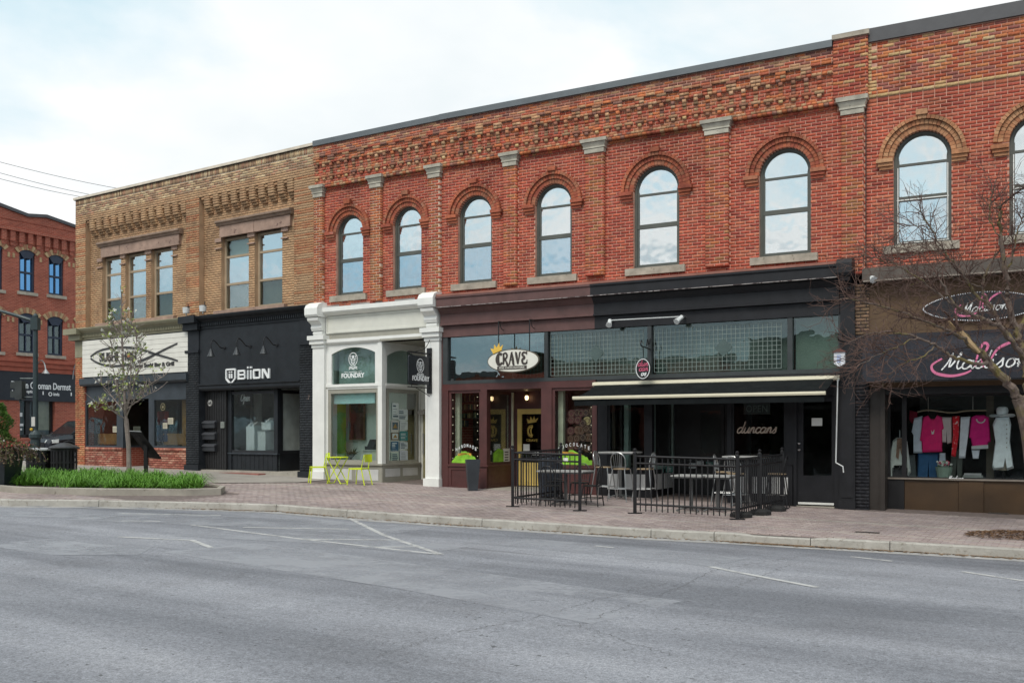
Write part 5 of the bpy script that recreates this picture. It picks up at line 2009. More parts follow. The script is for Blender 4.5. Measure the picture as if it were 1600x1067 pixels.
 MB().box(0, L, -13.6, -.4, ztop - .6, ztop - .4).build('roof', mat('roof_felt', (.09, .09, .09), .9), b)
 MB().box(0, .3, -13.6, -.4, zg, ztop).build('side_wall', MT, b)
 q = .1
 sg = fthing(g, 'shop_sign', 'white lettering on the dark fascia across the side street', 'sign', S(65), .08, g.z(65, 610))
 m = MB(org=(S(65), .08, g.z(65, 610)))
 text(m, 'Dr. Ian Cooman Dermst', S(16), g.z(60, 608.5), S(109) - S(16), .36, .08, .10, .012)
 for px in (17, 65, 109):
  m.box(S(px), S(px) + .05, .08, .10, g.z(60, 617), g.z(60, 611.5))
 text(m, 'option', S(40), g.z(60, 616.5), S(53) - S(40), .2, .08, .10, .01)
 text(m, 'invis', S(82), g.z(60, 618), S(91) - S(82), .18, .08, .10, .012)
 m.arc(S(77), g.z(60, 615.5), .07, .11, 0, 360, 10, .08, .10)
 m.build('lettering', M_WLET, sg)
 for px in (53, 112):
  s, zt = S(px), g.z(px, 575)
  lt = fthing(g, 'gooseneck_lamp', 'grey gooseneck lamp on the dark fascia ' + ('behind the street lamp pole' if px == 53 else 'beside the corner of the tan building'),
     'lamp', s, .08, zt, 'gooseneck lamps on the dark fascia')
  m = MB(org=(s, .08, zt))
  m.tube(spline([(s, .08, zt - .6), (s, .25, zt + .1), (s - .05, .7, zt + .35), (s - .1, 1.05, zt + .15), (s - .1, 1.15, zt - .15)], 5), .03, 6)
  m.build('arm', M_STEEL, lt)
  m = MB(org=(s, .08, zt))
  m.lathe([(.05, 0), (.07, -.05), (.2, -.22), (.19, -.23)], (s - .1, 1.15, zt - .12), 10)
  m.build('shade', M_STEEL, lt)
 return b
far_building()
# ---- signs, lamps and fittings on the fronts
def pthing(seg, name, label, cat, s, q, z, group=None):
 """a thing standing square out of the front: local x runs inward, its face looks along the street to the right"""
 X, Y = seg.w(s, q)
 return thing(name, label, cat, (X, Y, z), seg.rot + math.pi / 2, group)
def emblem(m, cx, cz, r, q0, q1):
 """oval ring with a hop-like crest inside and two wavy lines under it"""
 m.arc(cx, cz, r * .9, r, 0, 360, 20, q0, q1, .86)
 for sg in (-1, 1):
  ribbon(m, spline([(cx + sg * .1 * r, cz - .2 * r), (cx + sg * .55 * r, cz + .1 * r), (cx + sg * .35 * r, cz + .5 * r), (cx + sg * .6 * r, cz + .45 * r)]), .07 * r, q0, q1)
  ribbon(m, spline([(cx, cz - .75 * r), (cx + sg * .32 * r, cz - .45 * r), (cx + sg * .28 * r, cz + .05 * r), (cx, cz + .2 * r)]), .1 * r, q0, q1)
 ribbon(m, [(cx, cz - .7 * r), (cx, cz + .1 * r)], .08 * r, q0, q1)
 m.arc(cx, cz + .38 * r, .0, .2 * r, 0, 360, 8, q0, q1)
 for k in (1.18, 1.4):
  ribbon(m, spline([(cx - .8 * r + .4 * r * i, cz - k * r + (.09 * r if i % 2 else -.09 * r)) for i in range(5)]), .11 * r, q0, q1)
def slab_text(m, body, s0, z0, w, h, q0, q1):
 text(m, body, s0, z0, w, h, q0, q1, .03)
def signs():
 g, z = SA, R
 # --- sushi sign board
 s0, s1, z0, z1 = .52, g.s(296), z(2.03), z(3.31)
 o = (s0, .03, z0)
 t = fthing(g, 'shop_sign', 'large white planked sign board with a black fish outline above the restaurant window', 'sign', *o)
 pm = mat('white_sign_plank', (.70, .69, .63), .7, var=.08, scale=2, wear=((.4, .38, .32), 5, .66))
 n = 8
 for k in range(n):
  MB(org=o).box(s0, s1, .03, .07 + rnd.uniform(-.004, .004), z0 + (z1 - z0) * k / n + .004, z0 + (z1 - z0) * (k + 1) / n - .004).build('plank', pm, t)
 m = MB(org=o)
 q0, q1 = .066, .088
 P = lambda px, py: g.at(px, py, .08)
 ribbon(m, spline([P(*p) for p in ((141.5, 557.5), (152, 550), (168, 545), (190, 543), (214, 545), (232, 550), (244, 554), (262, 559), (277.5, 564))]), .085, q0, q1, .4)
 ribbon(m, spline([P(*p) for p in ((141.5, 560.5), (152, 567), (168, 571.5), (190, 571.5), (214, 566), (232, 559), (244, 553), (262, 544), (277, 537))]), .085, q0, q1, .4)
 m.build('fish_outline', M_BLET, t)
 m = MB(org=o)
 za, zb = g.z(180, 564.5, .08), g.z(180, 550, .08)
 text(m, 'SUSHI', P(155.5, 0)[0], za, P(184, 0)[0] - P(155.5, 0)[0], zb - za, q0, q1, .035)
 text(m, 'HON', P(190, 0)[0], za, P(213, 0)[0] - P(190, 0)[0], zb - za, q0, q1, .035)
 zc, zd = g.z(240, 575.5, .08), g.z(240, 567, .08)
 text(m, 'Japanese Sushi Bar & Grill', P(199, 0)[0], zc, P(272, 0)[0] - P(199, 0)[0], zd - zc, q0, q1, .035)
 m.build('lettering', M_BLET, t)
 m = MB(org=o)
 m.arc(P(201, 0)[0], (za + zb) / 2, 0, .07, 0, 360, 10, .07, .094)
 m.build('orange_dot', mat('orange_spot', (.5, .17, .05), .6), t)
 for px, py, lab in ((291, 484, 'small white floodlight can on the olive cornice end above the planked sign'),
      (317, 487, 'small white floodlight can on the black cornice left of the arched windows')):
  s, zz = g.s(px, .25), z(3.80)
  t = fthing(g, 'floodlight', lab, 'lamp', s, .25, zz, 'floodlights on the cornices')
  m = MB(org=(s, .25, zz))
  m.lathe([(.02, 0), (.02, .06), (.10, .065), (.115, .24), (.10, .25)], (s, .25, zz), 12)
  m.build('can', mat('white_enamel', (.6, .62, .62), .4), t)
  m = MB(org=(s, .25, zz))
  m.box(s - .13, s + .13, .22, .28, zz + .24, zz + .27)
  m.box(s + .08, s + .1, .24, .26, zz + .26, zz + .36)
  m.build('bracket', M_IRON, t)
 # --- black shop lettering
 q0, q1 = .03, .075
 za, zb = g.z(396, 592.3, .06), g.z(396, 577.2, .06)
 H = zb - za
 o = (g.s(353, .06), .03, za)
 t = fthing(g, 'shop_sign', 'white shield and block letters on the black fascia', 'sign', *o)
 X = lambda px: g.s(px, .06)
 w = .058
 m = MB(org=o)
 a, c = X(353.5), X(367.5)
 top, sh, bot = g.z(360, 577.5, .06), g.z(360, 592, .06), g.z(360, 601, .06)
 pts = [(a, top), (c, top), (c, sh), ((a + c) / 2, bot), (a, sh), (a, top)]
 for p, r in zip(pts, pts[1:]):
  ribbon(m, [p, r], .05, q0, q1)
 for u in (.38, .62):
  x = a + (c - a) * u
  m.box(x - .025, x + .025, q0, q1, sh + .01, top - .13)
  m.box(x - .025, x + .025, q0, q1, top - .10, top - .06)
 m.build('shield', M_WLET, t)
 m = MB(org=o)
 def rr(a, c, za, zb, w):
  m.box(a, a + w, q0, q1, za + .03, zb - .03)
  m.box(c - w, c, q0, q1, za + .03, zb - .03)
  m.box(a + .02, c - .02, q0, q1 - .001, za, za + w)
  m.box(a + .02, c - .02, q0, q1 - .001, zb - w, zb)
 a, c = X(371.7), X(383.8)
 zm = (za + zb) / 2
 m.box(a, a + w, q0, q1, za, zb)
 for u, v, x in ((za, za + w, c - .04), (zm - w * .45, zm + w * .45, c - .04), (zb - w, zb, c - .05)):
  m.box(a + w, x, q0, q1 - .001, u, v)
 m.box(c - w, c, q0, q1, za + .03, zm - .012)
 m.box(c - w - .012, c - .012, q0, q1, zm + .012, zb - .03)
 for px in (387.5, 392.2):
  m.box(X(px) - w / 2, X(px) + w / 2, q0, q1, za, zb - .02)
  m.box(X(px) - w / 2, X(px) + w / 2, q0, q1, zb + .03, zb + .09)
 rr(X(395.5), X(407), za, zb, w)
 a, c = X(409.5), X(421.3)
 m.box(a, a + w, q0, q1, za, zb)
 m.box(c - w, c, q0, q1, za, zb)
 m.prism([(a + .01, zb), (a + .09, zb), (c - .01, za), (c - .09, za)], q0, q1 - .002)
 m.build('block_letters', M_WLET, t)
 for k, (px, py) in enumerate(((351, 544), (391, 541.5), (433, 539.5))):
  s, zz = g.s(px, .04), g.z(px, py, .04)
  lab = ('black gooseneck lamp on the black fascia nearest the brick pilaster', 'black gooseneck lamp on the black fascia directly above the shield',
    'black gooseneck lamp on the black fascia nearest the white shopfront')[k]
  t = fthing(g, 'gooseneck_lamp', lab, 'lamp', s, .03, zz, 'gooseneck lamps above the white block letters')
  o = (s, .03, zz)
  m = MB(org=o)
  m.tube(spline([(s, .03, zz), (s, .2, zz + .0), (s, .34, zz + .12), (s, .48, zz + .2), (s, .56, zz + .1), (s, .56, zz - .08)], 5), .016, 6)
  m.lathe([(.05, -.03), (.05, .03)], (s, .04, zz), 8)
  m.build('arm', M_IRON, t)
  m = MB(org=o)
  m.lathe([(.03, .0), (.05, -.06), (.06, -.09), (.12, -.23), (.115, -.235), (.04, -.1)], (s, .56, zz - .07), 12)
  m.build('shade', mat('gunmetal_shade', (.05, .055, .06), .35, metal=.4), t)
  MB(org=o).ball((s, .56, zz - .24), .045, 8, 6).build('bulb', mat('frosted_bulb', (.6, .6, .58), .4), t)
 qd = -.184
 for k, py in enumerate((663.5, 681.5, 699.5)):
  a, c = g.s(320.5, qd), g.s(339.5, qd)
  zb, zt = g.z(330, py + 5.5, qd), g.z(330, py - 6, qd)
  t = fthing(g, 'mailbox', ('black wall mailbox at the top of the column of three', 'black wall mailbox in the middle of the column of three',
         'black wall mailbox at the bottom of the column of three')[k], 'mailbox', a, qd, zb, 'mailboxes on the boarded entrance')
  o = (a, qd, zb)
  MB(org=o).profile([(qd, zb), (qd + .11, zb), (qd + .11, zt - .07), (qd, zt - .05)], a, c).build('box', mat('mailbox_black', (.03, .032, .036), .3), t)
  MB(org=o).profile([(qd, zt), (qd + .05, zt), (qd + .135, zt - .06), (qd + .135, zt - .09), (qd, zt - .05)], a - .01, c + .01).build('lid', mat('mailbox_lid', (.055, .058, .065), .3), t)
 s, zz = g.s(328.5, qd), g.z(328.5, 630, qd)
 t = fthing(g, 'number_plate', 'round white house number plate above the mailboxes', 'plate', s, qd, zz)
 m = MB(org=(s, qd, zz))
 m.arc(s, zz, 0, .105, 0, 360, 18, qd, qd + .02)
 m.build('disc', mat('plate_white', (.5, .5, .48), .5), t)
 m = MB(org=(s, qd, zz))
 text(m, '68', s - .065, zz - .05, .13, .10, qd + .018, qd + .026, .02)
 m.arc(s, zz, .088, .097, 0, 360, 18, qd + .018, qd + .025)
 m.build('digits', M_BLET, t)
 for px, py, w, h, nm, lab, col in ((317, 663, .10, .11, 'junction_box', 'small pale box on the boarded entrance beside the top mailbox', (.45, .46, .45)),
          (349, 664, .15, .20, 'intercom', 'grey intercom panel on the boarded entrance', (.22, .24, .22))):
  s, zz = g.s(px, qd), g.z(px, py, qd)
  t = fthing(g, nm, lab, nm.replace('_', ' '), s, qd, zz)
  m = MB(org=(s, qd, zz))
  m.box(s - w / 2, s + w / 2, qd, qd + .05, zz - h / 2, zz + h / 2)
  m.build('case', mat(nm + '_grey', col, .5), t)
  m = MB(org=(s, qd, zz))
  for i in range(3):
   m.box(s - w * .3, s + w * .3, qd + .05, qd + .056, zz - h * .3 + i * h * .22, zz - h * .3 + i * h * .22 + h * .1)
  m.build('face_plate', mat('dull_plate', (.15, .16, .15), .4), t)
 for px, py, w, h, lab in ((180, 671, 7.5, 9.5, 'cream paper notice on the left restaurant window'), (214, 670.5, 11, 8, 'grey paper notice on the recessed restaurant door'),
        (266.5, 658, 8.5, 10, 'cream paper notice higher up on the right restaurant window'), (258, 665.5, 7, 9, 'cream paper notice lower down on the right restaurant window')):
  qn = -.035 if px != 214 else -1.2
  a, c, za, zb = g.s(px - w / 2, qn), g.s(px + w / 2, qn), g.z(px, py + h / 2, qn), g.z(px, py - h / 2, qn)
  t = fthing(g, 'paper_notice', lab, 'notice', a, qn, za, 'paper notices on the restaurant glass')
  MB(org=(a, qn, za)).box(a, c, qn, qn + .004, za, zb).build('sheet', mat('cream_paper', (.46, .43, .33), .8), t)
  m = MB(org=(a, qn, za))
  for i in range(5):
   m.box(a + .02, c - .02 - rnd.uniform(0, .05), qn + .004, qn + .006, za + (zb - za) * (.15 + .15 * i), za + (zb - za) * (.2 + .15 * i))
  m.build('print', mat('faint_print', (.2, .19, .15), .8), t)
 qn = -.035
 s, zz = g.s(254.5, qn), g.z(254.5, 636, qn)
 t = fthing(g, 'window_crest', 'round pale crest on the right restaurant window', 'decal', s, qn, zz)
 m = MB(org=(s, qn, zz))
 m.arc(s, zz, .10, .125, 0, 360, 20, qn, qn + .004)
 m.arc(s, zz, .0, .055, 0, 360, 12, qn, qn + .004)
 m.build('print', mat('olive_print', (.17, .15, .085), .7), t)
 for px0, px1, py0, py1, col, lab, nm in ((246, 262, 643, 664, (.16, .012, .012), 'dark red cloth hanging inside the right restaurant window', 'hanging_cloth'),
            (245, 261, 665, 690, (.015, .035, .10), 'dark blue cloth hanging inside the right restaurant window', 'hanging_cloth')):
  qn = -.42
  a, c, za, zb = g.s(px0, qn), g.s(px1, qn), g.z(px0, py1, qn), g.z(px0, py0, qn)
  t = fthing(g, nm, lab, 'cloth', a, qn, za)
  m = MB(org=(a, qn, za))
  n = 8
  m.hull2([(a + (c - a) * i / n, qn + .02 * math.sin(i * 2.2), za) for i in range(n + 1)] + [(a + (c - a) * i / n, qn - .02 + .02 * math.sin(i * 2.2), za) for i in range(n, -1, -1)],
    [(a + (c - a) * i / n, qn + .02 * math.sin(i * 2.2), zb) for i in range(n + 1)] + [(a + (c - a) * i / n, qn - .02 + .02 * math.sin(i * 2.2), zb) for i in range(n, -1, -1)])
  m.build('cloth', mat('cloth_%d' % px1, col, .9), t)
 # --- displays of the black shop
 qn = -.33
 s, zz = g.s(375, qn), g.z(382, 628, qn)
 t = fthing(g, 'open_sign', 'white handwritten open sign in the black shop window', 'sign', s, qn, zz)
 m = MB(org=(s, qn, zz))
 m.box(g.s(371, qn), g.s(393.5, qn), qn - .02, qn, g.z(382, 632, qn), g.z(382, 613, qn))
 m.build('panel', mat('black_glass_panel', (.008, .008, .009), .2), t)
 m = MB(org=(s, qn, zz))
 script(m, 'Open', g.s(375.5, qn), g.z(382, 627, qn), g.s(390, qn) - g.s(375.5, qn), .13, .026, qn, qn + .008)
 m.build('handwriting', M_WLET, t)
 wm = mat('display_white', (.78, .88, .90), .6, var=.04)
 qn = -.5
 for (px0, px1, py, lab) in ((384.5, 397, 667.5, 'tall white display plinth in the black shop window'), (402.5, 414.5, 675, 'short white display plinth in the black shop window')):
  a, c = g.s(px0, qn), g.s(px1, qn)
  za, zb = z(-.62), g.z(px0, py, qn)
  t = fthing(g, 'display_plinth', lab, 'plinth', a, qn, za)
  MB(org=(a, qn, za)).box(a, c, qn - .35, qn, za, zb).build('column', wm, t)
  MB(org=(a, qn, za)).box(a - .01, c + .01, qn - .36, qn + .01, zb, zb + .02).build('top', wm, t)
 a, c = g.s(407.5, qn), g.s(422, qn)
 zb = g.z(414, 673, qn)
 t = fthing(g, 'shoe_box', 'white box standing on the short display plinth', 'box', a, qn, zb)
 MB(org=(a, qn, zb)).box(a, c, qn - .3, qn - .02, zb + .02, zb + .22).build('box', wm, t)
 MB(org=(a, qn, zb)).box(a - .01, c + .01, qn - .31, qn - .01, zb + .22, zb + .255).build('lid', wm, t)
 for px, py, lab in ((389, 666.5, 'white trainer on the tall display plinth, nearer the handwritten sign'), (396, 666, 'white trainer on the tall display plinth, nearer the white box'),
      (417, 656, 'white trainer on top of the white box')):
  s, zz = g.s(px, qn), g.z(px, py, qn) if px > 400 else g.z(388, 667.5, qn) + .02
  if px > 400:
   zz = zb + .255
  t = fthing(g, 'trainer_shoe', lab, 'shoe', s, qn - .1, zz, 'white trainers on display')
  o = (s, qn - .1, zz)
  MB(org=o).profile([(qn - .22, zz), (qn + .02, zz), (qn + .02, zz + .025), (qn - .22, zz + .03)], s - .045, s + .045).build('sole', wm, t)
  MB(org=o).profile([(qn - .215, zz + .03), (qn + .01, zz + .025), (qn + .015, zz + .055), (qn - .06, zz + .085), (qn - .13, zz + .135), (qn - .215, zz + .14)], s - .04, s + .04).build(
   'upper', mat('trainer_cloth', (.66, .68, .68), .8), t)
 # --- foundry
 g = SB
 qn = -.05
 X = lambda px: g.s(px, qn)
 s, zz = X(552), g.z(552, 592, qn)
 t = fthing(g, 'window_sign', 'white crest and lettering on the arched teal window', 'sign', s, qn, zz)
 m = MB(org=(s, qn, zz))
 emblem(m, X(551.8), g.z(552, 561.5, qn), .19, qn, qn + .006)
 m.build('crest', M_WLET, t)
 m = MB(org=(s, qn, zz))
 slab_text(m, 'FOUNDRY', X(533.8), g.z(552, 590.6, qn), X(569.6) - X(533.8), .135, qn, qn + .006)
 text(m, 'COLLINGWOOD', X(545), g.z(552, 582.2, qn), X(558.5) - X(545), .03, qn, qn + .006, .01)
 for u, v in ((538, 543.5), (560, 565.5)):
  m.box(X(u), X(v), qn, qn + .006, g.z(552, 581.5, qn), g.z(552, 580.9, qn))
 m.build('lettering', M_WLET, t)
 sx = 4.16
 zt, zb = g.z(656, 556.5, .6), g.z(656, 601, .6)
 w = .92
 t = pthing(g, 'hanging_sign', 'black square hanging sign with white crest on the white pilaster', 'sign', sx, 1.08, zb)
 o = (0, 0, 0)
 hh = zt - zb
 m = MB()
 r = .06
 pts = []
 for cx, cz, a0 in ((w - r, hh - r, 0), (r, hh - r, 90), (r, r, 180), (w - r, r, 270)):
  pts += [(cx + r * math.cos(math.radians(a0 + 30 * k)), cz + r * math.sin(math.radians(a0 + 30 * k))) for k in range(4)]
 m.prism(pts, -.02, .02)
 m.build('board', mat('sign_navy_black', (.012, .015, .020), .4), t)
 m = MB()
 emblem(m, w * .53, hh * .66, .185, .02, .026)
 slab_text(m, 'FOUNDRY', w * .16, hh * .12, w * .80, .13, .02, .026)
 m.box(w * .26, w * .8, .02, .026, hh * .305, hh * .315)
 m.build('lettering', M_WLET, t)
 m = MB()
 m.box(-.02, w + .03, -.016, .016, hh + .06, hh + .10)
 m.box(w - .12, w + .03, -.016, .016, -.16, -.12) if False else None
 m.box(-.02, w + .02, -.013, .013, -.09, -.065)
 for u in (.14, w - .16):
  m.tube([(u, 0, hh), (u, 0, hh + .07)], .008, 5)
  m.tube([(u, 0, 0), (u, 0, -.07)], .008, 5)
 m.tube(spline([(w + .02, 0, hh + .45), (w - .2, 0, hh + .22), (w - .62, 0, hh + .10)]), .010, 5)
 m.tube(spline([(w + .02, 0, -.3), (w - .2, 0, -.22), (w - .62, 0, -.08)]), .010, 5)
 m.build('bracket_arm', M_IRON, t)
 MB().box(w + .0, w + .05, -.09, .05, -.22, hh + .24).build('back_plate', M_IRON, t)
 sx = g.s(597) - .02
 cols = [(.62, .66, .64), (.05, .18, .20), (.60, .62, .60), (.10, .08, .05), (.04, .2, .26), (.05, .13, .22), (.55, .6, .58), (.45, .55, .42), (.5, .55, .6), (.03, .05, .09)]
 labs = ['pale sheet at the top of the poster window', 'pale printed sheet near the top of the poster window, right column', 'white bordered photo poster, left column', 'white listing sheet, right column',
   'brown and gold poster, left column', 'teal picture poster, right column', 'blue poster in the left column', 'pale ticket sheet in the right column',
   'pale green poster at the bottom of the left column', 'pale sheet at the bottom of the right column']
 spec = [(613, 623, 630, 655), (622, 637, 640, 657), (611.5, 623, 658, 674), (625, 637, 658, 672), (611.5, 623, 676, 688), (625, 637, 674, 689), (611.5, 622.5, 690, 705),
   (625, 637, 691, 702), (611.5, 623, 707, 724), (625, 637, 704, 719)]
 cc = [(.58, .66, .64), (.60, .68, .68), (.55, .56, .52), (.56, .63, .63), (.13, .09, .04), (.03, .20, .20), (.02, .10, .18), (.50, .58, .60), (.42, .55, .47), (.52, .58, .62)]
 n0 = (g.t[0], g.t[1])
 def qpx(px):
  rx = (px - PX0) / F
  ax, ay = g.O[0] + g.t[0] * sx, g.O[1] + g.t[1] * sx
  return (rx * ay - ax) / (g.n[0] - rx * g.n[1])
 def zq(px, py):
  q = qpx(px)
  Y = g.w(sx, q)[1]
  return (HY - py) / F * Y + CZ
 for (a, c, u, v), col, lab in zip(spec, cc, labs):
  qa, qc = qpx(a), qpx(c)
  zb, zt = zq((a + c) / 2, v), zq((a + c) / 2, u)
  t = pthing(g, 'poster', lab, 'poster', sx, qa, zb, 'posters in the side of the white bay window')
  ww = qa - qc
  hh = zt - zb
  MB().box(0, ww, -.002, .002, 0, hh).build('sheet', mat('poster_%d' % int(a * 10 + u), col, .6, var=.1), t)
  m = MB()
  dark = sum(col) < .6
  if lab.startswith('white bordered') or lab.startswith('brown'):
   m.box(ww * .12, ww * .88, .002, .004, hh * .15, hh * .88)
   m.m = 1
   m.prism([(ww * .2, hh * .3), (ww * .8, hh * .3), (ww * .55, hh * .75), (ww * .4, hh * .6)], .004, .005)
  else:
   for i in range(5):
    z0_ = hh * (.12 + .16 * i)
    m.box(ww * .1, ww * rnd.uniform(.5, .9), .002, .004, z0_, z0_ + hh * rnd.choice((.03, .03, .1)))
  m.build('print', [mat('ink_pale' if dark else 'ink_dark', (.5, .6, .6) if dark else (.06, .11, .14), .6), mat('ink_gold', (.3, .2, .06), .6)], t)
 qn = -1.13
 for px0, px1, py0, py1, nm, lab, cat_, col in ((549, 569, 632, 685, 'framed_panel', 'dark framed chalkboard on the wall inside the white shop', 'board', (.02, .02, .022)),
             ):
  a, c, za, zb = g.s(px0, qn), g.s(px1, qn), g.z(559, py1, qn), g.z(559, py0, qn)
  t = fthing(g, nm, lab, cat_, a, qn, za)
  o = (a, qn, za)
  m = MB(org=o)
  m.box(a - .05, a, qn, qn + .04, za - .05, zb + .05)
  m.box(c, c + .05, qn, qn + .04, za - .05, zb + .05)
  m.box(a, c, qn, qn + .039, za - .05, za)
  m.box(a, c, qn, qn + .039, zb, zb + .05)
  m.build('frame', mat('brown_frame', (.13, .065, .04), .6), t)
  MB(org=o).box(a, c, qn, qn + .015, za, (za + zb) / 2 + .25).build('lower_board', mat('maroon_board', (.07, .022, .022), .5), t)
  MB(org=o).box(a, c, qn, qn + .016, (za + zb) / 2 + .25, zb).build('upper_board', mat('board_black', col, .5), t)
 qn = -.16
 a, c, zb, zt = g.s(521.5, qn), g.s(586, qn), g.z(550, 630.5, qn), g.z(550, 614, qn)
 t = fthing(g, 'roller_blind', 'pale aqua roller blind at the top of the white shop window', 'blind', a, qn, zb)
 MB(org=(a, qn, zb)).box(a, c, qn, qn + .01, zb, zt).build('fabric', mat('aqua_blind', (.45, .74, .74), .8, var=.03), t)
 MB(org=(a, qn, zb)).tube([(a, qn, zb), (c, qn, zb)], .015, 6).build('hem_bar', mat('aqua_blind', (.45, .74, .74)), t)
 qn = -.8
 a, c, zb, zt = g.s(567, qn), g.s(588, qn), z(-1.0), g.z(575, 703, qn)
 t = fthing(g, 'counter_desk', 'pale counter desk inside the white shop window', 'desk', a, qn + .0, zb)
 MB(org=(a, qn, zb)).box(a, c, qn - .4, qn, zb, zt - .03).build('body', mat('pale_desk', (.55, .62, .58), .6), t)
 MB(org=(a, qn, zb)).box(a - .03, c, qn - .43, qn + .03, zt - .03, zt).build('top', mat('pale_desk', (.55, .62, .58), .6), t)
 s, zb = g.s(578, -.9), zt
 t = fthing(g, 'till', 'dark till standing on the pale counter desk', 'till', s, qn - .2, zb)
 MB(org=(s, qn - .2, zb)).box(s - .16, s + .16, qn - .34, qn - .06, zb, zb + .10).build('drawer', mat('till_grey', (.05, .055, .06), .5), t)
 MB(org=(s, qn - .2, zb)).profile([(qn - .3, zb + .1), (qn - .12, zb + .1), (qn - .24, zb + .3), (qn - .28, zb + .3)], s - .12, s + .12).build('screen', mat('till_grey', (.05, .055, .06), .5), t)
 s, zb = g.s(548, -.45), z(-.82)
 t = fthing(g, 'potted_plant', 'low dark leafy plant inside the white shop window', 'plant', s, -.45, zb)
 o = (s, -.45, zb)
 MB(org=o).lathe([(.06, 0), (.09, .12), (.08, .12)], (s, -.45, zb), 10).build('pot', mat('plant_pot', (.12, .12, .11), .6), t)
 m = MB(org=o)
 for k in range(26):
  a_, r_ = rnd.uniform(0, 6.28), rnd.uniform(.15, .42)
  tip = (s + math.cos(a_) * r_, -.45 + math.sin(a_) * r_ * .5, zb + .12 + rnd.uniform(.1, .38))
  mid = (s + math.cos(a_) * r_ * .5, -.45 + math.sin(a_) * r_ * .3, zb + .32)
  w_ = .03
  m.poly([(s, -.45, zb + .1), (mid[0] - w_, mid[1], mid[2]), tip, (mid[0] + w_, mid[1], mid[2] - .01)])
 m.build('leaves', mat('house_leaf', (.03, .07, .025), .5), t)
 # --- brown shop
 g = SC
 q = .36
 cx, cz = g.s(802, q), g.z(802, 564, q)
 a_ = (g.s(842.4, q) - g.s(761.6, q)) / 2
 b_ = (g.z(802, 545.5, q) - g.z(802, 582.3, q)) / 2
 t = fthing(g, 'hanging_sign', 'oval white sign with gothic letters and a gold crown hanging above the brown shop', 'sign', cx, q, cz)
 o = (cx, q, cz)
 E_ = lambda ka, kb, n=40: [(cx + ka * math.cos(2 * math.pi * k / n), cz + kb * math.sin(2 * math.pi * k / n)) for k in range(n)]
 MB(org=o).prism(E_(a_ - .025, b_ - .025), q - .03, q + .03).build('board', mat('sign_ivory', (.70, .69, .62), .5, var=.04), t)
 MB(org=o).prism(E_(a_, b_), q - .035, q + .02).build('rim', mat('bronze_rim', (.10, .085, .06), .5), t)
 m = MB(org=o)
 u0, u1 = g.s(776.5, q), g.s(825, q)
 z0, z1 = g.z(800, 569.5, q), g.z(800, 552, q)
 w, h = (u1 - u0) / 5, z1 - z0
 qa, qb = q + .03, q + .042
 x = u0
 def st(pts, wd=.045):
  ribbon(m, spline([(x + px * w, z0 + pz * h) for px, pz in pts], 5), wd, qa, qb, .35)
 st([(.85, .85), (.55, 1.0), (.2, .75), (.1, .4), (.35, .02), (.75, .05), (.92, .2)], .075); st([(.5, .95), (.42, .5), (.52, .05)], .03); st([(.85, 1.05), (.8, .8)], .04)
 x = u0 + w
 st([(.15, 1.0), (.22, .5), (.15, 0)], .06); st([(.05, .9), (.5, 1.02), (.75, .8), (.6, .55), (.25, .5)], .05); st([(.4, .5), (.7, .15), (.85, -.1), (1.0, .0)], .055)
 x = u0 + 2 * w
 st([(.1, -.05), (.3, .5), (.5, 1.0), (.62, 1.02)], .045); st([(.5, 1.0), (.68, .5), (.78, 0), (.9, .02)], .065); st([(.22, .4), (.7, .42)], .035)
 x = u0 + 3 * w
 st([(.05, 1.0), (.2, .95), (.35, .45), (.5, .0)], .065); st([(.5, .0), (.7, .6), (.8, 1.0), (.95, 1.0)], .04)
 x = u0 + 4 * w
 st([(.85, .95), (.4, 1.0), (.2, .8), (.55, .55), (.2, .35), (.3, .05), (.75, .02), (.95, .15)], .06); st([(.92, 1.1), (.9, .8)], .035); st([(.95, .35), (.93, 0)], .035)
 m.build('gothic_letters', mat('umber_lettering', (.045, .035, .03), .5), t)
 m = MB(org=o)
 u0, u1 = g.s(778, q), g.s(824, q)
 zb, zt = g.z(800, 577.3, q), g.z(800, 572.3, q)
 m.box(u0, u1, q + .03, q + .04, zb, zt)
 m.build('ribbon_bar', mat('umber_lettering', (.045, .035, .03), .5), t)
 m = MB(org=o)
 text(m, 'FINE CHOCOLATERIE', u0 + .06, zb + .018, u1 - u0 - .12, zt - zb - .036, q + .04, q + .045, .01)
 m.build('small_letters', mat('sign_ivory', (.70, .69, .62)), t)
 m = MB(org=o)
 c0, z0 = g.s(778.5, q), g.z(778, 552, q)
 m.prism([(c0 - .12, z0 - .02), (c0 + .12, z0 + .06), (c0 + .16, z0 + .20), (c0 + .07, z0 + .13), (c0 + .05, z0 + .25), (c0 - .02, z0 + .13), (c0 - .09, z0 + .21), (c0 - .10, z0 + .10), (c0 - .20, z0 + .12)],
   q + .03, q + .05)
 m.build('crown', mat('gold_leaf', (.70, .45, .07), .4), t)
 m = MB(org=o)
 for px in (779, 827.5):
  s = g.s(px, q)
  zt = z(2.86)
  m.tube([(s, q, cz), (s, q, zt)], .014, 6)
  m.tube([(s, q, zt), (s, .08, zt)], .014, 6)
  m.tube(spline([(s, .08, zt - .2), (s, .22, zt - .16), (s, .30, zt)]), .01, 5)
 m.build('hanger', M_IRON, t)
 qb = -1.45
 s, zz = g.s(823, qb + .12), g.z(823, 622, qb + .12)
 t = fthing(g, 'porch_lamp', 'small lit lamp over the yellow door', 'lamp', s, qb + .12, zz)
 o = (s, qb + .12, zz)
 MB(org=o).lathe([(.02, -.06), (.045, -.03), (.05, .03), (.03, .06)], (s, qb + .12, zz), 10).build('globe', mat('lamp_glow', (.9, .7, .4), .4, emit=((1, .72, .38), 2.2), bmp=0), t)
 m = MB(org=o)
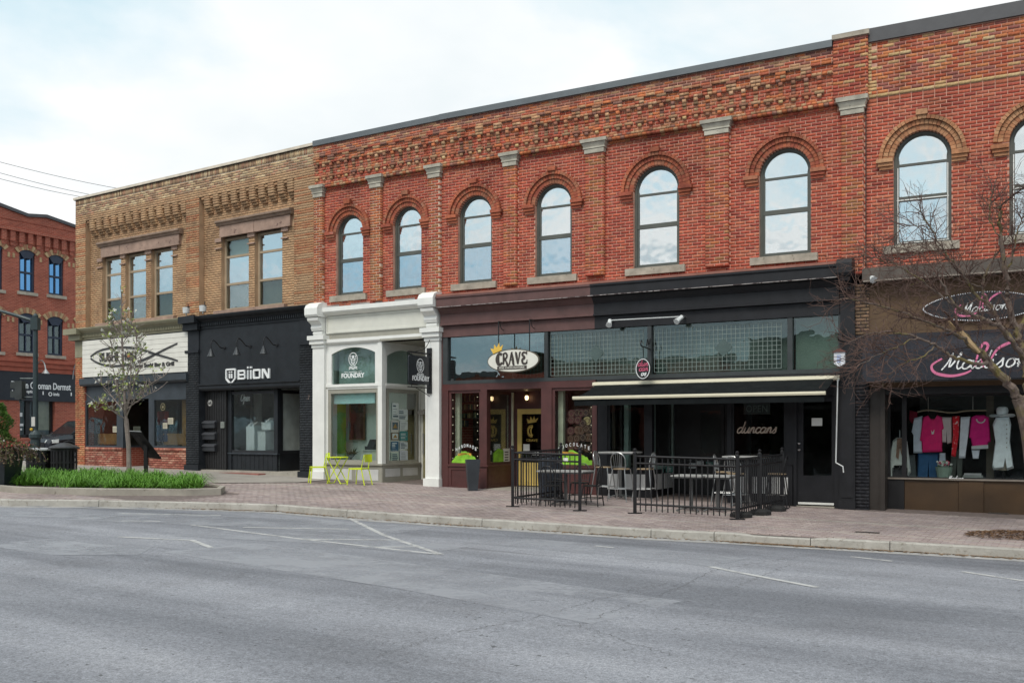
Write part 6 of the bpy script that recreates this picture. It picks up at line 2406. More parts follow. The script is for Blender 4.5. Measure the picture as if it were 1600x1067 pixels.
 m.lathe([(.02, .16), (.06, .10), (.045, .07)], (s, qb + .12, zz), 8)
 m.tube([(s, qb, zz + .1), (s, qb + .12, zz + .15)], .012, 5)
 m.lathe([(.01, -.12), (.03, -.07)], (s, qb + .12, zz), 8)
 m.build('fitting', mat('brass_fitting', (.25, .17, .06), .4, metal=.7), t)
 M_GRN = mat('lime_decal', (.22, .50, .03), .6, var=.4, scale=5, bmp=0)
 M_ORA = mat('orange_decal', (.55, .30, .04), .6, var=.3, scale=6, bmp=0)
 for px0, px1, py, qn, word, lab in ((706, 748, 727, -.042, 'HANDMADE', 'green splash decal with white arched lettering on the left brown shop window'),
          (865, 926, 727, -.042, 'CHOCOLATE', 'green splash decal at the foot of the window right of the yellow door')):
  a, c, zb = g.s(px0, qn), g.s(px1, qn), g.z(px0, py, qn)
  t = fthing(g, 'window_decal', lab, 'decal', a, qn, zb)
  o = (a, qn, zb)
  pts = [(a, zb)]
  n = 22
  for k in range(n + 1):
   u = k / n
   pts.append((a + (c - a) * u, zb + .12 + .24 * math.sin(math.pi * min(1, u * 1.05)) + rnd.uniform(-.03, .03)))
  pts.append((c, zb))
  MB(org=o).prism(pts, qn, qn + .003).build('splash', M_GRN, t)
  MB(org=o).prism([(x, z0 if k in (0, n + 2) else max(zb + .25, z0 - .05 + .0)) for k, (x, z0) in enumerate([(u, v) for u, v in pts])][6:18] + [(pts[17][0], pts[17][1] + .03), (pts[6][0], pts[6][1] + .04)],
      qn + .003, qn + .005).build('orange_splash', M_ORA, t)
  m = MB(org=o)
  for k, ch in enumerate(word):
   u = (k + .3) / len(word)
   text(m, ch, a + .1 + (c - a - .15) * u, zb + .36 + .12 * math.sin(math.pi * u), .050, .085, qn + .003, qn + .008, .008)
  m.build('lettering', M_WLET, t)
 sx = g.s(758) - .015
 for u0, u1, v0, v1, MT, nm, lab in ((-.45, -1.0, -.78, -.35, M_GRN, 'window_decal', 'green splash decal on the window beside the yellow door'),
          (-1.0, -1.38, -.76, -.36, M_PAPER, 'paper_notice', 'white paper notice low on the window beside the yellow door')):
  t = pthing(g, nm, lab, 'decal' if MT is M_GRN else 'notice', sx, u0, z(v0))
  MB().prism([(0, 0), (u0 - u1, 0), (u0 - u1, (v1 - v0) * .85), ((u0 - u1) * .5, v1 - v0), (0, (v1 - v0) * .7)] if MT is M_GRN else [(0, 0), (u0 - u1, 0), (u0 - u1, v1 - v0), (0, v1 - v0)],
     .0, .004).build('sheet', MT, t)
  m = MB()
  if MT is M_PAPER:
   for k in range(4):
    m.box(.06, .06 + .2, .004, .006, .08 + k * .07, .11 + k * .07)
   m.build('print', M_BLET, t)
 M_FL = mat('fairy_light', (.9, .85, .65), .5, emit=((1, .86, .6), .6), bmp=0)
 for px0, px1, y0, y1, lab in ((705, 749, 611, 728, 'string of small white lights framing the left brown shop window'),
         (865, 927, 608, 728, 'string of small white lights framing the window right of the yellow door')):
  qn = -.10
  a, c, zb, zt = g.s(px0, qn) + .06, g.s(px1, qn) - .05, g.z(px0, y1, qn) + .1, g.z(px0, y0, qn) - .04
  t = fthing(g, 'light_string', lab, 'string lights', a, qn, zb)
  o = (a, qn, zb)
  m = MB(org=o)
  m.tube([(a, qn, zb), (a, qn, zt), (c, qn, zt), (c, qn, zb)], .004, 4)
  m.build('wire', M_IRON, t)
  m = MB(org=o)
  L = 2 * (zt - zb) + (c - a)
  k = .1
  while k < L:
   p = (a, zb + k) if k < zt - zb else ((a + k - (zt - zb), zt) if k < zt - zb + c - a else (c, zt - (k - (zt - zb) - (c - a))))
   m.ball((p[0], qn + .01, p[1]), .010, 6, 4)
   k += .22
  m.build('bulbs', M_FL, t)
 qn = -.35
 ORD = ('first', 'second', 'third', 'fourth', 'fifth', 'sixth')
 for k in range(26):
  px, py = 893 + (k % 5) * 8 + rnd.uniform(-2, 2), 646 + (k // 5) * 13 + rnd.uniform(-3, 3)
  s, zz = g.s(px, qn), g.z(px, py, qn)
  col = rnd.choice([(.10, .05, .03), (.06, .03, .025), (.16, .08, .05), (.12, .04, .04)]) if k != 8 else (.50, .40, .18)
  t = fthing(g, 'display_disc', 'pale yellow disc among the brown discs in the window right of the yellow door' if k == 8 else 'brown disc, %s row, %s from left, window right of the yellow door' % (ORD[k // 5], ORD[k % 5]),
     'disc', s, qn, zz, None if k == 8 else 'brown discs hanging in the shop window')
  MB(org=(s, qn, zz)).arc(s, zz, 0, .105, 0, 360, 14, qn - .02, qn).build('disc', mat('choc_%d' % int(col[0] * 1000 + col[1] * 100), col, .5), t)
  m = MB(org=(s, qn, zz))
  m.arc(s, zz, .055, .068, 0, 360, 10, qn, qn + .012)
  m.build('swirl', mat('choc_rim', (.2, .13, .09), .5), t)
 qn = -.9
 for k in range(14):
  px, py = 718 + (k % 4) * 8 + rnd.uniform(-1, 1), 627 + (k // 4) * 13
  s, zz = g.s(px, qn), g.z(px, py, qn)
  w, h = rnd.uniform(.08, .14), rnd.uniform(.1, .17)
  t = fthing(g, 'gift_box', 'small dark gift box, %s from left on %s shelf down, left brown window' % (ORD[k % 4], ORD[k // 4]), 'box', s, qn, zz, 'gift boxes on the chocolate shop shelves')
  col = rnd.choice([(.10, .03, .03), (.16, .11, .05), (.05, .05, .05), (.14, .09, .07), (.04, .07, .05)])
  MB(org=(s, qn, zz)).box(s - w / 2, s + w / 2, qn - .12, qn, zz, zz + h).build('box', mat('gift_%d' % int(col[0] * 100 + col[1] * 1000), col, .5), t)
  MB(org=(s, qn, zz)).box(s - .012, s + .012, qn - .122, qn + .004, zz, zz + h + .004).build('ribbon', mat('gift_ribbon', (.35, .28, .12), .5), t)
 t = fthing(g, 'shelf_unit', 'dark shelf unit with gift boxes behind the left brown shop window', 'shelf', g.s(714, qn), qn - .1, z(-.8))
 o = (g.s(714, qn), qn - .1, z(-.8))
 for k in range(4):
  zz = g.z(730, 627 + k * 13, qn)
  MB(org=o).box(g.s(712, qn), g.s(752, qn), qn - .16, qn + .02, zz - .02, zz - .001).build('shelf', mat('dark_shelf', (.06, .045, .03), .6), t)
 for px in (712, 751):
  MB(org=o).box(g.s(px, qn), g.s(px, qn) + .03, qn - .17, qn - .13, z(-.8), z(1.1)).build('upright', mat('dark_shelf', (.06, .045, .03), .6), t)
 # --- black shop
 aL, aR = 4.43, 10.16
 t = fthing(g, 'awning', 'black retractable shop awning with a cream front bar', 'awning', aL, .0, z(1.18))
 o = (aL, 0, z(1.18))
 M_AWF = mat('black_awning_cloth', (.009, .011, .012), .9, var=.25, bmp=.2, bscale=90, spec=.12)
 M_CRM = mat('cream_enamel', (.62, .58, .44), .45, var=.05)
 qf, zf = 1.15, z(.86)
 MB(org=o).profile([(.02, z(1.17)), (.15, z(1.17)), (.18, z(1.20)), (.16, z(1.265)), (.02, z(1.285))], aL, aR).build('cassette', M_CRM, t)
 m = MB(org=o)
 n = 8
 sl = []
 for k in range(n + 1):
  u = k / n
  sl.append((.10 + (qf - .12) * u, z(1.20) + (zf + .04 - z(1.20)) * u - .03 * math.sin(math.pi * u)))
 for (qa, za), (qb_, zb_) in zip(sl, sl[1:]):
  m.hull2([(aL + .06, qa, za), (aR - .12, qa, za), (aR - .12, qa, za + .006), (aL + .06, qa, za + .006)],
    [(aL + .06, qb_, zb_), (aR - .12, qb_, zb_), (aR - .12, qb_, zb_ + .006), (aL + .06, qb_, zb_ + .006)])
 m.build('fabric', M_AWF, t)
 MB(org=o).profile([(qf - .05, zf - .036), (qf + .02, zf - .036), (qf + .03, zf), (qf + .02, zf + .036), (qf - .05, zf + .034)], aL - .06, aR - .10).build('front_bar', M_CRM, t)
 MB(org=o).box(aL - .03, aR - .13, qf - .02, qf - .012, z(.68), zf - .037).build('valance', M_AWF, t)
 m = MB(org=o)
 for s in (aL + .5, aR - .5):
  d = 1 if s < 7 else -1
  m.tube([(s, .08, z(1.16)), (s + d * .6, .62, z(.95)), (s + d * .1, qf - .04, z(.82))], .022, 6)
 m.build('folding_arm', M_CRM, t)
 m = MB(org=o)
 s1, s2 = g.s(1308.5, .3), g.s(1306, .3)
 m.tube([(s1, .26, z(1.15)), (s2, .3, z(-.58)), (s2, .3, g.z(1306, 723, .3))], .014, 6)
 m.tube([(s2, .3, g.z(1306, 723, .3)), (g.s(1317, .3), .3, g.z(1317, 729, .3)), (g.s(1318, .3), .3, g.z(1318, 738.5, .3))], .014, 6)
 m.tube([(s1, .1, z(1.19)), (s1, .26, z(1.15))], .02, 6)
 m.build('crank_handle', mat('white_enamel', (.6, .62, .62), .4), t)
 q = .24
 a, c = g.s(953, q), g.s(1066, q)
 za, zc = g.z(953, 501, q), g.z(1066, 495, q)
 zz = (za + zc) / 2
 t = fthing(g, 'spotlight_bar', 'thin white bar with two spotlights on the black fascia', 'lamp', a, q, zz)
 o = (a, q, zz)
 MB(org=o).tube([(a, q, za), (c, q, zc)], .013, 6).build('bar', mat('white_enamel', (.6, .62, .62), .4), t)
 for s, zk, d in ((a, za, .03), (c, zc, -.1)):
  m = MB(org=o)
  m.tube([(s, q, zk), (s + d * .5, q + .05, zk - .06), (s + d, q + .14, zk - .13)], [.05, .045, .075], 8)
  h = m.build('spot_head', mat('white_enamel', (.6, .62, .62), .4), t)
  MB(org=o).tube([(s, .02, zk + .01), (s, q, zk)], .03, 8).build('wall_mount', M_STEEL, t)
 q = .50
 cx, cz = g.s(1004.5, q), g.z(1004.5, 576.5, q)
 a_, b_ = (g.s(1016.5, q) - g.s(992.5, q)) / 2, (g.z(1004, 559.8, q) - g.z(1004, 593.2, q)) / 2
 t = fthing(g, 'hanging_sign', 'small black oval sign with pink script hanging over the awning', 'sign', cx, q, cz)
 o = (cx, q, cz)
 E_ = lambda ka, kb, n=32: [(cx + ka * math.cos(2 * math.pi * k / n), cz + kb * math.sin(2 * math.pi * k / n)) for k in range(n)]
 MB(org=o).prism(E_(a_, b_), q - .06, q + .0).build('board', M_IRON, t)
 m = MB(org=o)
 e1, e2 = E_(a_ - .015, b_ - .015), E_(a_ - .03, b_ - .03)
 for k in range(32):
  m.prism([e1[k], e1[(k + 1) % 32], e2[(k + 1) % 32], e2[k]], q, q + .006)
 m.build('white_rim', M_WLET, t)
 m = MB(org=o)
 script(m, 'dun', cx - .13, cz + .06, .25, .07, .02, q, q + .006)
 script(m, 'can', cx - .10, cz - .05, .22, .07, .02, q, q + .006)
 m.m = 1
 script(m, 'os', cx - .05, cz - .16, .13, .07, .02, q, q + .006)
 m.build('script_letters', [mat('pink_script', (.55, .10, .18), .5, bmp=0), M_WLET], t)
 m = MB(org=o)
 s = g.s(1014, .02)
 zt = z(2.02)
 m.tube([(cx, .02, zt), (cx, q + .1, zt + .03)], .016, 6)
 m.tube(spline([(cx, .02, zt + .25), (cx, .12, zt + .1), (cx, .2, zt + .22), (cx, .28, zt + .04)]), .012, 5)
 m.tube(spline([(cx, q + .1, zt + .03), (cx, q + .14, zt + .1), (cx, q + .08, zt + .16), (cx, q + .05, zt + .1)]), .012, 5)
 m.tube([(cx, q, zt + .02), (cx, q - .03, cz + b_)], .008, 5)
 m.build('scroll_bracket', M_IRON, t)
 q = .55
 cx, cz = g.s(1312, q), g.z(1312, 561, q)
 t = fthing(g, 'hanging_sign', 'small white hexagonal sign on a scroll bracket by the corner pilaster', 'sign', cx, q, cz)
 o = (cx, q, cz)
 m = MB(org=o)
 h = .17
 m.prism([(cx - .11, cz - .10), (cx, cz - h), (cx + .11, cz - .10), (cx + .11, cz + .14), (cx - .11, cz + .14)], q - .08, q + .04)
 m.build('board', mat('white_sign', (.62, .64, .68), .5), t)
 m = MB(org=o)
 m.prism([(cx - .15, cz + .14), (cx + .15, cz + .14), (cx, cz + .22)], q - .11, q + .07)
 m.build('cap', mat('russet_cap', (.13, .05, .04), .6), t)
 m = MB(org=o)
 m.box(cx - .05, cx + .03, q + .04, q + .046, cz - .08, cz + .08)
 m.build('print', mat('pale_blue_print', (.35, .42, .6), .6), t)
 m = MB(org=o)
 zt = cz + .38
 m.tube([(cx, .09, zt), (cx, q + .14, zt)], .014, 6)
 m.tube(spline([(cx, .09, zt + .28), (cx, .22, zt + .1), (cx, .3, zt + .24), (cx, .42, zt + .02)]), .012, 5)
 m.tube(spline([(cx, q + .14, zt), (cx, q + .2, zt + .07), (cx, q + .12, zt + .13)]), .012, 5)
 m.tube([(cx, q - .02, zt), (cx, q - .02, cz + .2)], .007, 5)
 m.build('scroll_bracket', M_IRON, t)
 qn = -.05
 za = g.z(1182, 677, qn)
 s0, s1 = g.s(1151, qn), g.s(1213, qn)
 t = fthing(g, 'window_sign', 'tan handwritten name across the dark restaurant window', 'sign', s0, qn, za)
 m = MB(org=(s0, qn, za))
 script(m, 'duncans', s0, za, s1 - s0, .13, .028, qn, qn + .006)
 m.build('script_letters', mat('tan_script', (.48, .37, .29), .5, bmp=0), t)
 qn = -.14
 s0, s1 = g.s(1166, qn), g.s(1199, qn)
 zb, zt = g.z(1182, 644, qn), g.z(1182, 633.5, qn)
 t = fthing(g, 'open_sign', 'unlit grey open sign behind the dark restaurant window', 'sign', s0, qn, zb)
 m = MB(org=(s0, qn, zb))
 text(m, 'OPEN', s0, zb, s1 - s0, zt - zb, qn, qn + .01, -.004, 0, 1.1)
 m.build('tubes', mat('grey_tube', (.16, .19, .18), .4), t)
 MB(org=(s0, qn, zb)).box(s0 - .06, s1 + .06, qn - .03, qn - .01, zb - .05, zt + .05).build('backing', mat('grey_backing', (.035, .04, .04), .5), t)
 for k, (px, py, col) in enumerate(((1032, 735, (.03, .13, .11)), (1046, 735, (.03, .12, .1)), (1082, 729, (.45, .5, .5)), (1094, 726, (.5, .52, .52)), (1109, 727, (.03, .14, .11)))):
  qn = -.8 if px < 1060 else -1.5
  s, zz = g.s(px, qn), g.z(px, py + 3, qn)
  t = fthing(g, 'menu_card', ('green card on the window ledge beside the white panels', 'green card on the window ledge nearer the dark entry', 'pale card low in the dark entry',
         'pale card with dark print in the dark entry', 'green card in the dark entry')[k], 'card', s, qn, zz)
  MB(org=(s, qn, zz)).box(s - .09, s + .09, qn, qn + .012, zz, zz + .13).build('card', mat('card_%d' % k, col, .6), t)
  m = MB(org=(s, qn, zz))
  for i in range(3):
   m.box(s - .06, s + .05, qn + .012, qn + .015, zz + .03 + i * .032, zz + .045 + i * .032)
  m.build('print', mat('ink_card', (.3, .33, .32) if k not in (2, 3) else (.08, .08, .08), .6), t)
signs()
def boutique():
 g, z = SD, R
 PINK = mat('pink_lettering', (.62, .16, .30), .5, bmp=0)
 q = .05
 cx, cz = g.s(1533, q), g.z(1533, 479, q)
 a_, b_ = cx - g.s(1440.5, q), .29
 t = fthing(g, 'shop_sign', 'black pointed oval sign with a white beaded edge above the boutique awning', 'sign', cx, q, cz)
 o = (cx, q, cz)
 def lens(k, n=48):
  out = []
  for i in range(n):
   u = 2 * math.pi * i / n
   out.append((cx + k * a_ * math.cos(u), cz + k * b_ * math.copysign(abs(math.sin(u)) ** 1.25, math.sin(u))))
  return out
 MB(org=o).prism(lens(1), q - .04, q + .02).build('board', mat('sign_black', (.013, .013, .017), .4), t)
 m = MB(org=o)
 P = lens(.975, 150)
 for (x, zz) in P:
  m.ball((x, q + .025, zz), .014, 6, 4)
 m.build('bead_trim', mat('white_bead', (.6, .62, .66), .4, bmp=0), t)
 m = MB(org=o)
 s0, s1 = g.s(1502, q), g.s(1574, q)
 zb = g.z(1530, 489, q)
 script(m, 'Madison', s0, zb, s1 - s0, .105, .019, q + .02, q + .028, .3, .05)
 m.build('script_letters', M_WLET, t)
 def swirl(m, s0, s1, zb, k, w, qa, qb):
  X = lambda u: s0 + (s1 - s0) * u
  ribbon(m, spline([(X(.02), zb + 1.15 * k), (X(-.10), zb + .5 * k), (X(-.06), zb - .25 * k), (X(.12), zb - .6 * k), (X(.28), zb - .4 * k), (X(.36), zb - .1 * k)], 6), w * 1.6, qa, qb, .5)
  ribbon(m, spline([(X(.40), zb + .3 * k), (X(.44), zb + 1.5 * k), (X(.50), zb + 2.5 * k), (X(.55), zb + 2.2 * k), (X(.48), zb + 1.0 * k), (X(.50), zb + .2 * k)], 6), w * 1.4, qa, qb, .5)
  ribbon(m, spline([(X(.58), zb + .9 * k), (X(.66), zb + 1.9 * k), (X(.80), zb + 2.5 * k), (X(.88), zb + 2.6 * k)], 6), w * 1.5, qa, qb, .5)
 m = MB(org=o)
 swirl(m, s0 - .02, s1, zb + .02, .135, .026, q + .02, q + .03)
 m.each('pink_flourish', PINK, t)
 qf = .56
 L = g.len + 1.6
 t = fthing(g, 'awning', 'black fixed awning with pink and white script over the boutique window', 'awning', .02, .0, z(1.09))
 o = (.02, 0, z(1.09))
 M_AW = mat('black_vinyl_awning', (.026, .028, .036), .28, var=.12, bmp=.08, bscale=50)
 zt, zm, zb = z(2.11), z(1.69), z(1.10)
 m = MB(org=o)
 m.hull2([(.02, .01, zt), (L, .01, zt), (L, .01, zt - .012), (.02, .01, zt - .012)], [(.02, qf, zm), (L, qf, zm), (L, qf, zm - .012), (.02, qf, zm - .012)])
 m.prism([(.02, zb), (L, zb), (L, zm - .013), (.02, zm - .013)], qf - .012, qf)
 m.profile([(.01, zb), (qf - .014, zb), (qf - .014, zm - .015), (.01, zt - .014)], .021, .033)
 m.build('fabric', M_AW, t)
 MB(org=o).box(.03, L, qf - .05, qf - .014, zb - .025, zb + .01).build('frame_rail', M_IRON, t)
 m = MB(org=o)
 s0, s1 = g.s(1471, qf), g.s(1607, qf)
 za = g.z(1530, 577, qf)
 script(m, 'Madison', s0, za, s1 - s0, .175, .031, qf, qf + .008, .3, .02)
 m.build('script_letters', M_WLET, t)
 m = MB(org=o)
 swirl(m, s0 - .02, s1, za, .20, .038, qf, qf + .010)
 m.each('pink_flourish', PINK, t)
 s, zz = g.s(1362, .3), g.z(1362, 434, .3)
 t = fthing(g, 'floodlight', 'small white floodlight under the brown cornice beside the corner pilaster', 'lamp', s, .3, zz)
 o = (s, .3, zz)
 MB(org=o).tube([(s - .06, .22, zz + .1), (s, .3, zz), (s + .05, .36, zz - .06)], [.03, .045, .085], 8).build('head', mat('white_enamel', (.6, .62, .62), .4), t)
 MB(org=o).tube([(s - .2, .05, zz + .13), (s - .06, .22, zz + .12)], .016, 6).build('arm', M_IRON, t)
 qn = -.50
 s0, za = g.s(1481, qn), g.z(1490, 750.5, qn)
 t = fthing(g, 'window_sign', 'small white name at the foot of the boutique window', 'sign', s0, qn, za)
 m = MB(org=(s0, qn, za))
 script(m, 'Madison', s0, za, g.s(1505, qn) - s0, .05, .016, qn, qn + .006)
 m.build('script_letters', M_WLET, t)
 def garment(name, label, cat, pts, q, col, th=.09, extra=None, group=None, var=.12, wear=None):
  P = [g.at(px, py, q) for px, py in pts]
  c0 = (sum(p[0] for p in P) / len(P), q, min(p[1] for p in P))
  t = fthing(g, name, label, cat, c0[0], q, c0[2], group)
  m = MB(org=c0)
  mid = (sum(p[0] for p in P) / len(P), sum(p[1] for p in P) / len(P))
  sh = lambda k: [(mid[0] + (x - mid[0]) * k, mid[1] + (zz - mid[1]) * k) for x, zz in P]
  r = [[(x, q + d, zz) for x, zz in sh(k)] for k, d in ((.9, -th), (1, -th * .6), (1, -th * .4), (.9, .0))]
  idx = [[m._v(*p) for p in ring] for ring in r]
  n = len(P)
  m.face(idx[0][::-1]); m.face(idx[-1])
  for A_, B_ in zip(idx, idx[1:]):
   for k in range(n):
    m.face([A_[k], A_[(k + 1) % n], B_[(k + 1) % n], B_[k]])
  MT = mat('cloth_' + name + '_%d' % int(pts[0][0]), col, .9, var=var, scale=7, bmp=.5, bscale=14, wear=wear)
  m.build('cloth', MT, t)
  if extra:
   extra(t, c0)
  return t
 q = -.80
 top = g.z(1490, 643, q)
 def collar(px0, px1, col):
  def f(t, c0):
   m = MB(org=c0)
   s0, s1 = g.s(px0, q), g.s(px1, q)
   c, r = (s0 + s1) / 2, (s1 - s0) / 2
   m.arc(c, g.z(1531, 655, q), r * .75, r, 180, 360, 10, q, q + .02)
   m.build('collar', mat('collar_white', col, .8), t)
  return f
 def hem(pts, col):
  def f(t, c0):
   m = MB(org=c0)
   m.prism([g.at(px, py, q) for px, py in pts], q - .03, q + .012)
   m.build('hem', mat('hem_white', col, .8), t)
  return f
 t = fthing(g, 'clothes_rail', 'wavy driftwood clothes rail hanging in the boutique window', 'rail', g.s(1433, q), q - .05, top)
 m = MB(org=(g.s(1433, q), q - .05, top))
 m.tube(spline([(g.s(px, q), q - .05, g.z(px, py, q)) for px, py in ((1433, 644), (1450, 641), (1470, 643.5), (1490, 645), (1510, 642), (1541, 641.5))]), .018, 6)
 m.build('branch_rail', mat('driftwood', (.30, .24, .17), .8), t)
 m = MB(org=(g.s(1433, q), q - .05, top))
 for px in (1450, 1520):
  m.tube([(g.s(px, q), q - .05, top), (g.s(px, q), q - .05, z(.95))], .004, 4)
 m.build('cords', M_PAPER, t)
 garment('white_tee', 'pale blue white tee at the left end of the boutique clothes rail', 'shirt',
   [(1428, 654), (1441, 650), (1441, 708), (1427, 708), (1427, 680), (1424, 675)], q - .08, (.68, .77, .88))
 garment('pink_tee', 'bright pink tee with a small white motif on the boutique clothes rail', 'shirt',
   [(1442, 652), (1450, 649), (1454, 655), (1460, 655), (1464, 649), (1472, 652), (1475, 670), (1472, 672), (1472, 706), (1441, 707), (1440, 690), (1437, 688)], q, (.80, .015, .17),
   extra=lambda t, c0: MB(org=c0).prism([g.at(px, py, q) for px, py in ((1455, 672), (1457, 676), (1460, 671), (1459, 678), (1456, 679))], q - .01, q + .006).build('motif', M_PAPER, t))
 garment('beige_shorts', 'pinkish beige shorts hanging beside the pink tee', 'shorts', [(1471, 652), (1487, 652), (1487, 692), (1480, 694), (1479, 672), (1478, 692), (1472, 691)], q - .03, (.62, .52, .52))
 garment('red_trousers', 'narrow red and white patterned garment on the boutique rail', 'trousers', [(1488, 651), (1499, 650), (1498, 680), (1493, 714), (1486, 713), (1489, 680)], q, (.70, .015, .03),
   wear=((.7, .5, .5), 12, .56))
 garment('white_trousers', 'white trousers hanging on the boutique rail', 'trousers', [(1501, 652), (1516, 651), (1513, 680), (1508, 716), (1498, 716), (1499, 690)], q - .02, (.76, .79, .86))
 garment('pink_sweater', 'magenta sweater with white collar and hem on the boutique rail', 'sweater',
   [(1518, 652), (1525, 649), (1538, 649), (1545, 653), (1548, 690), (1544, 692), (1543, 699), (1519, 699), (1517, 685), (1514, 684)], q, (.72, .015, .22),
   extra=lambda t, c0: (collar(1525, 1540, (.6, .6, .62))(t, c0), hem([(1518, 697), (1544, 695), (1544, 701), (1518, 702)], (.6, .6, .62))(t, c0)))
 garment('white_leggings', 'white cropped trousers showing under the magenta sweater', 'trousers', [(1518, 703), (1531, 703), (1529, 717), (1520, 717)], q - .05, (.72, .76, .84))
 garment('red_scarf', 'dark red cloth hanging at the dim left end of the boutique rail', 'scarf', [(1421, 641), (1434, 644), (1433, 660), (1424, 662), (1420, 655)], q - .2, (.25, .01, .035))
 garment('blue_jeans', 'dark blue jeans standing under the pink tee', 'trousers', [(1434, 708), (1467, 708), (1466, 752), (1452, 752), (1451, 720), (1449, 752), (1433, 752)], q - .15, (.03, .11, .25))
 garment('grey_trousers', 'grey green trousers hanging behind the planter basket', 'trousers', [(1486, 700), (1505, 702), (1503, 750), (1496, 750), (1495, 716), (1492, 748), (1484, 746)], q - .25, (.11, .125, .11))
 garment('grey_jacket', 'pale grey cloth behind the cream blouse', 'jacket', [(1418, 712), (1430, 710), (1432, 748), (1419, 748)], q - .3, (.16, .19, .20))
 q2 = -.74
 sx = g.s(1566, q2)
 zb = z(-.93)
 t = fthing(g, 'dress_form', 'dress form on a dark wire stand inside the boutique window', 'mannequin', sx, q2 - .06, zb)
 o = (sx, q2 - .06, zb)
 m = MB(org=o)
 m.lathe([(.10, 0), (.10, .02), (.02, .03), (.02, g.z(1566, 735, q2) - zb)], (sx, q2 - .06, zb), 10)
 for k in range(5):
  a = k * 1.26
  m.tube(spline([(sx + .17 * math.cos(a), q2 - .06 + .12 * math.sin(a), zb), (sx + .13 * math.cos(a), q2 - .06 + .1 * math.sin(a), zb + .14), (sx, q2 - .06, zb + .24)]), .008, 5)
 m.build('wire_stand', M_IRON, t)
 zt = g.z(1566, 651, q2)
 zl = g.z(1566, 735, q2)
 MB(org=o).lathe([(.12, zl - zb), (.14, zl - zb + .3), (.12, zt - zb - .45), (.15, zt - zb - .22), (.12, zt - zb - .06), (.045, zt - zb - .02), (.04, zt - zb + .05)], (sx, q2 - .06, zb), 12).build(
  'torso', mat('form_linen', (.3, .27, .22), .8), t)
 garment('white_dress', 'white buttoned dress on the dress form beside the clothes rail', 'dress',
   [(1556, 652), (1577, 652), (1580, 664), (1578, 690), (1584, 732), (1574, 735), (1571, 716), (1568, 733), (1552, 735), (1550, 728), (1555, 690), (1551, 664)], q2 + .12, (.78, .84, .88), th=.22,
   extra=lambda t, c0: [MB(org=c0).ball((g.s(1573, q2), q2 + .125, g.z(1573, 664 + 7 * k, q2)), .012, 6, 4).build('button', M_CONC, t) for k in range(6)])
 t = fthing(g, 'sun_hat', 'white sun hat with a wide brim on top of the dress form', 'hat', sx, q2 - .02, zt)
 o = (sx, q2 - .02, zt)
 MB(org=o).lathe([(.10, .03), (.115, .12), (.10, .18), (.05, .205)], (sx, q2 - .02, zt), 14).build('crown', mat('hat_straw', (.80, .83, .86), .8), t)
 m = MB(org=o)
 n = 20
 m.hull2([(sx + .24 * math.cos(6.283 * k / n), q2 - .02 + .2 * math.sin(6.283 * k / n), zt + .02 + .035 * math.sin(12.566 * k / n)) for k in range(n)],
   [(sx + .10 * math.cos(6.283 * k / n), q2 - .02 + .09 * math.sin(6.283 * k / n), zt + .045) for k in range(n)])
 m.build('brim', mat('hat_straw', (.80, .83, .86), .8), t)
 q3 = -.70
 garment('cream_blouse', 'cream blouse with a patterned scarf at the left of the boutique window', 'blouse',
   [(1400, 684), (1412, 684), (1417, 690), (1423, 738), (1419, 744), (1416, 730), (1416, 728), (1396, 728), (1393, 747), (1387, 747), (1389, 715), (1394, 689)], q3, (.70, .75, .72), th=.16,
   extra=lambda t, c0: MB(org=c0).prism([g.at(px, py, q3) for px, py in ((1402, 685), (1411, 685), (1413, 712), (1410, 716), (1406, 700), (1404, 718), (1400, 714))], q3 - .01, q3 + .02).build(
    'scarf', mat('brown_scarf', (.30, .19, .14), .9, var=.4, scale=20), t))
 sx = g.s(1405, q3)
 t = fthing(g, 'blouse_stand', 'black block stand under the cream blouse', 'stand', sx, q3 - .08, zb)
 o = (sx, q3 - .08, zb)
 MB(org=o).box(g.s(1394, q3), g.s(1418, q3), q3 - .22, q3 - .0, zb, g.z(1405, 731, q3)).build('block', M_IRON, t)
 MB(org=o).tube([(sx, q3 - .1, zb + .2), (sx, q3 - .1, g.z(1404, 672, q3))], .01, 6).build('rod', M_STEEL, t)
 q4 = -.72
 sx = g.s(1475, q4)
 t = fthing(g, 'flower_basket', 'pale green basket with pink and white flowers under the clothes rail', 'basket', sx, q4, zb)
 o = (sx, q4, zb)
 MB(org=o).lathe([(.13, 0), (.17, .26), (.155, .26), (.12, .03)], (sx, q4, zb), 14).build('basket', mat('celadon', (.22, .30, .25), .6), t)
 m = MB(org=o)
 for k in range(40):
  a, r = rnd.uniform(0, 6.28), rnd.uniform(0, .19)
  m.m = rnd.choice((0, 0, 1, 2))
  m.ball((sx + r * math.cos(a), q4 + r * math.sin(a) * .8, zb + .27 + rnd.uniform(0, .10)), rnd.uniform(.018, .035), 6, 4)
 m.build('flowers', [mat('petal_white', (.55, .58, .55), .8), mat('petal_pink', (.5, .10, .16), .8), mat('sprig', (.10, .2, .1), .8)], t)
 garment('white_scarf', 'white patterned scarf hanging above the flower basket', 'scarf', [(1468, 708), (1477, 708), (1478, 727), (1472, 729), (1467, 724)], q4 - .12, (.45, .50, .58))
 a, c = g.s(1503, q4), g.s(1538, q4)
 t = fthing(g, 'folded_clothes', 'low pale stack of folded clothes on the boutique window floor', 'clothes', a, q4, zb)
 for k in range(3):
  MB(org=(a, q4, zb)).box(a + .02 * k, c - .03 * k, q4 - .25, q4, zb + .045 * k, zb + .045 * k + .04).build('fold', mat('fold_%d' % k, ((.22, .25, .24), (.30, .32, .31), (.42, .42, .44))[k], .9), t)
boutique()
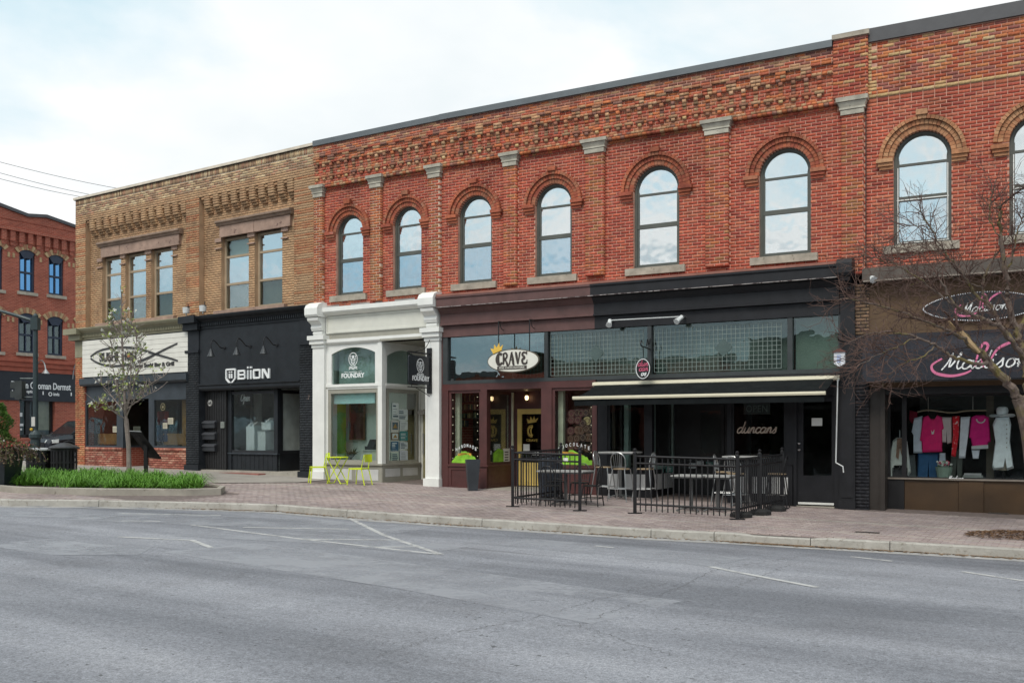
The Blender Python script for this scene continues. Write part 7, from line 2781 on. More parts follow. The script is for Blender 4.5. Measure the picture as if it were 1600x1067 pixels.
# ---- street furniture
def ground_z(X, Y):
 return walk(X, Y) + .004
def chair(name, label, X, Y, rot, M, sw=.40, sh=.45, bh=.82, group=None, tag_cat='chair'):
 t = thing(name, label, tag_cat, (X, Y, ground_z(X, Y)), rot, group)
 m = MB(front=False)
 m.box(-sw / 2, sw / 2, -sw / 2, sw / 2, sh - .035, sh)
 m.build('seat', M, t)
 for sx in (-1, 1):
  m = MB(front=False)
  m.tube([(sx * (sw / 2 + .02), -sw / 2 - .03, 0), (sx * (sw / 2 - .01), -sw / 2 + .02, sh - .01)], .015, 6)
  m.build('leg', M, t)
  m = MB(front=False)
  m.tube([(sx * (sw / 2 + .0), sw / 2 + .09, 0), (sx * (sw / 2 - .02), sw / 2 - .02, sh), (sx * (sw / 2 - .05), sw / 2 + .05, bh - .02)], .015, 6)
  m.build('leg', M, t)
 m = MB(front=False)
 n = 8
 A_ = []
 for k in range(n + 1):
  u = -1 + 2 * k / n
  x = u * (sw / 2 - .02)
  A_.append((x, sw / 2 + .055 - .03 * (1 - u * u) + .03))
 for (x0, y0), (x1, y1) in zip(A_, A_[1:]):
  m.hull2([(x0, y0, bh - .21), (x1, y1, bh - .21), (x1, y1 + .008, bh - .21), (x0, y0 + .008, bh - .21)], [(x0, y0, bh), (x1, y1, bh), (x1, y1 + .008, bh), (x0, y0 + .008, bh)])
 m.build('backrest', M, t)
 return t
def facing(seg, deg):
 """rotation whose local -y looks out of the front, turned by deg"""
 return seg.rot + math.radians(deg)
def cafe_sets():
 X, Y = gp(497, 755)
 chair('metal_chair', 'lime green metal chair left of the little lime table, by the pilaster', X, Y, facing(SB, -40), M_LIME, group='lime green chairs')
 X, Y = gp(561, 758)
 chair('metal_chair', 'lime green metal chair right of the little lime table', X, Y, facing(SB, -82), M_LIME, group='lime green chairs')
 X, Y = gp(527, 756)
 t = thing('folding_table', 'small lime green folding table between two chairs', 'table', (X, Y, ground_z(X, Y)), SB.rot)
 MB(front=False).lathe([(.29, .70), (.30, .705), (.30, .72), (.29, .725)], (0, 0, 0), 20).build('tabletop', M_LIME, t)
 for sx in (-1, 1):
  m = MB(front=False)
  for yy in (-.14, .14):
   m.tube([(-.24 * sx, yy, 0), (.24 * sx, yy, .70)], .014, 6)
  m.tube([(-.24 * sx, -.14, .012), (-.24 * sx, .14, .012)], .010, 6)
  m.build('crossed_legs', M_LIME, t)
 def stool(name, label, X, Y, rot, group, M=M_STEEL, sh=.74, bh=1.10, seatM=None):
  t = thing(name, label, 'stool' if sh > .6 else 'chair', (X, Y, ground_z(X, Y)), rot, group)
  seatM = seatM or mat('tan_seat_pad', (.32, .24, .15), .6)
  MB(front=False).lathe([(.17, sh - .03), (.195, sh - .02), (.195, sh - .005), (.17, sh)], (0, 0, 0), 16).build('seat', seatM, t)
  k = sh / .74
  for sx in (-1, 1):
   for sy in (-1, 1):
    m = MB(front=False)
    m.tube([(sx * .235 * (.85 if k < .8 else 1), sy * .235 * (.85 if k < .8 else 1), 0), (sx * .15, sy * .15, sh - .02)], .0125, 6)
    m.build('leg', M, t)
  m = MB(front=False)
  zr = sh * .38
  e = .195
  for a, b in (((-e, -e), (e, -e)), ((e, -e), (e, e)), ((e, e), (-e, e)), ((-e, e), (-e, -e))):
   m.tube([(*a, zr), (*b, zr)], .010, 6)
  m.build('foot_rail', M, t)
  m = MB(front=False)
  hoop = [(-.17, .15, sh - .02)] + [(-.185 * math.cos(math.pi * i / 10) * (1 - .0), .17 + .04 * math.sin(math.pi * i / 10), sh + (bh - sh) * (.45 + .55 * math.sin(math.pi * i / 10))) for i in range(11)] + [(.17, .15, sh - .02)]
  m.tube(hoop, .0125, 6)
  m.build('back_hoop', M, t)
  for i in range(5):
   x = -.11 + .055 * i
   m = MB(front=False)
   m.tube([(x * .8, .165, sh + .03), (x, .205, sh + (bh - sh) * (.45 + .52 * math.sqrt(max(0, 1 - (x / .185) ** 2))))], .006, 5)
   m.build('back_rod', M, t)
  m = MB(front=False)
  m.tube([(-.178, .16, sh + .04), (.178, .16, sh + .04)], .007, 5)
  m.build('back_crossbar', M, t)
  return t
 def table(name, label, X, Y, rot, h, w, d, M, legM, group=None, pedestal=True):
  t = thing(name, label, 'table', (X, Y, ground_z(X, Y)), rot, group)
  MB(front=False).box(-w / 2, w / 2, -d / 2, d / 2, h - .03, h).build('tabletop', M, t)
  MB(front=False).box(-w / 2 + .02, w / 2 - .02, -d / 2 + .02, d / 2 - .02, h - .06, h - .031).build('apron', legM, t)
  m = MB(front=False)
  m.tube([(0, 0, .02), (0, 0, h - .06)], .038, 10)
  m.build('pedestal', legM, t)
  m = MB(front=False)
  for a in range(4):
   c, s = math.cos(a * math.pi / 2 + .78), math.sin(a * math.pi / 2 + .78)
   m.tube(spline([(0, 0, .09), (c * .16, s * .16, .07), (c * .33, s * .33, .015)]), .018, 6)
  m.build('base', legM, t)
  return t
 M_GM = mat('gunmetal_leg', (.14, .145, .145), .4, metal=.6)
 g = SC
 s, q = g.s(966, .75), .62
 X, Y = g.w(s, q)
 table('bar_table', 'tall bar table in front of the white bulkhead panels left of the black entry', X, Y, g.rot, 1.09, .85, .62, M_GREYTOP, M_GM)
 for k, (px, q, r, lab) in enumerate(((943, .75, 92, 'silver bar stool at the left end of the tall table by the brown shop'), (971, 1.15, 176, 'silver bar stool in front of the tall table by the brown shop'),
           (1008, .85, -88, 'silver bar stool at the right end of the tall table by the brown shop'))):
  X, Y = g.w(g.s(px, q), q)
  stool('bar_stool', lab, X, Y, facing(g, r), 'silver bar stools on the patio')
 X, Y = g.w(g.s(1165, .7), .6)
 table('bar_table', 'tall bar table under the handwritten name, inside the right fence', X, Y, g.rot, 1.08, .92, .62, M_GREYTOP, M_GM)
 for k, (px, q, r, lab) in enumerate(((1131, .85, 95, 'silver bar stool left of the tall table inside the right fence'), (1150, 1.25, 170, 'silver bar stool in front of the tall table inside the right fence'),
           (1214, .8, -84, 'dark bar stool at the right end of the tall table inside the right fence'))):
  X, Y = g.w(g.s(px, q), q)
  stool('bar_stool', lab, X, Y, facing(g, r), 'silver bar stools on the patio', M=M_STEEL if k < 2 else M_IRON)
 for px, q, lab in ((1080, 2.35, 'low grey cafe table inside the right fence, nearer the gap'), (1122, 2.15, 'low grey cafe table inside the right fence, nearer the tall table')):
  X, Y = g.w(g.s(px, q), q)
  table('cafe_table', lab, X, Y, g.rot, .74, .66, .66, M_GREYTOP, M_GM, 'low cafe tables on the patio')
 X, Y = g.w(g.s(884, 2.55), 2.55)
 table('cafe_table', 'low grey cafe table behind the left fence', X, Y, g.rot, .74, 1.1, .66, M_GREYTOP, M_GM)
 blk = mat('black_seat', (.015, .015, .016), .5)
 for px, q, r, lab in ((862, 3.0, 175, 'black hoop back chair behind the left fence, at the street side of the table'), (906, 1.95, 5, 'black hoop back chair between the left fence table and the brown shop'),
       (925, 2.55, -85, 'black hoop back chair at the right end of the left fence table'), (868, 1.95, 8, 'black hoop back chair by the yellow door, behind the left fence')):
  X, Y = g.w(g.s(px, q), q)
  stool('cafe_chair', lab, X, Y, facing(g, r), 'black chairs on the left patio', M=M_IRON, sh=.45, bh=.86, seatM=blk)
 X, Y = g.w(g.s(858, 1.2), 1.2)
 t = thing('barrel_bin', 'dark blue round bin between the yellow door and the left fence', 'bin', (X, Y, ground_z(X, Y)), 0)
 MB(front=False).lathe([(.20, 0), (.24, .05), (.27, .5), (.26, .85), (.25, .86)], (0, 0, 0), 18).build('body', mat('bin_navy', (.022, .03, .045), .4), t)
 MB(front=False).lathe([(.27, .86), (.275, .90), (.2, .97), (.05, 1.0)], (0, 0, 0), 18).build('lid', mat('bin_navy', (.022, .03, .045), .4), t)
 X, Y = gp(738.5, 766.5)
 t = thing('tall_planter', 'tall empty tapered grey planter in front of the brown bulkhead', 'planter', (X, Y, ground_z(X, Y)), g.rot + math.radians(38))
 M_PL = mat('slate_planter', (.035, .042, .050), .45, var=.2)
 m = MB(front=False)
 a, b, h, w = .115, .175, .78, .02
 sq = lambda r, zz: [(-r, -r, zz), (r, -r, zz), (r, r, zz), (-r, r, zz)]
 rings = [sq(a, 0), sq(b, h), sq(b - w, h), sq(b - w * 2, h - .12)]
 idx = [[m._v(*p) for p in r] for r in rings]
 m.face(idx[0][::-1]); m.face(idx[-1])
 for A_, B_ in zip(idx, idx[1:]):
  for k in range(4):
   m.face([A_[k], A_[(k + 1) % 4], B_[(k + 1) % 4], B_[k]])
 m.build('pot', M_PL, t)
 MB(front=False).box(-b + .05, b - .05, -b + .05, b - .05, h - .12, h - .10).build('soil', mat('potting_soil', (.04, .03, .02), .95, var=.3, scale=30), t)
cafe_sets()
def fence(label, pts, group):
 """pts: plan points of one joined run of railing"""
 X0, Y0 = pts[0]
 t = thing('railing', label, 'fence', (X0, Y0, 0), 0, group)
 o = (X0, Y0, 0)
 for i, (X, Y) in enumerate(pts):
  zz = ground_z(X, Y)
  m = MB(org=o, front=False)
  m.box(X - .032, X + .032, Y - .032, Y + .032, zz, zz + 1.19)
  m.lathe([(.046, 1.19), (.046, 1.21), (.03, 1.225), (.02, 1.24), (.036, 1.26), (.036, 1.28), (.01, 1.30)], (X, Y, zz), 10)
  m.build('post', M_IRON, t)
  m = MB(org=o, front=False)
  m.box(X - .14, X + .14, Y - .05, Y + .05, zz, zz + .015)
  m.build('foot_plate', M_IRON, t)
 for (xa, ya), (xb, yb) in zip(pts, pts[1:]):
  L = math.hypot(xb - xa, yb - ya)
  ux, uy = (xb - xa) / L, (yb - ya) / L
  za, zb = ground_z(xa, ya), ground_z(xb, yb)
  for h in (.19, 1.0, 1.14):
   m = MB(org=o, front=False)
   m.tube([(xa, ya, za + h), (xb, yb, zb + h)], .021, 4)
   m.build('rail', M_IRON, t)
  n = max(2, round(L / .115))
  for k in range(1, n):
   x, y, zz = xa + ux * L * k / n, ya + uy * L * k / n, za + (zb - za) * k / n
   m = MB(org=o, front=False)
   m.box(x - .0105, x + .0105, y - .0105, y + .0105, zz + .05, zz + 1.12)
   m.build('picket', M_IRON, t)
 return t
fence('black iron railing in front of the yellow door, without the rubber feet', [SC.w(SC.s(872, 1.6), 1.45), gp(801, 792), gp(906, 798.5)], 'black patio railings')
_rf = fence('black iron railing round the low tables with rubber feet at its corner', [gp(992, 802.5), gp(1152, 812), gp(1187, 803.5), gp(1222, 795)], 'black patio railings')
for _p in (gp(1158, 808), gp(1188, 804), gp(1212, 798)):
 _m = MB(org=(*_rf.location[:2], 0), front=False)
 _zz = ground_z(*_p)
 _m.lathe([(.22, _zz), (.22, _zz + .06), (.16, _zz + .1), (.05, _zz + .11)], (_p[0], _p[1], 0), 10)
 _m.build('rubber_foot', mat('black_rubber', (.015, .015, .015), .8), _rf)
_X, _Y = gp(885, 797)
_t = thing('white_tag', 'small white tag fixed to the top of the left railing', 'tag', (_X, _Y, ground_z(_X, _Y) + 1.0), SC.rot)
MB(front=False).box(-.05, .05, -.035, -.028, 0, .07).build('tag', M_PAPER, _t)
MB(front=False).box(-.006, .006, -.03, .0, .05, .08).build('tie', M_IRON, _t)
def left_corner():
 outline = [gp(-40, 765), gp(30, 771), gp(150, 773.5), gp(290, 774), gp(345, 772.5), gp(352, 768), gp(318, 762), gp(240, 756), gp(120, 752), gp(40, 751), gp(-40, 752)]
 n = len(outline)
 cx, cy = sum(p[0] for p in outline) / n, sum(p[1] for p in outline) / n
 inn = [(cx + (x - cx) * .955, cy + (y - cy) * .86) for x, y in outline]
 root = thing('planting_bed', 'raised concrete edged bed with grass tufts at the street corner', 'planter bed', (cx, cy, 0))
 for i in range(n):
  j = (i + 1) % n
  m = MB(org=(cx, cy, 0), front=False)
  P = [outline[i], outline[j], inn[j], inn[i]]
  m.hull2([(x, y, walk(x, y) - .05) for x, y in P], [(x, y, walk(x, y) + .135 + rnd.uniform(-.003, .003)) for x, y in P])
  m.build('kerb_stone', M_CONC, root)
 m = MB(org=(cx, cy, 0), front=False)
 m.hull2([(x, y, walk(x, y) - .05) for x, y in inn], [(x, y, walk(x, y) + .09) for x, y in inn])
 m.build('soil', mat('bed_soil', (.05, .035, .025), .95, var=.3, scale=20), root)
 V, Fc = [], []
 def inside(x, y):
  c = False
  for i in range(n):
   (x1, y1), (x2, y2) = inn[i], inn[i - 1]
   if (y1 > y) != (y2 > y) and x < (x2 - x1) * (y - y1) / (y2 - y1) + x1:
    c = not c
  return c
 xs, ys = [p[0] for p in inn], [p[1] for p in inn]
 cl = []
 while len(cl) < 150:
  x, y = rnd.uniform(min(xs), max(xs)), rnd.uniform(min(ys), max(ys))
  if inside(x, y) and 22 < x / y * F + PX0 < 312:
   cl.append((x, y, rnd.choice((.55, .75, .9, 1.0, 1.2))))
 for x, y, k in cl:
  for _ in range(58):
   a = rnd.uniform(0, 6.28)
   bx, by = x + rnd.gauss(0, .06), y + rnd.gauss(0, .06)
   h = rnd.uniform(.15, .33) * k
   lean = rnd.uniform(.06, .50)
   w = rnd.uniform(.006, .011)
   zz = walk(bx, by) + .09
   ca, sa = math.cos(a), math.sin(a)
   i = len(V)
   for u, hh in ((0, 0), (.35, .6), (.75, .95), (1.15, .86 - lean * .9)):
    r = lean * u
    ww = w * (1 - .8 * u / 1.15)
    V.append((bx + ca * r - sa * ww, by + sa * r + ca * ww, zz + h * hh))
    V.append((bx + ca * r + sa * ww, by + sa * r - ca * ww, zz + h * hh))
   for q in range(3):
    Fc.append((i + 2 * q, i + 2 * q + 1, i + 2 * q + 3, i + 2 * q + 2))
 me = bpy.data.meshes.new('grass')
 me.from_pydata(V, [], Fc)
 gm, nn, l, p = nt('daylily_grass')
 c = ramp(nn, l, noise(nn, l, 16, 5, rough=.7), [(.25, (.20, .17, .06)), (.33, (.062, .17, .012)), (.5, (.095, .25, .016)), (.7, (.16, .33, .028))])
 l.new(c, p.inputs['Base Color'])
 p.inputs['Roughness'].default_value = .55
 p.inputs['Subsurface Weight'].default_value = 0
 me.materials.append(gm)
 tag(link('grass', me), kind='stuff')
 X, Y = gp(202, 757)
 zg = walk(X, Y) + .09
 P = lambda px, py, d=0.: ((px - PX0) / F * (Y + d), Y + d, (HY - py) / F * (Y + d) + CZ)
 t = thing('young_tree', 'slim young tree with white blossom in the grassy bed', 'tree', (X, Y, zg))
 o = (X, Y, zg)
 bark = mat('grey_bark', (.21, .175, .155), .9, var=.3, scale=9, bmp=.6, bscale=25)
 m = MB(org=o, front=False)
 m.tube([(X, Y, zg - .05), P(201, 700), P(197, 655)], [.075, .06, .062], 8)
 m.build('trunk', bark, t)
 limbs = [([(197, 655, 0), (194, 610, .05), (192, 560, 0), (190, 510, .05), (190, 462, 0)], .042),
    ([(197, 655, 0), (180, 645, -.15), (160, 628, -.3), (150, 640, -.35)], .02), ([(197, 652, 0), (210, 625, -.2), (232, 603, -.4), (256, 588, -.5)], .02),
    ([(196, 648, 0), (206, 610, .2), (217, 575, .3), (222, 545, .35)], .022), ([(196, 650, 0), (184, 610, .2), (176, 575, .3), (165, 560, .4)], .02),
    ([(193, 600, 0), (205, 570, -.2), (213, 545, -.3), (213, 520, -.3)], .016), ([(192, 575, 0), (178, 550, -.2), (172, 528, -.3)], .014),
    ([(197, 640, 0), (222, 622, .3), (242, 612, .5)], .016), ([(196, 645, 0), (175, 620, .3), (158, 598, .5)], .016), ([(191, 540, 0), (200, 522, .1), (204, 505, .15)], .012),
    ([(191, 530, 0), (180, 512, .1), (174, 503, .1)], .012), ([(196, 645, 0), (204, 600, -.3), (203, 560, -.4)], .018), ([(197, 650, 0), (186, 620, -.35), (183, 585, -.5)], .018)]
 tips = []
 mt = MB(org=o, front=False)
 mw = MB(org=o, front=False)
 for pts, r in limbs:
  C = spline([P(*p) for p in pts], 5)
  mt.tube(C, r, 6, r2=r * .42)
  for k in range(len(C)):
   if k < len(C) * .25:
    continue
   for _ in range(2):
    b = Vector(C[k])
    d = Vector((rnd.gauss(0, 1), rnd.gauss(0, 1), rnd.uniform(.2, 1.4))).normalized()
    L = rnd.uniform(.10, .42)
    e = b + d * L + Vector((0, 0, .05))
    mw.tube([b, b + d * L * .5, e], .010, 4, r2=.006)
    tips.append((e, b))
 mt.build('branches', bark, t)
 mw.build('twigs', bark, t)
 ml = MB(org=o, front=False)
 for e, b in tips:
  dense = 1.0 if e.z > 0 else .5
  if rnd.random() < .36:
   for _ in range(rnd.randint(4, 10)):
    p = e.lerp(b, rnd.uniform(-.1, .6)) + Vector((rnd.gauss(0, .05), rnd.gauss(0, .05), rnd.gauss(0, .05)))
    u = Vector((rnd.gauss(0, 1), rnd.gauss(0, 1), rnd.gauss(0, 1))).normalized()
    v = u.cross(Vector((rnd.gauss(0, 1), rnd.gauss(0, 1), rnd.gauss(0, 1)))).normalized()
    s = rnd.uniform(.022, .045)
    ml.m = 0 if rnd.random() < .30 else rnd.choice((1, 2, 2))
    if ml.m:
     ml.poly([p - u * s * 1.5, p - v * s * .55 , p + u * s * 1.5, p + v * s * .55])
    else:
     for q in range(3):
      a = q * 2.1
      ml.poly([p, p + (u * math.cos(a) + v * math.sin(a)) * s, p + (u * math.cos(a + .7) + v * math.sin(a + .7)) * s * 1.2, p + (u * math.cos(a + 1.4) + v * math.sin(a + 1.4)) * s])
 ml.build('crown', [mat('pear_blossom', (.60, .60, .54), .8, var=.1), mat('young_leaf', (.10, .15, .03), .6, var=.3), mat('yellow_leaf', (.30, .36, .09), .6, var=.3)], t, recalc=False)
 X, Y = gp(228, 752)
 zg = walk(X, Y) + .09
 sc = Y / F
 t = thing('information_lectern', 'black slanted information panel on a post behind the young tree', 'sign', (X, Y, zg), 0)
 m = MB(front=False)
 m.box(-.05, .05, -.03, .03, -.05, .90)
 m.build('post', M_IRON, t)
 m = MB(front=False)
 ang = math.radians(40)
 a0 = Vector((-.46, -.30, 1.30)) if False else None
 e = [(-.58, .32, 1.27), (-.01, -.30, 1.25), (.52, -.28, .55), (-.06, .34, .57)]
 m.hull2(e, [(x + .01, y + .0, zz - .035) for x, y, zz in e])
 m.build('panel', mat('panel_black', (.005, .006, .006), .6, spec=.2), t)
 m = MB(front=False)
 m.tube([(-.58, .32, 1.275), (-.01, -.30, 1.255)], .012, 5)
 m.build('panel_edge', mat('panel_edge_grey', (.3, .31, .31), .4), t)
 m = MB(front=False)
 m.hull2([(-.05, -.03, .9), (.05, -.03, .9), (.05, .03, .9), (-.05, .03, .9)], [(-.10, -.06, .98), (.08, -.06, .86), (.08, .06, .86), (-.10, .06, .98)])
 m.build('bracket', M_IRON, t)
 X, Y = gp(63, 750)
 zg = walk(X, Y)
 t = thing('litter_bin', 'black slatted litter bin with a pale flat lid', 'bin', (X, Y, zg), 0)
 rB = 20 * Y / F
 def slats(t, r, h, n=22):
  MB(front=False).lathe([(r * .8, .0), (r * .8, h)], (0, 0, 0), 14).build('liner', mat('bin_liner', (.012, .012, .013), .6), t)
  for k in range(n):
   a = 6.283 * k / n
   m = MB(front=False)
   c, s = math.cos(a), math.sin(a)
   m.hull2([(c * r - s * w, s * r + c * w, z0) for w in (-.03, .03) for z0 in (.04,)] + [(c * (r - .012) + s * .03, s * (r - .012) - c * .03, .04)][:0] + [(c * (r - .012) - s * w, s * (r - .012) + c * w, .04) for w in (.03, -.03)],
     [(c * r - s * w, s * r + c * w, h) for w in (-.03, .03)] + [(c * (r - .012) - s * w, s * (r - .012) + c * w, h) for w in (.03, -.03)])
   m.build('slat', M_IRON, t)
  m = MB(front=False)
  for zz in (.06, h * .55, h - .06):
   m.lathe([(r + .004, zz), (r + .012, zz), (r + .012, zz + .04), (r + .004, zz + .04)], (0, 0, 0), 18)
  m.each('hoop', M_IRON, t)
 slats(t, rB, .80)
 MB(front=False).lathe([(rB + .02, .80), (rB + .04, .82), (rB + .03, .86), (.10, .88)], (0, 0, 0), 18).build('lid', mat('pale_lid', (.42, .44, .45), .5), t)
 X, Y = gp(100, 751)
 zg = walk(X, Y)
 t = thing('litter_bin', 'black slatted litter bin with a dark domed lid beside the brick corner', 'bin', (X, Y, zg), 0)
 rB = 19 * Y / F
 slats(t, rB, .86)
 MB(front=False).lathe([(rB + .06, .86), (rB + .07, .89), (rB + .02, .93), (rB * .5, 1.0), (.1, 1.02)], (0, 0, 0), 18).build('lid', mat('dark_lid', (.02, .021, .023), .4), t)
 X, Y = gp(3, 763)
 zg = walk(X, Y)
 k = Y / F
 t = thing('planter_pot', 'large dark square planter at the left edge of the bed', 'planter', (X, Y, zg), math.radians(-10))
 m = MB(front=False)
 a, b, h = 17 * k, 23 * k, 66 * k
 sq = lambda r, zz: [(-r, -r, zz), (r, -r, zz), (r, r, zz), (-r, r, zz)]
 rings = [sq(a, 0), sq(b, h), sq(b - .04, h), sq(b - .06, h - .1)]
 idx = [[m._v(*p) for p in r] for r in rings]
 m.face(idx[0][::-1]); m.face(idx[-1])
 for A_, B_ in zip(idx, idx[1:]):
  for q in range(4):
   m.face([A_[q], A_[(q + 1) % 4], B_[(q + 1) % 4], B_[q]])
 m.build('pot', mat('teal_black_pot', (.016, .022, .026), .4), t)
 MB(front=False).box(-b + .07, b - .07, -b + .07, b - .07, h - .1, h - .06).build('soil', mat('potting_soil', (.04, .03, .02), .95), t)
 zt = zg + h
 o = (X, Y, zt)
 t = thing('trailing_plant', 'bronze leaved plant trailing over the planter rim with red and white flowers', 'plant', o, 0)
 ms = MB(org=o, front=False)
 m = MB(org=o, front=False)
 for s_ in range(46):
  a0 = rnd.uniform(-1.5, .5)
  r0 = b * rnd.uniform(.5, 1.0)
  p = Vector((X + r0 * math.cos(a0), Y + r0 * math.sin(a0) * .9, zt - .04))
  d = Vector((math.cos(a0) * .6 + .1, math.sin(a0) * .6 - .1, .8)).normalized()
  pts = [p.copy()]
  L = rnd.uniform(.35, 1.0)
  for q in range(8):
   d = (d + Vector((0, 0, -.34)) + Vector((rnd.gauss(0, .08), rnd.gauss(0, .08), 0))).normalized()
   p = p + d * L / 8
   pts.append(p.copy())
  ms.tube(pts, .005, 4)
  for p in pts:
   for _ in range(5):
    c = p + Vector((rnd.gauss(0, .03), rnd.gauss(0, .03), rnd.gauss(0, .03)))
    u = Vector((rnd.gauss(0, 1), rnd.gauss(0, 1), rnd.gauss(0, 1))).normalized()
    v = u.cross(Vector((rnd.gauss(0, 1), rnd.gauss(0, 1), rnd.gauss(0, 1)))).normalized()
    s = rnd.uniform(.02, .04)
    m.m = rnd.choice((0, 0, 0, 1, 1, 3)) if c.z < zt - .02 else rnd.choice((0, 1, 1, 2, 3))
    m.poly([c - u * s, c - v * s * .6, c + u * s, c + v * s * .6])
 for _ in range(420):
  c = Vector((X + max(-.6, min(.5, rnd.gauss(.08, .18))), Y - .1 + rnd.gauss(0, .22), zt + abs(rnd.gauss(0, .09))))
  u = Vector((rnd.gauss(0, 1), rnd.gauss(0, 1), rnd.gauss(0, 1))).normalized()
  v = u.cross(Vector((rnd.gauss(0, 1), rnd.gauss(0, 1), rnd.gauss(0, 1)))).normalized()
  s = rnd.uniform(.02, .045)
  m.m = rnd.choice((1, 1, 0, 0, 4)) if c.x < X + .15 else rnd.choice((0, 1, 1, 3, 2))
  m.poly([c - u * s, c - v * s * .7, c + u * s, c + v * s * .7])
 ms.build('stems', mat('brown_stem', (.10, .06, .04), .8), t)
 m.build('leaves', [mat('bronze_leaf', (.06, .04, .03), .6, var=.4), mat('olive_leaf', (.10, .12, .035), .6, var=.3), mat('red_flower', (.28, .03, .03), .6), mat('tan_leaf', (.2, .13, .07), .7),
      mat('white_flower', (.55, .55, .5), .7)], t, recalc=False)
 X2, Y2 = X - .24, Y + .15
 o = (X2, Y2, zt - .05)
 t = thing('evergreen_shrub', 'clipped green conifer standing in the dark planter', 'shrub', o, 0)
 MB(org=o, front=False).tube([(X2, Y2, zt - .05), (X2, Y2, zt + .9)], .04, 6).build('trunk', bark, t)
 m = MB(org=o, front=False)
 for _ in range(5200):
  a = rnd.uniform(0, 6.283)
  zz = rnd.uniform(0, 1)
  lob = .36 * (1 - .25 * zz) * (1 + .28 * math.sin(zz * 13 + 1.2 * math.sin(a * 2))) * (1 - max(0, zz - .8) * 3.0)
  r = lob * rnd.uniform(.6, 1.03)
  c = Vector((X2 + r * math.cos(a), Y2 + r * math.sin(a), zt + .02 + zz * 1.02))
  u = Vector((math.cos(a), math.sin(a), rnd.uniform(.2, 1.2))).normalized()
  v = u.cross(Vector((rnd.gauss(0, 1), rnd.gauss(0, 1), rnd.gauss(0, 1)))).normalized()
  s = rnd.uniform(.03, .055)
  m.m = rnd.choice((0, 0, 1))
  m.poly([c, c + u * s * .6 - v * s * .3, c + u * s * 1.4, c + u * s * .6 + v * s * .3])
 m.build('crown', [mat('conifer_green', (.045, .11, .014), .6, var=.35), mat('conifer_light', (.085, .17, .02), .6, var=.3)], t, recalc=False)
 Yp = 27.6
 Xp = (55.5 - PX0) / F * Yp
 zg = walk(Xp, Yp)
 H = (HY - 497) / F * Yp + CZ - zg
 t = thing('street_pole', 'dark green metal pole with a mast arm reaching out of the picture', 'pole', (Xp, Yp, zg), 0)
 o = (0, 0, 0)
 M_PO = mat('pole_green', (.030, .048, .052), .45, var=.15, metal=.2)
 MB(front=False).lathe([(.075, 1.0), (.062, H), (.075, H + .01), (.075, H + .06), (.03, H + .12)], (0, 0, 0), 14).build('shaft', M_PO, t)
 MB(front=False).lathe([(.22, 0), (.22, .08), (.17, .14), (.16, .6), (.14, .66), (.13, 1.08), (.17, 1.12), (.17, 1.22), (.12, 1.28), (.08, 1.34)], (0, 0, 0), 14).build('base', M_PO, t)
 m = MB(front=False)
 m.tube(spline([(0, 0, H - .12), (-.5, -.05, H + .05), (-1.4, -.15, H + .28), (-3.2, -.3, H + .55)]), .055, 8, r2=.035)
 m.build('mast_arm', M_PO, t)
 MB(front=False).box(-.1, .1, -.1, .1, H - .35, H + .0).build('arm_collar', M_PO, t)
 MB(front=False).box(-.07, .03, -.1, -.076, 1.45, 1.72).build('push_button_plate', mat('pale_plate', (.5, .5, .47), .5), t)
 MB(front=False).ball((-.07, -.1, 1.36), .045, 8, 6).build('push_button', mat('yellow_button', (.6, .38, .03), .4), t)
 zs = (HY - 610) / F * Yp + CZ - zg
 xs = (33 - 55.5) / F * Yp
 ts = thing('pedestrian_signal', 'dark pedestrian signal head bracketed to the green street pole', 'traffic signal', (Xp + xs, Yp - .05, zg + zs), 0)
 m = MB(front=False)
 m.box(-.10, .10, -.12, .12, -.26, .26)
 m.build('housing', mat('signal_grey', (.035, .042, .042), .4), ts)
 m = MB(front=False)
 for zz in (-.14, .12):
  m.box(-.24, -.1, -.09, .09, zz + .1, zz + .115)
  m.box(-.24, -.1, -.09, -.075, zz - .07, zz + .1)
 m.build('visor', mat('signal_grey', (.035, .042, .042), .4), ts)
 m = MB(front=False)
 m.tube([(0, 0, .26), (0, 0, .33), (-xs, .05, .33)], .025, 6)
 m.tube([(0, 0, -.26), (0, 0, -.36)], .03, 6)
 m.tube([(.10, 0, -.2), (-xs, .05, -.2)], .02, 6)
 m.build('bracket', M_PO, ts)
left_corner()
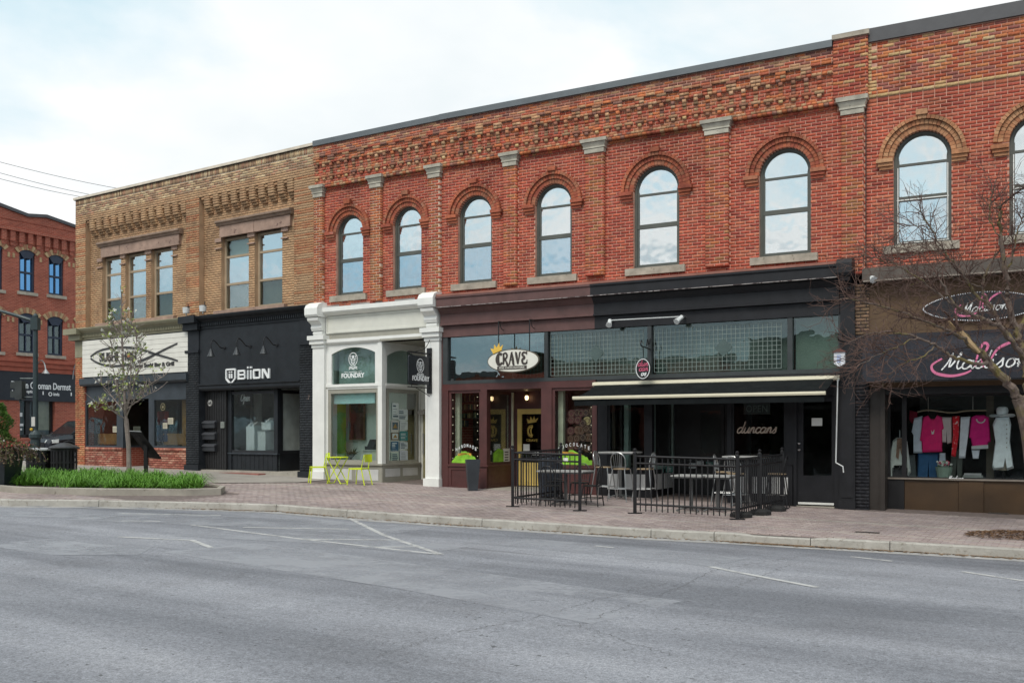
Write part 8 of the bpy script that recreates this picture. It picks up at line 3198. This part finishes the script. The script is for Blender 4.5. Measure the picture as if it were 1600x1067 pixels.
def parked_car():
 """front of a dark utility vehicle beyond the corner"""
 Yc = 43.0
 Xc = (60 - PX0) / F * Yc
 s, d = sd(Xc, Yc)
 zg = walk_sd(s, d) - .13
 rot = SE_.rot
 t = thing('parked_car', 'dark blue parked car nose out beyond the brick corner', 'car', (Xc, Yc, zg), rot)
 M_CAR = mat('dark_blue_car_paint', (.010, .013, .018), .18, var=.05, bmp=0, spec=.7)
 M_TYR = mat('tyre_rubber', (.015, .015, .015), .85)
 M_RIM = mat('alloy_rim', (.35, .36, .37), .3, metal=.8)
 W = .92
 top = [(0.0, .42), (-.02, .70), (.05, .86), (.35, .98), (1.05, 1.06), (1.3, 1.08)]
 m = MB(front=False)
 def loft(sections):
  idx = []
  for x, y, zb, zt in sections:
   idx.append([m._v(x, sy * y * k, zz) for sy, k, zz in ((-1, .90, zb), (-1, 1., zb + (zt - zb) * .35), (-1, .98, zb + (zt - zb) * .75), (-1, .84, zt), (1, .84, zt), (1, .98, zb + (zt - zb) * .75),
                 (1, 1., zb + (zt - zb) * .35), (1, .90, zb))])
  for A_, B_ in zip(idx, idx[1:]):
   for k in range(8):
    m.face([A_[k], A_[(k + 1) % 8], B_[(k + 1) % 8], B_[k]])
  m.face(idx[0][::-1]); m.face(idx[-1])
 loft([(0, .70, .42, .72), (.10, .82, .32, .88), (.45, .90, .28, 1.0), (1.15, W, .27, 1.08), (2.6, W, .27, 1.10), (3.9, W, .28, 1.10), (4.45, .88, .34, 1.06), (4.55, .80, .42, .95)])
 body = m.build('body', M_CAR, t, smooth=False)
 m = MB(front=False)
 loft([(1.05, .80, 1.06, 1.09), (1.85, .74, 1.07, 1.66), (2.6, .74, 1.07, 1.72), (3.6, .74, 1.07, 1.70), (4.4, .76, 1.05, 1.15)])
 m.build('cabin', mat('car_glass', (.012, .016, .018), .08, bmp=0), t)
 m = MB(front=False)
 loft([(1.9, .70, 1.66, 1.70), (2.6, .71, 1.70, 1.755), (3.7, .70, 1.69, 1.73)])
 m.build('roof', M_CAR, t)
 for sy in (-1, 1):
  m = MB(front=False)
  for x0, x1, x2, x3 in ((1.08, 1.17, 1.95, 1.86), (2.55, 2.65, 2.62, 2.52), (4.3, 4.4, 3.7, 3.6)):
   m.hull2([(x0, sy * .79, 1.07), (x1, sy * .79, 1.07), (x1, sy * .74, 1.07), (x0, sy * .74, 1.07)], [(x3, sy * .665, 1.68), (x2, sy * .665, 1.68), (x2, sy * .62, 1.68), (x3, sy * .62, 1.68)])
  m.build('window_pillar', M_CAR, t)
  for x in (.85, 3.6):
   m = MB(front=False)
   yy = sy * (W - .1)
   m.tube([(x, yy - .11, .34), (x, yy + .11, .34)], .34, 20)
   w = m.build('wheel', M_TYR, t)
   m = MB(front=False)
   m.tube([(x, yy + sy * .105, .34), (x, yy + sy * .118, .34)], .22, 16)
   for k in range(5):
    a = k * 1.2566
    m.tube([(x, yy + sy * .12, .34), (x + .2 * math.cos(a), yy + sy * .12, .34 + .2 * math.sin(a))], .025, 5)
   m.build('rim', M_RIM, w)
   m = MB(front=False)
   m.tube([(x + .43 * math.cos(math.pi * k / 10), sy * (W + .005), .34 + .43 * math.sin(math.pi * k / 10)) for k in range(11)], .04, 6)
   m.build('wheel_arch', mat('arch_black', (.012, .012, .013), .6), t)
  m = MB(front=False)
  m.hull2([(-.02, sy * .48, .70), (.12, sy * .82, .68), (.16, sy * .82, .82), (.04, sy * .5, .82)], [(.1, sy * .48, .70), (.40, sy * .89, .70), (.42, sy * .88, .86), (.12, sy * .5, .84)])
  m.build('headlight', mat('headlight_glass', (.62, .64, .62), .15, bmp=0), t)
  m = MB(front=False)
  m.hull2([(1.25, sy * .84, 1.06), (1.38, sy * .84, 1.06), (1.38, sy * .84, 1.18), (1.25, sy * .84, 1.18)], [(1.27, sy * 1.05, 1.06), (1.40, sy * 1.05, 1.06), (1.40, sy * 1.05, 1.20), (1.27, sy * 1.05, 1.20)])
  m.build('wing_mirror', M_CAR, t)
 m = MB(front=False)
 for k in range(4):
  m.box(-.035, .0, -.45, .45, .50 + k * .06, .53 + k * .06)
 m.build('grille', mat('grille_black', (.012, .012, .012), .4), t)
 MB(front=False).box(-.05, -.03, -.26, .26, .40, .51).build('number_plate', mat('plate_white', (.5, .5, .48), .5), t)
 MB(front=False).box(-.08, .12, -.78, .78, .26, .40).build('bumper', M_CAR, t)
parked_car()
def bare_tree():
 X, Y = gp(1622, 842)
 zg = walk(X, Y)
 P = lambda px, py, d=0.: Vector(((px - PX0) / F * (Y + d), Y + d, (HY - py) / F * (Y + d) + CZ))
 t = thing('bare_tree', 'leaning bare tree with a snapped pale limb in front of the boutique', 'tree', (X, Y, zg))
 o = (X, Y, zg)
 bark, n, l, p = nt('mossy_bark')
 c = ramp(n, l, noise(n, l, 7, 7, rough=.7), [(.3, (.075, .055, .045)), (.6, (.16, .12, .10)), (.75, (.23, .19, .16))])
 k = ramp(n, l, noise(n, l, 2.2, 6, rough=.7), [(.50, (0, 0, 0)), (.62, (.8, .8, .8))])
 c = mixc(n, l, k, c, (.16, .135, .03))
 l.new(c, p.inputs['Base Color'])
 p.inputs['Roughness'].default_value = .95
 l.new(bump(n, l, noise(n, l, 26, 6, stretch=(1, 1, .35)), .9, .02), p.inputs['Normal'])
 twig = mat('russet_twig', (.10, .058, .046), .9, var=.35, scale=3, bmp=0)
 wood = mat('split_wood', (.50, .35, .19), .8, var=.2, scale=6)
 mt, ml, mw = MB(org=o, front=False), MB(org=o, front=False), MB(org=o, front=False)
 trunk = spline([P(1622, 850), P(1618, 770, .02), P(1612, 700, .03), P(1602, 650), P(1592, 622, -.02)], 6)
 mt.tube(trunk, .155, 12, r2=.11)
 guides = []
 def limb(pts, r0, r1, main=True):
  C = spline([tuple(P(*q)) for q in pts], 6)
  C = [tuple(Vector(q) + Vector((rnd.gauss(0, .012), rnd.gauss(0, .012), rnd.gauss(0, .012)))) for q in C]
  ml.tube(C, r0 * .72, 8 if r0 > .03 else 6, r2=r1)
  guides.append((C, r0, r1))
  return C
 limb([(1594, 626, 0), (1570, 594, -.05), (1545, 566, -.08), (1520, 541, -.1), (1503, 522, -.1)], .10, .055)
 limb([(1606, 655, 0), (1606, 600, .1), (1600, 555, .15), (1588, 520, .2), (1576, 470, .2), (1568, 410, .25), (1563, 350, .3), (1562, 320, .3)], .11, .022)
 limb([(1600, 560, .12), (1570, 520, -.2), (1545, 503, -.3), (1520, 492, -.4), (1496, 478, -.5), (1470, 440, -.5)], .060, .016)
 limb([(1580, 530, .0), (1560, 500, .3), (1548, 480, .4), (1535, 450, .5), (1541, 425, .5), (1558, 395, .5)], .05, .014)
 limb([(1548, 485, .4), (1522, 455, .4), (1500, 425, .4), (1478, 395, .45), (1455, 360, .5), (1437, 330, .5)], .036, .008)
 limb([(1545, 566, -.08), (1520, 568, -.3), (1490, 558, -.4), (1462, 541, -.5), (1435, 528, -.5), (1400, 520, -.5), (1360, 522, -.5), (1325, 535, -.5)], .045, .007)
 limb([(1520, 541, -.1), (1488, 520, -.35), (1455, 506, -.4), (1420, 492, -.4), (1380, 480, -.4), (1340, 470, -.4), (1312, 468, -.4)], .038, .006)
 limb([(1462, 541, -.5), (1440, 558, -.6), (1410, 570, -.6), (1385, 590, -.6), (1378, 606, -.6)], .018, .005)
 limb([(1496, 478, -.5), (1460, 455, -.3), (1420, 425, -.3), (1385, 408, -.3), (1345, 400, -.3)], .026, .006)
 limb([(1535, 450, .5), (1510, 440, .7), (1480, 435, .8), (1450, 440, .8), (1415, 448, .8)], .022, .006)
 limb([(1570, 430, .25), (1582, 400, .1), (1590, 365, 0), (1600, 340, 0), (1615, 320, 0)], .025, .007)
 limb([(1566, 380, .28), (1550, 352, .3), (1546, 325, .3), (1550, 300, .3)], .018, .005)
 limb([(1590, 520, .2), (1610, 480, .4), (1640, 440, .6), (1670, 390, .7)], .05, .012)
 limb([(1606, 600, .1), (1640, 565, .3), (1690, 530, .4), (1740, 505, .5)], .06, .012)
 limb([(1435, 528, -.5), (1405, 540, -.7), (1370, 556, -.8), (1335, 575, -.8)], .016, .005)
 limb([(1478, 395, .45), (1452, 392, .4), (1425, 400, .4), (1400, 415, .4)], .016, .005)
 limb([(1455, 360, .5), (1430, 352, .5), (1405, 362, .5), (1390, 385, .5)], .014, .004)
 def grow(b, d, L, r, depth):
  pts = [b]
  p = b.copy()
  n_ = max(3, int(L / .07))
  for k in range(n_):
   d = (d + Vector((rnd.gauss(0, .16), rnd.gauss(0, .16), rnd.gauss(0, .13) + .03))).normalized()
   p = p + d * (L / n_)
   pts.append(p.copy())
  mw.tube([tuple(q) for q in pts], r, 3 if r < .006 else 4, r2=max(.0028, r * .45), cap=False)
  if depth <= 0:
   return
  for k in range(1, len(pts)):
   if rnd.random() < (.68 if depth > 1 else .58):
    a = Vector((rnd.gauss(0, 1), rnd.gauss(0, 1), rnd.gauss(0, 1)))
    dd = (d * .75 + a.normalized() * .75).normalized()
    grow(pts[k], dd, L * rnd.uniform(.35, .62), r * .6, depth - 1)
 rs = random.Random(5)
 for C, r0, r1 in guides:
  L = sum((Vector(a) - Vector(b)).length for a, b in zip(C, C[1:]))
  if C[-1][0] / C[-1][1] * F > 830 and False:
   continue
  N = int(L / (.053 if r0 < .045 else .12))
  for k in range(N):
   u = .2 + .8 * (k + rnd.random()) / N
   i = min(len(C) - 2, int(u * (len(C) - 1)))
   b = Vector(C[i]).lerp(Vector(C[i + 1]), rnd.random())
   ax = (Vector(C[i + 1]) - Vector(C[i])).normalized()
   a = Vector((rnd.gauss(0, 1), rnd.gauss(0, .8), rnd.gauss(0, 1))).normalized()
   d = (ax * .8 + a * .8 + Vector((-.12, 0, .10))).normalized()
   grow(b, d, rnd.uniform(.22, .75) * (1.15 - .45 * u), .0072 * rnd.uniform(.7, 1.2), 2)
  grow(Vector(C[-1]), (Vector(C[-1]) - Vector(C[-2])).normalized(), .5, max(.004, r1 * .8), 2)
 mt.build('trunk', bark, t)
 ml.build('limbs', bark, t)
 mw.build('twigs', twig, t, recalc=False)
 m = MB(org=o, front=False)
 m.tube([tuple(P(1530, 551, -.14)), tuple(P(1515, 536, -.15)), tuple(P(1498, 517, -.15)), tuple(P(1485, 505, -.15)), tuple(P(1473, 497, -.15))], [.030, .046, .050, .038, .006], 7)
 m.build('snapped_limb', wood, t)
 m = MB(front=False)
 c0 = gp(1590, 838)
 for _ in range(1500):
  a, r = rnd.uniform(0, 6.283), math.sqrt(rnd.random()) * .78
  x, y = c0[0] + r * math.cos(a) * 1.1, c0[1] + r * math.sin(a) * .75
  zz = walk(x, y) + .01 + .05 * max(0, 1 - r / .78) + rnd.uniform(0, .02)
  u = rnd.uniform(0, 6.283)
  L, w = rnd.uniform(.02, .05), rnd.uniform(.006, .016)
  cu, su = math.cos(u), math.sin(u)
  m.poly([(x - cu * L, y - su * L, zz), (x - su * w, y + cu * w, zz + .012), (x + cu * L, y + su * L, zz + rnd.uniform(-.005, .02)), (x + su * w, y - cu * w, zz + .006)])
 tag(m.build('mulch', mat('bark_mulch', (.15, .085, .045), .95, var=.4, scale=10, bmp=0), recalc=False), kind='stuff')
 for px, py, w, lab in ((1355, 832, .40, 'narrow dark slot cover in the paving between railing and tree'), (1560, 802, .38, 'narrow dark slot cover in the paving below the boutique window')):
  x, y = gp(px, py)
  tt = thing('drain_cover', lab, 'drain cover', (x, y, walk(x, y)), SC.rot)
  MB(front=False).box(-w / 2, w / 2, -.07, .07, -.01, .006).build('frame', mat('rusty_iron', (.06, .05, .045), .8), tt)
  m = MB(front=False)
  for k in range(9):
   m.box(-w / 2 + .03 + k * (w - .06) / 9, -w / 2 + .03 + (k + .55) * (w - .06) / 9, -.05, .05, .006, .010)
  m.build('bars', M_IRON, tt)
bare_tree()
def wires():
 for k, (a, b, lab) in enumerate((((-60, 238), (300, 313), 'topmost thin overhead wire beyond the tan parapet'), ((-60, 254), (260, 324), 'middle thin overhead wire beyond the tan parapet'),
          ((-60, 264), (240, 324), 'lowest thin overhead wire beyond the tan parapet'))):
  Y0, Y1 = 48, 56
  p0 = Vector(((a[0] - PX0) / F * Y0, Y0, (HY - a[1]) / F * Y0 + CZ))
  p1 = Vector(((b[0] - PX0) / F * Y1, Y1, (HY - b[1]) / F * Y1 + CZ))
  m = MB(front=False)
  pts = [tuple(p0.lerp(p1, i / 12) - Vector((0, 0, .25 * math.sin(math.pi * i / 12)))) for i in range(13)]
  m.tube(pts, .012, 4)
  tag(m.build('overhead_wire', M_IRON), lab, 'wire', 'overhead wires')
wires()
# ---- unseen row across the street, added to darken reflections in the shop glass
def opposite_side():
 rot = math.atan2(TM[1], TM[0])
 M_OPP = mat('opposite_wall', (.085, .075, .07), .9, var=.3, scale=.4)  # dark grey-brown, keeps a brown tint out of the reflections
 for k, (a, c, h, M, lab) in enumerate(((-130, -46, 6, TEX_RED, 'unseen very long red brick building across the street'), (-44, -17, 6.5, TEX_TAN, 'unseen long dark grey-brown shop building across the street'), (-16, 3, 5.2, TEX_RED, 'unseen low red brick shop building across the street'),
           (3.5, 17, 5.8, TEX_RED, 'unseen red brick shop building across the street with wide windows'), (18, 33, 6.6, TEX_TAN, 'unseen dark grey-brown shop building across the street with wide windows'),
           (34, 62, 5.6, TEX_RED, 'unseen long red brick shop building across the street'))):
  X, Y = xy(c, 29.)
  t = thing('brick_building', lab, 'building', (X, Y, -1.2 + CZ - .6), rot + math.pi)
  W = c - a
  n = max(2, int(W / 4.5))
  st = W / n
  m = MB()
  holes = [(i * st + .35, (i + 1) * st - .35, .7, 3.2) for i in range(n)]
  wall_with_holes(m, 0, W, 0, h, -.4, 0, holes)
  m.box(0, W, -10, -.4, h - .5, h - .3)
  m.box(0, W, -10, -9.6, 0, h)
  m.box(0, .3, -9.6, -.4, 0, h)
  m.box(W - .3, W, -9.6, -.4, 0, h)
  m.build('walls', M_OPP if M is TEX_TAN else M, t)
  MB().box(-.1, W + .1, -.5, .2, h, h + .25).build('coping', M_COPE2, t)
  for s0, s1, z0, z1 in holes:
   w = shopwin(t, (s0, -.2), (s1, -.2), z0, z1, .1, M_IRON)
   MB().box(s0, s1, -2.5, -2.4, z0 - .2, z1 + .2).build('room_dark', M_DARKIN, w)
opposite_side()
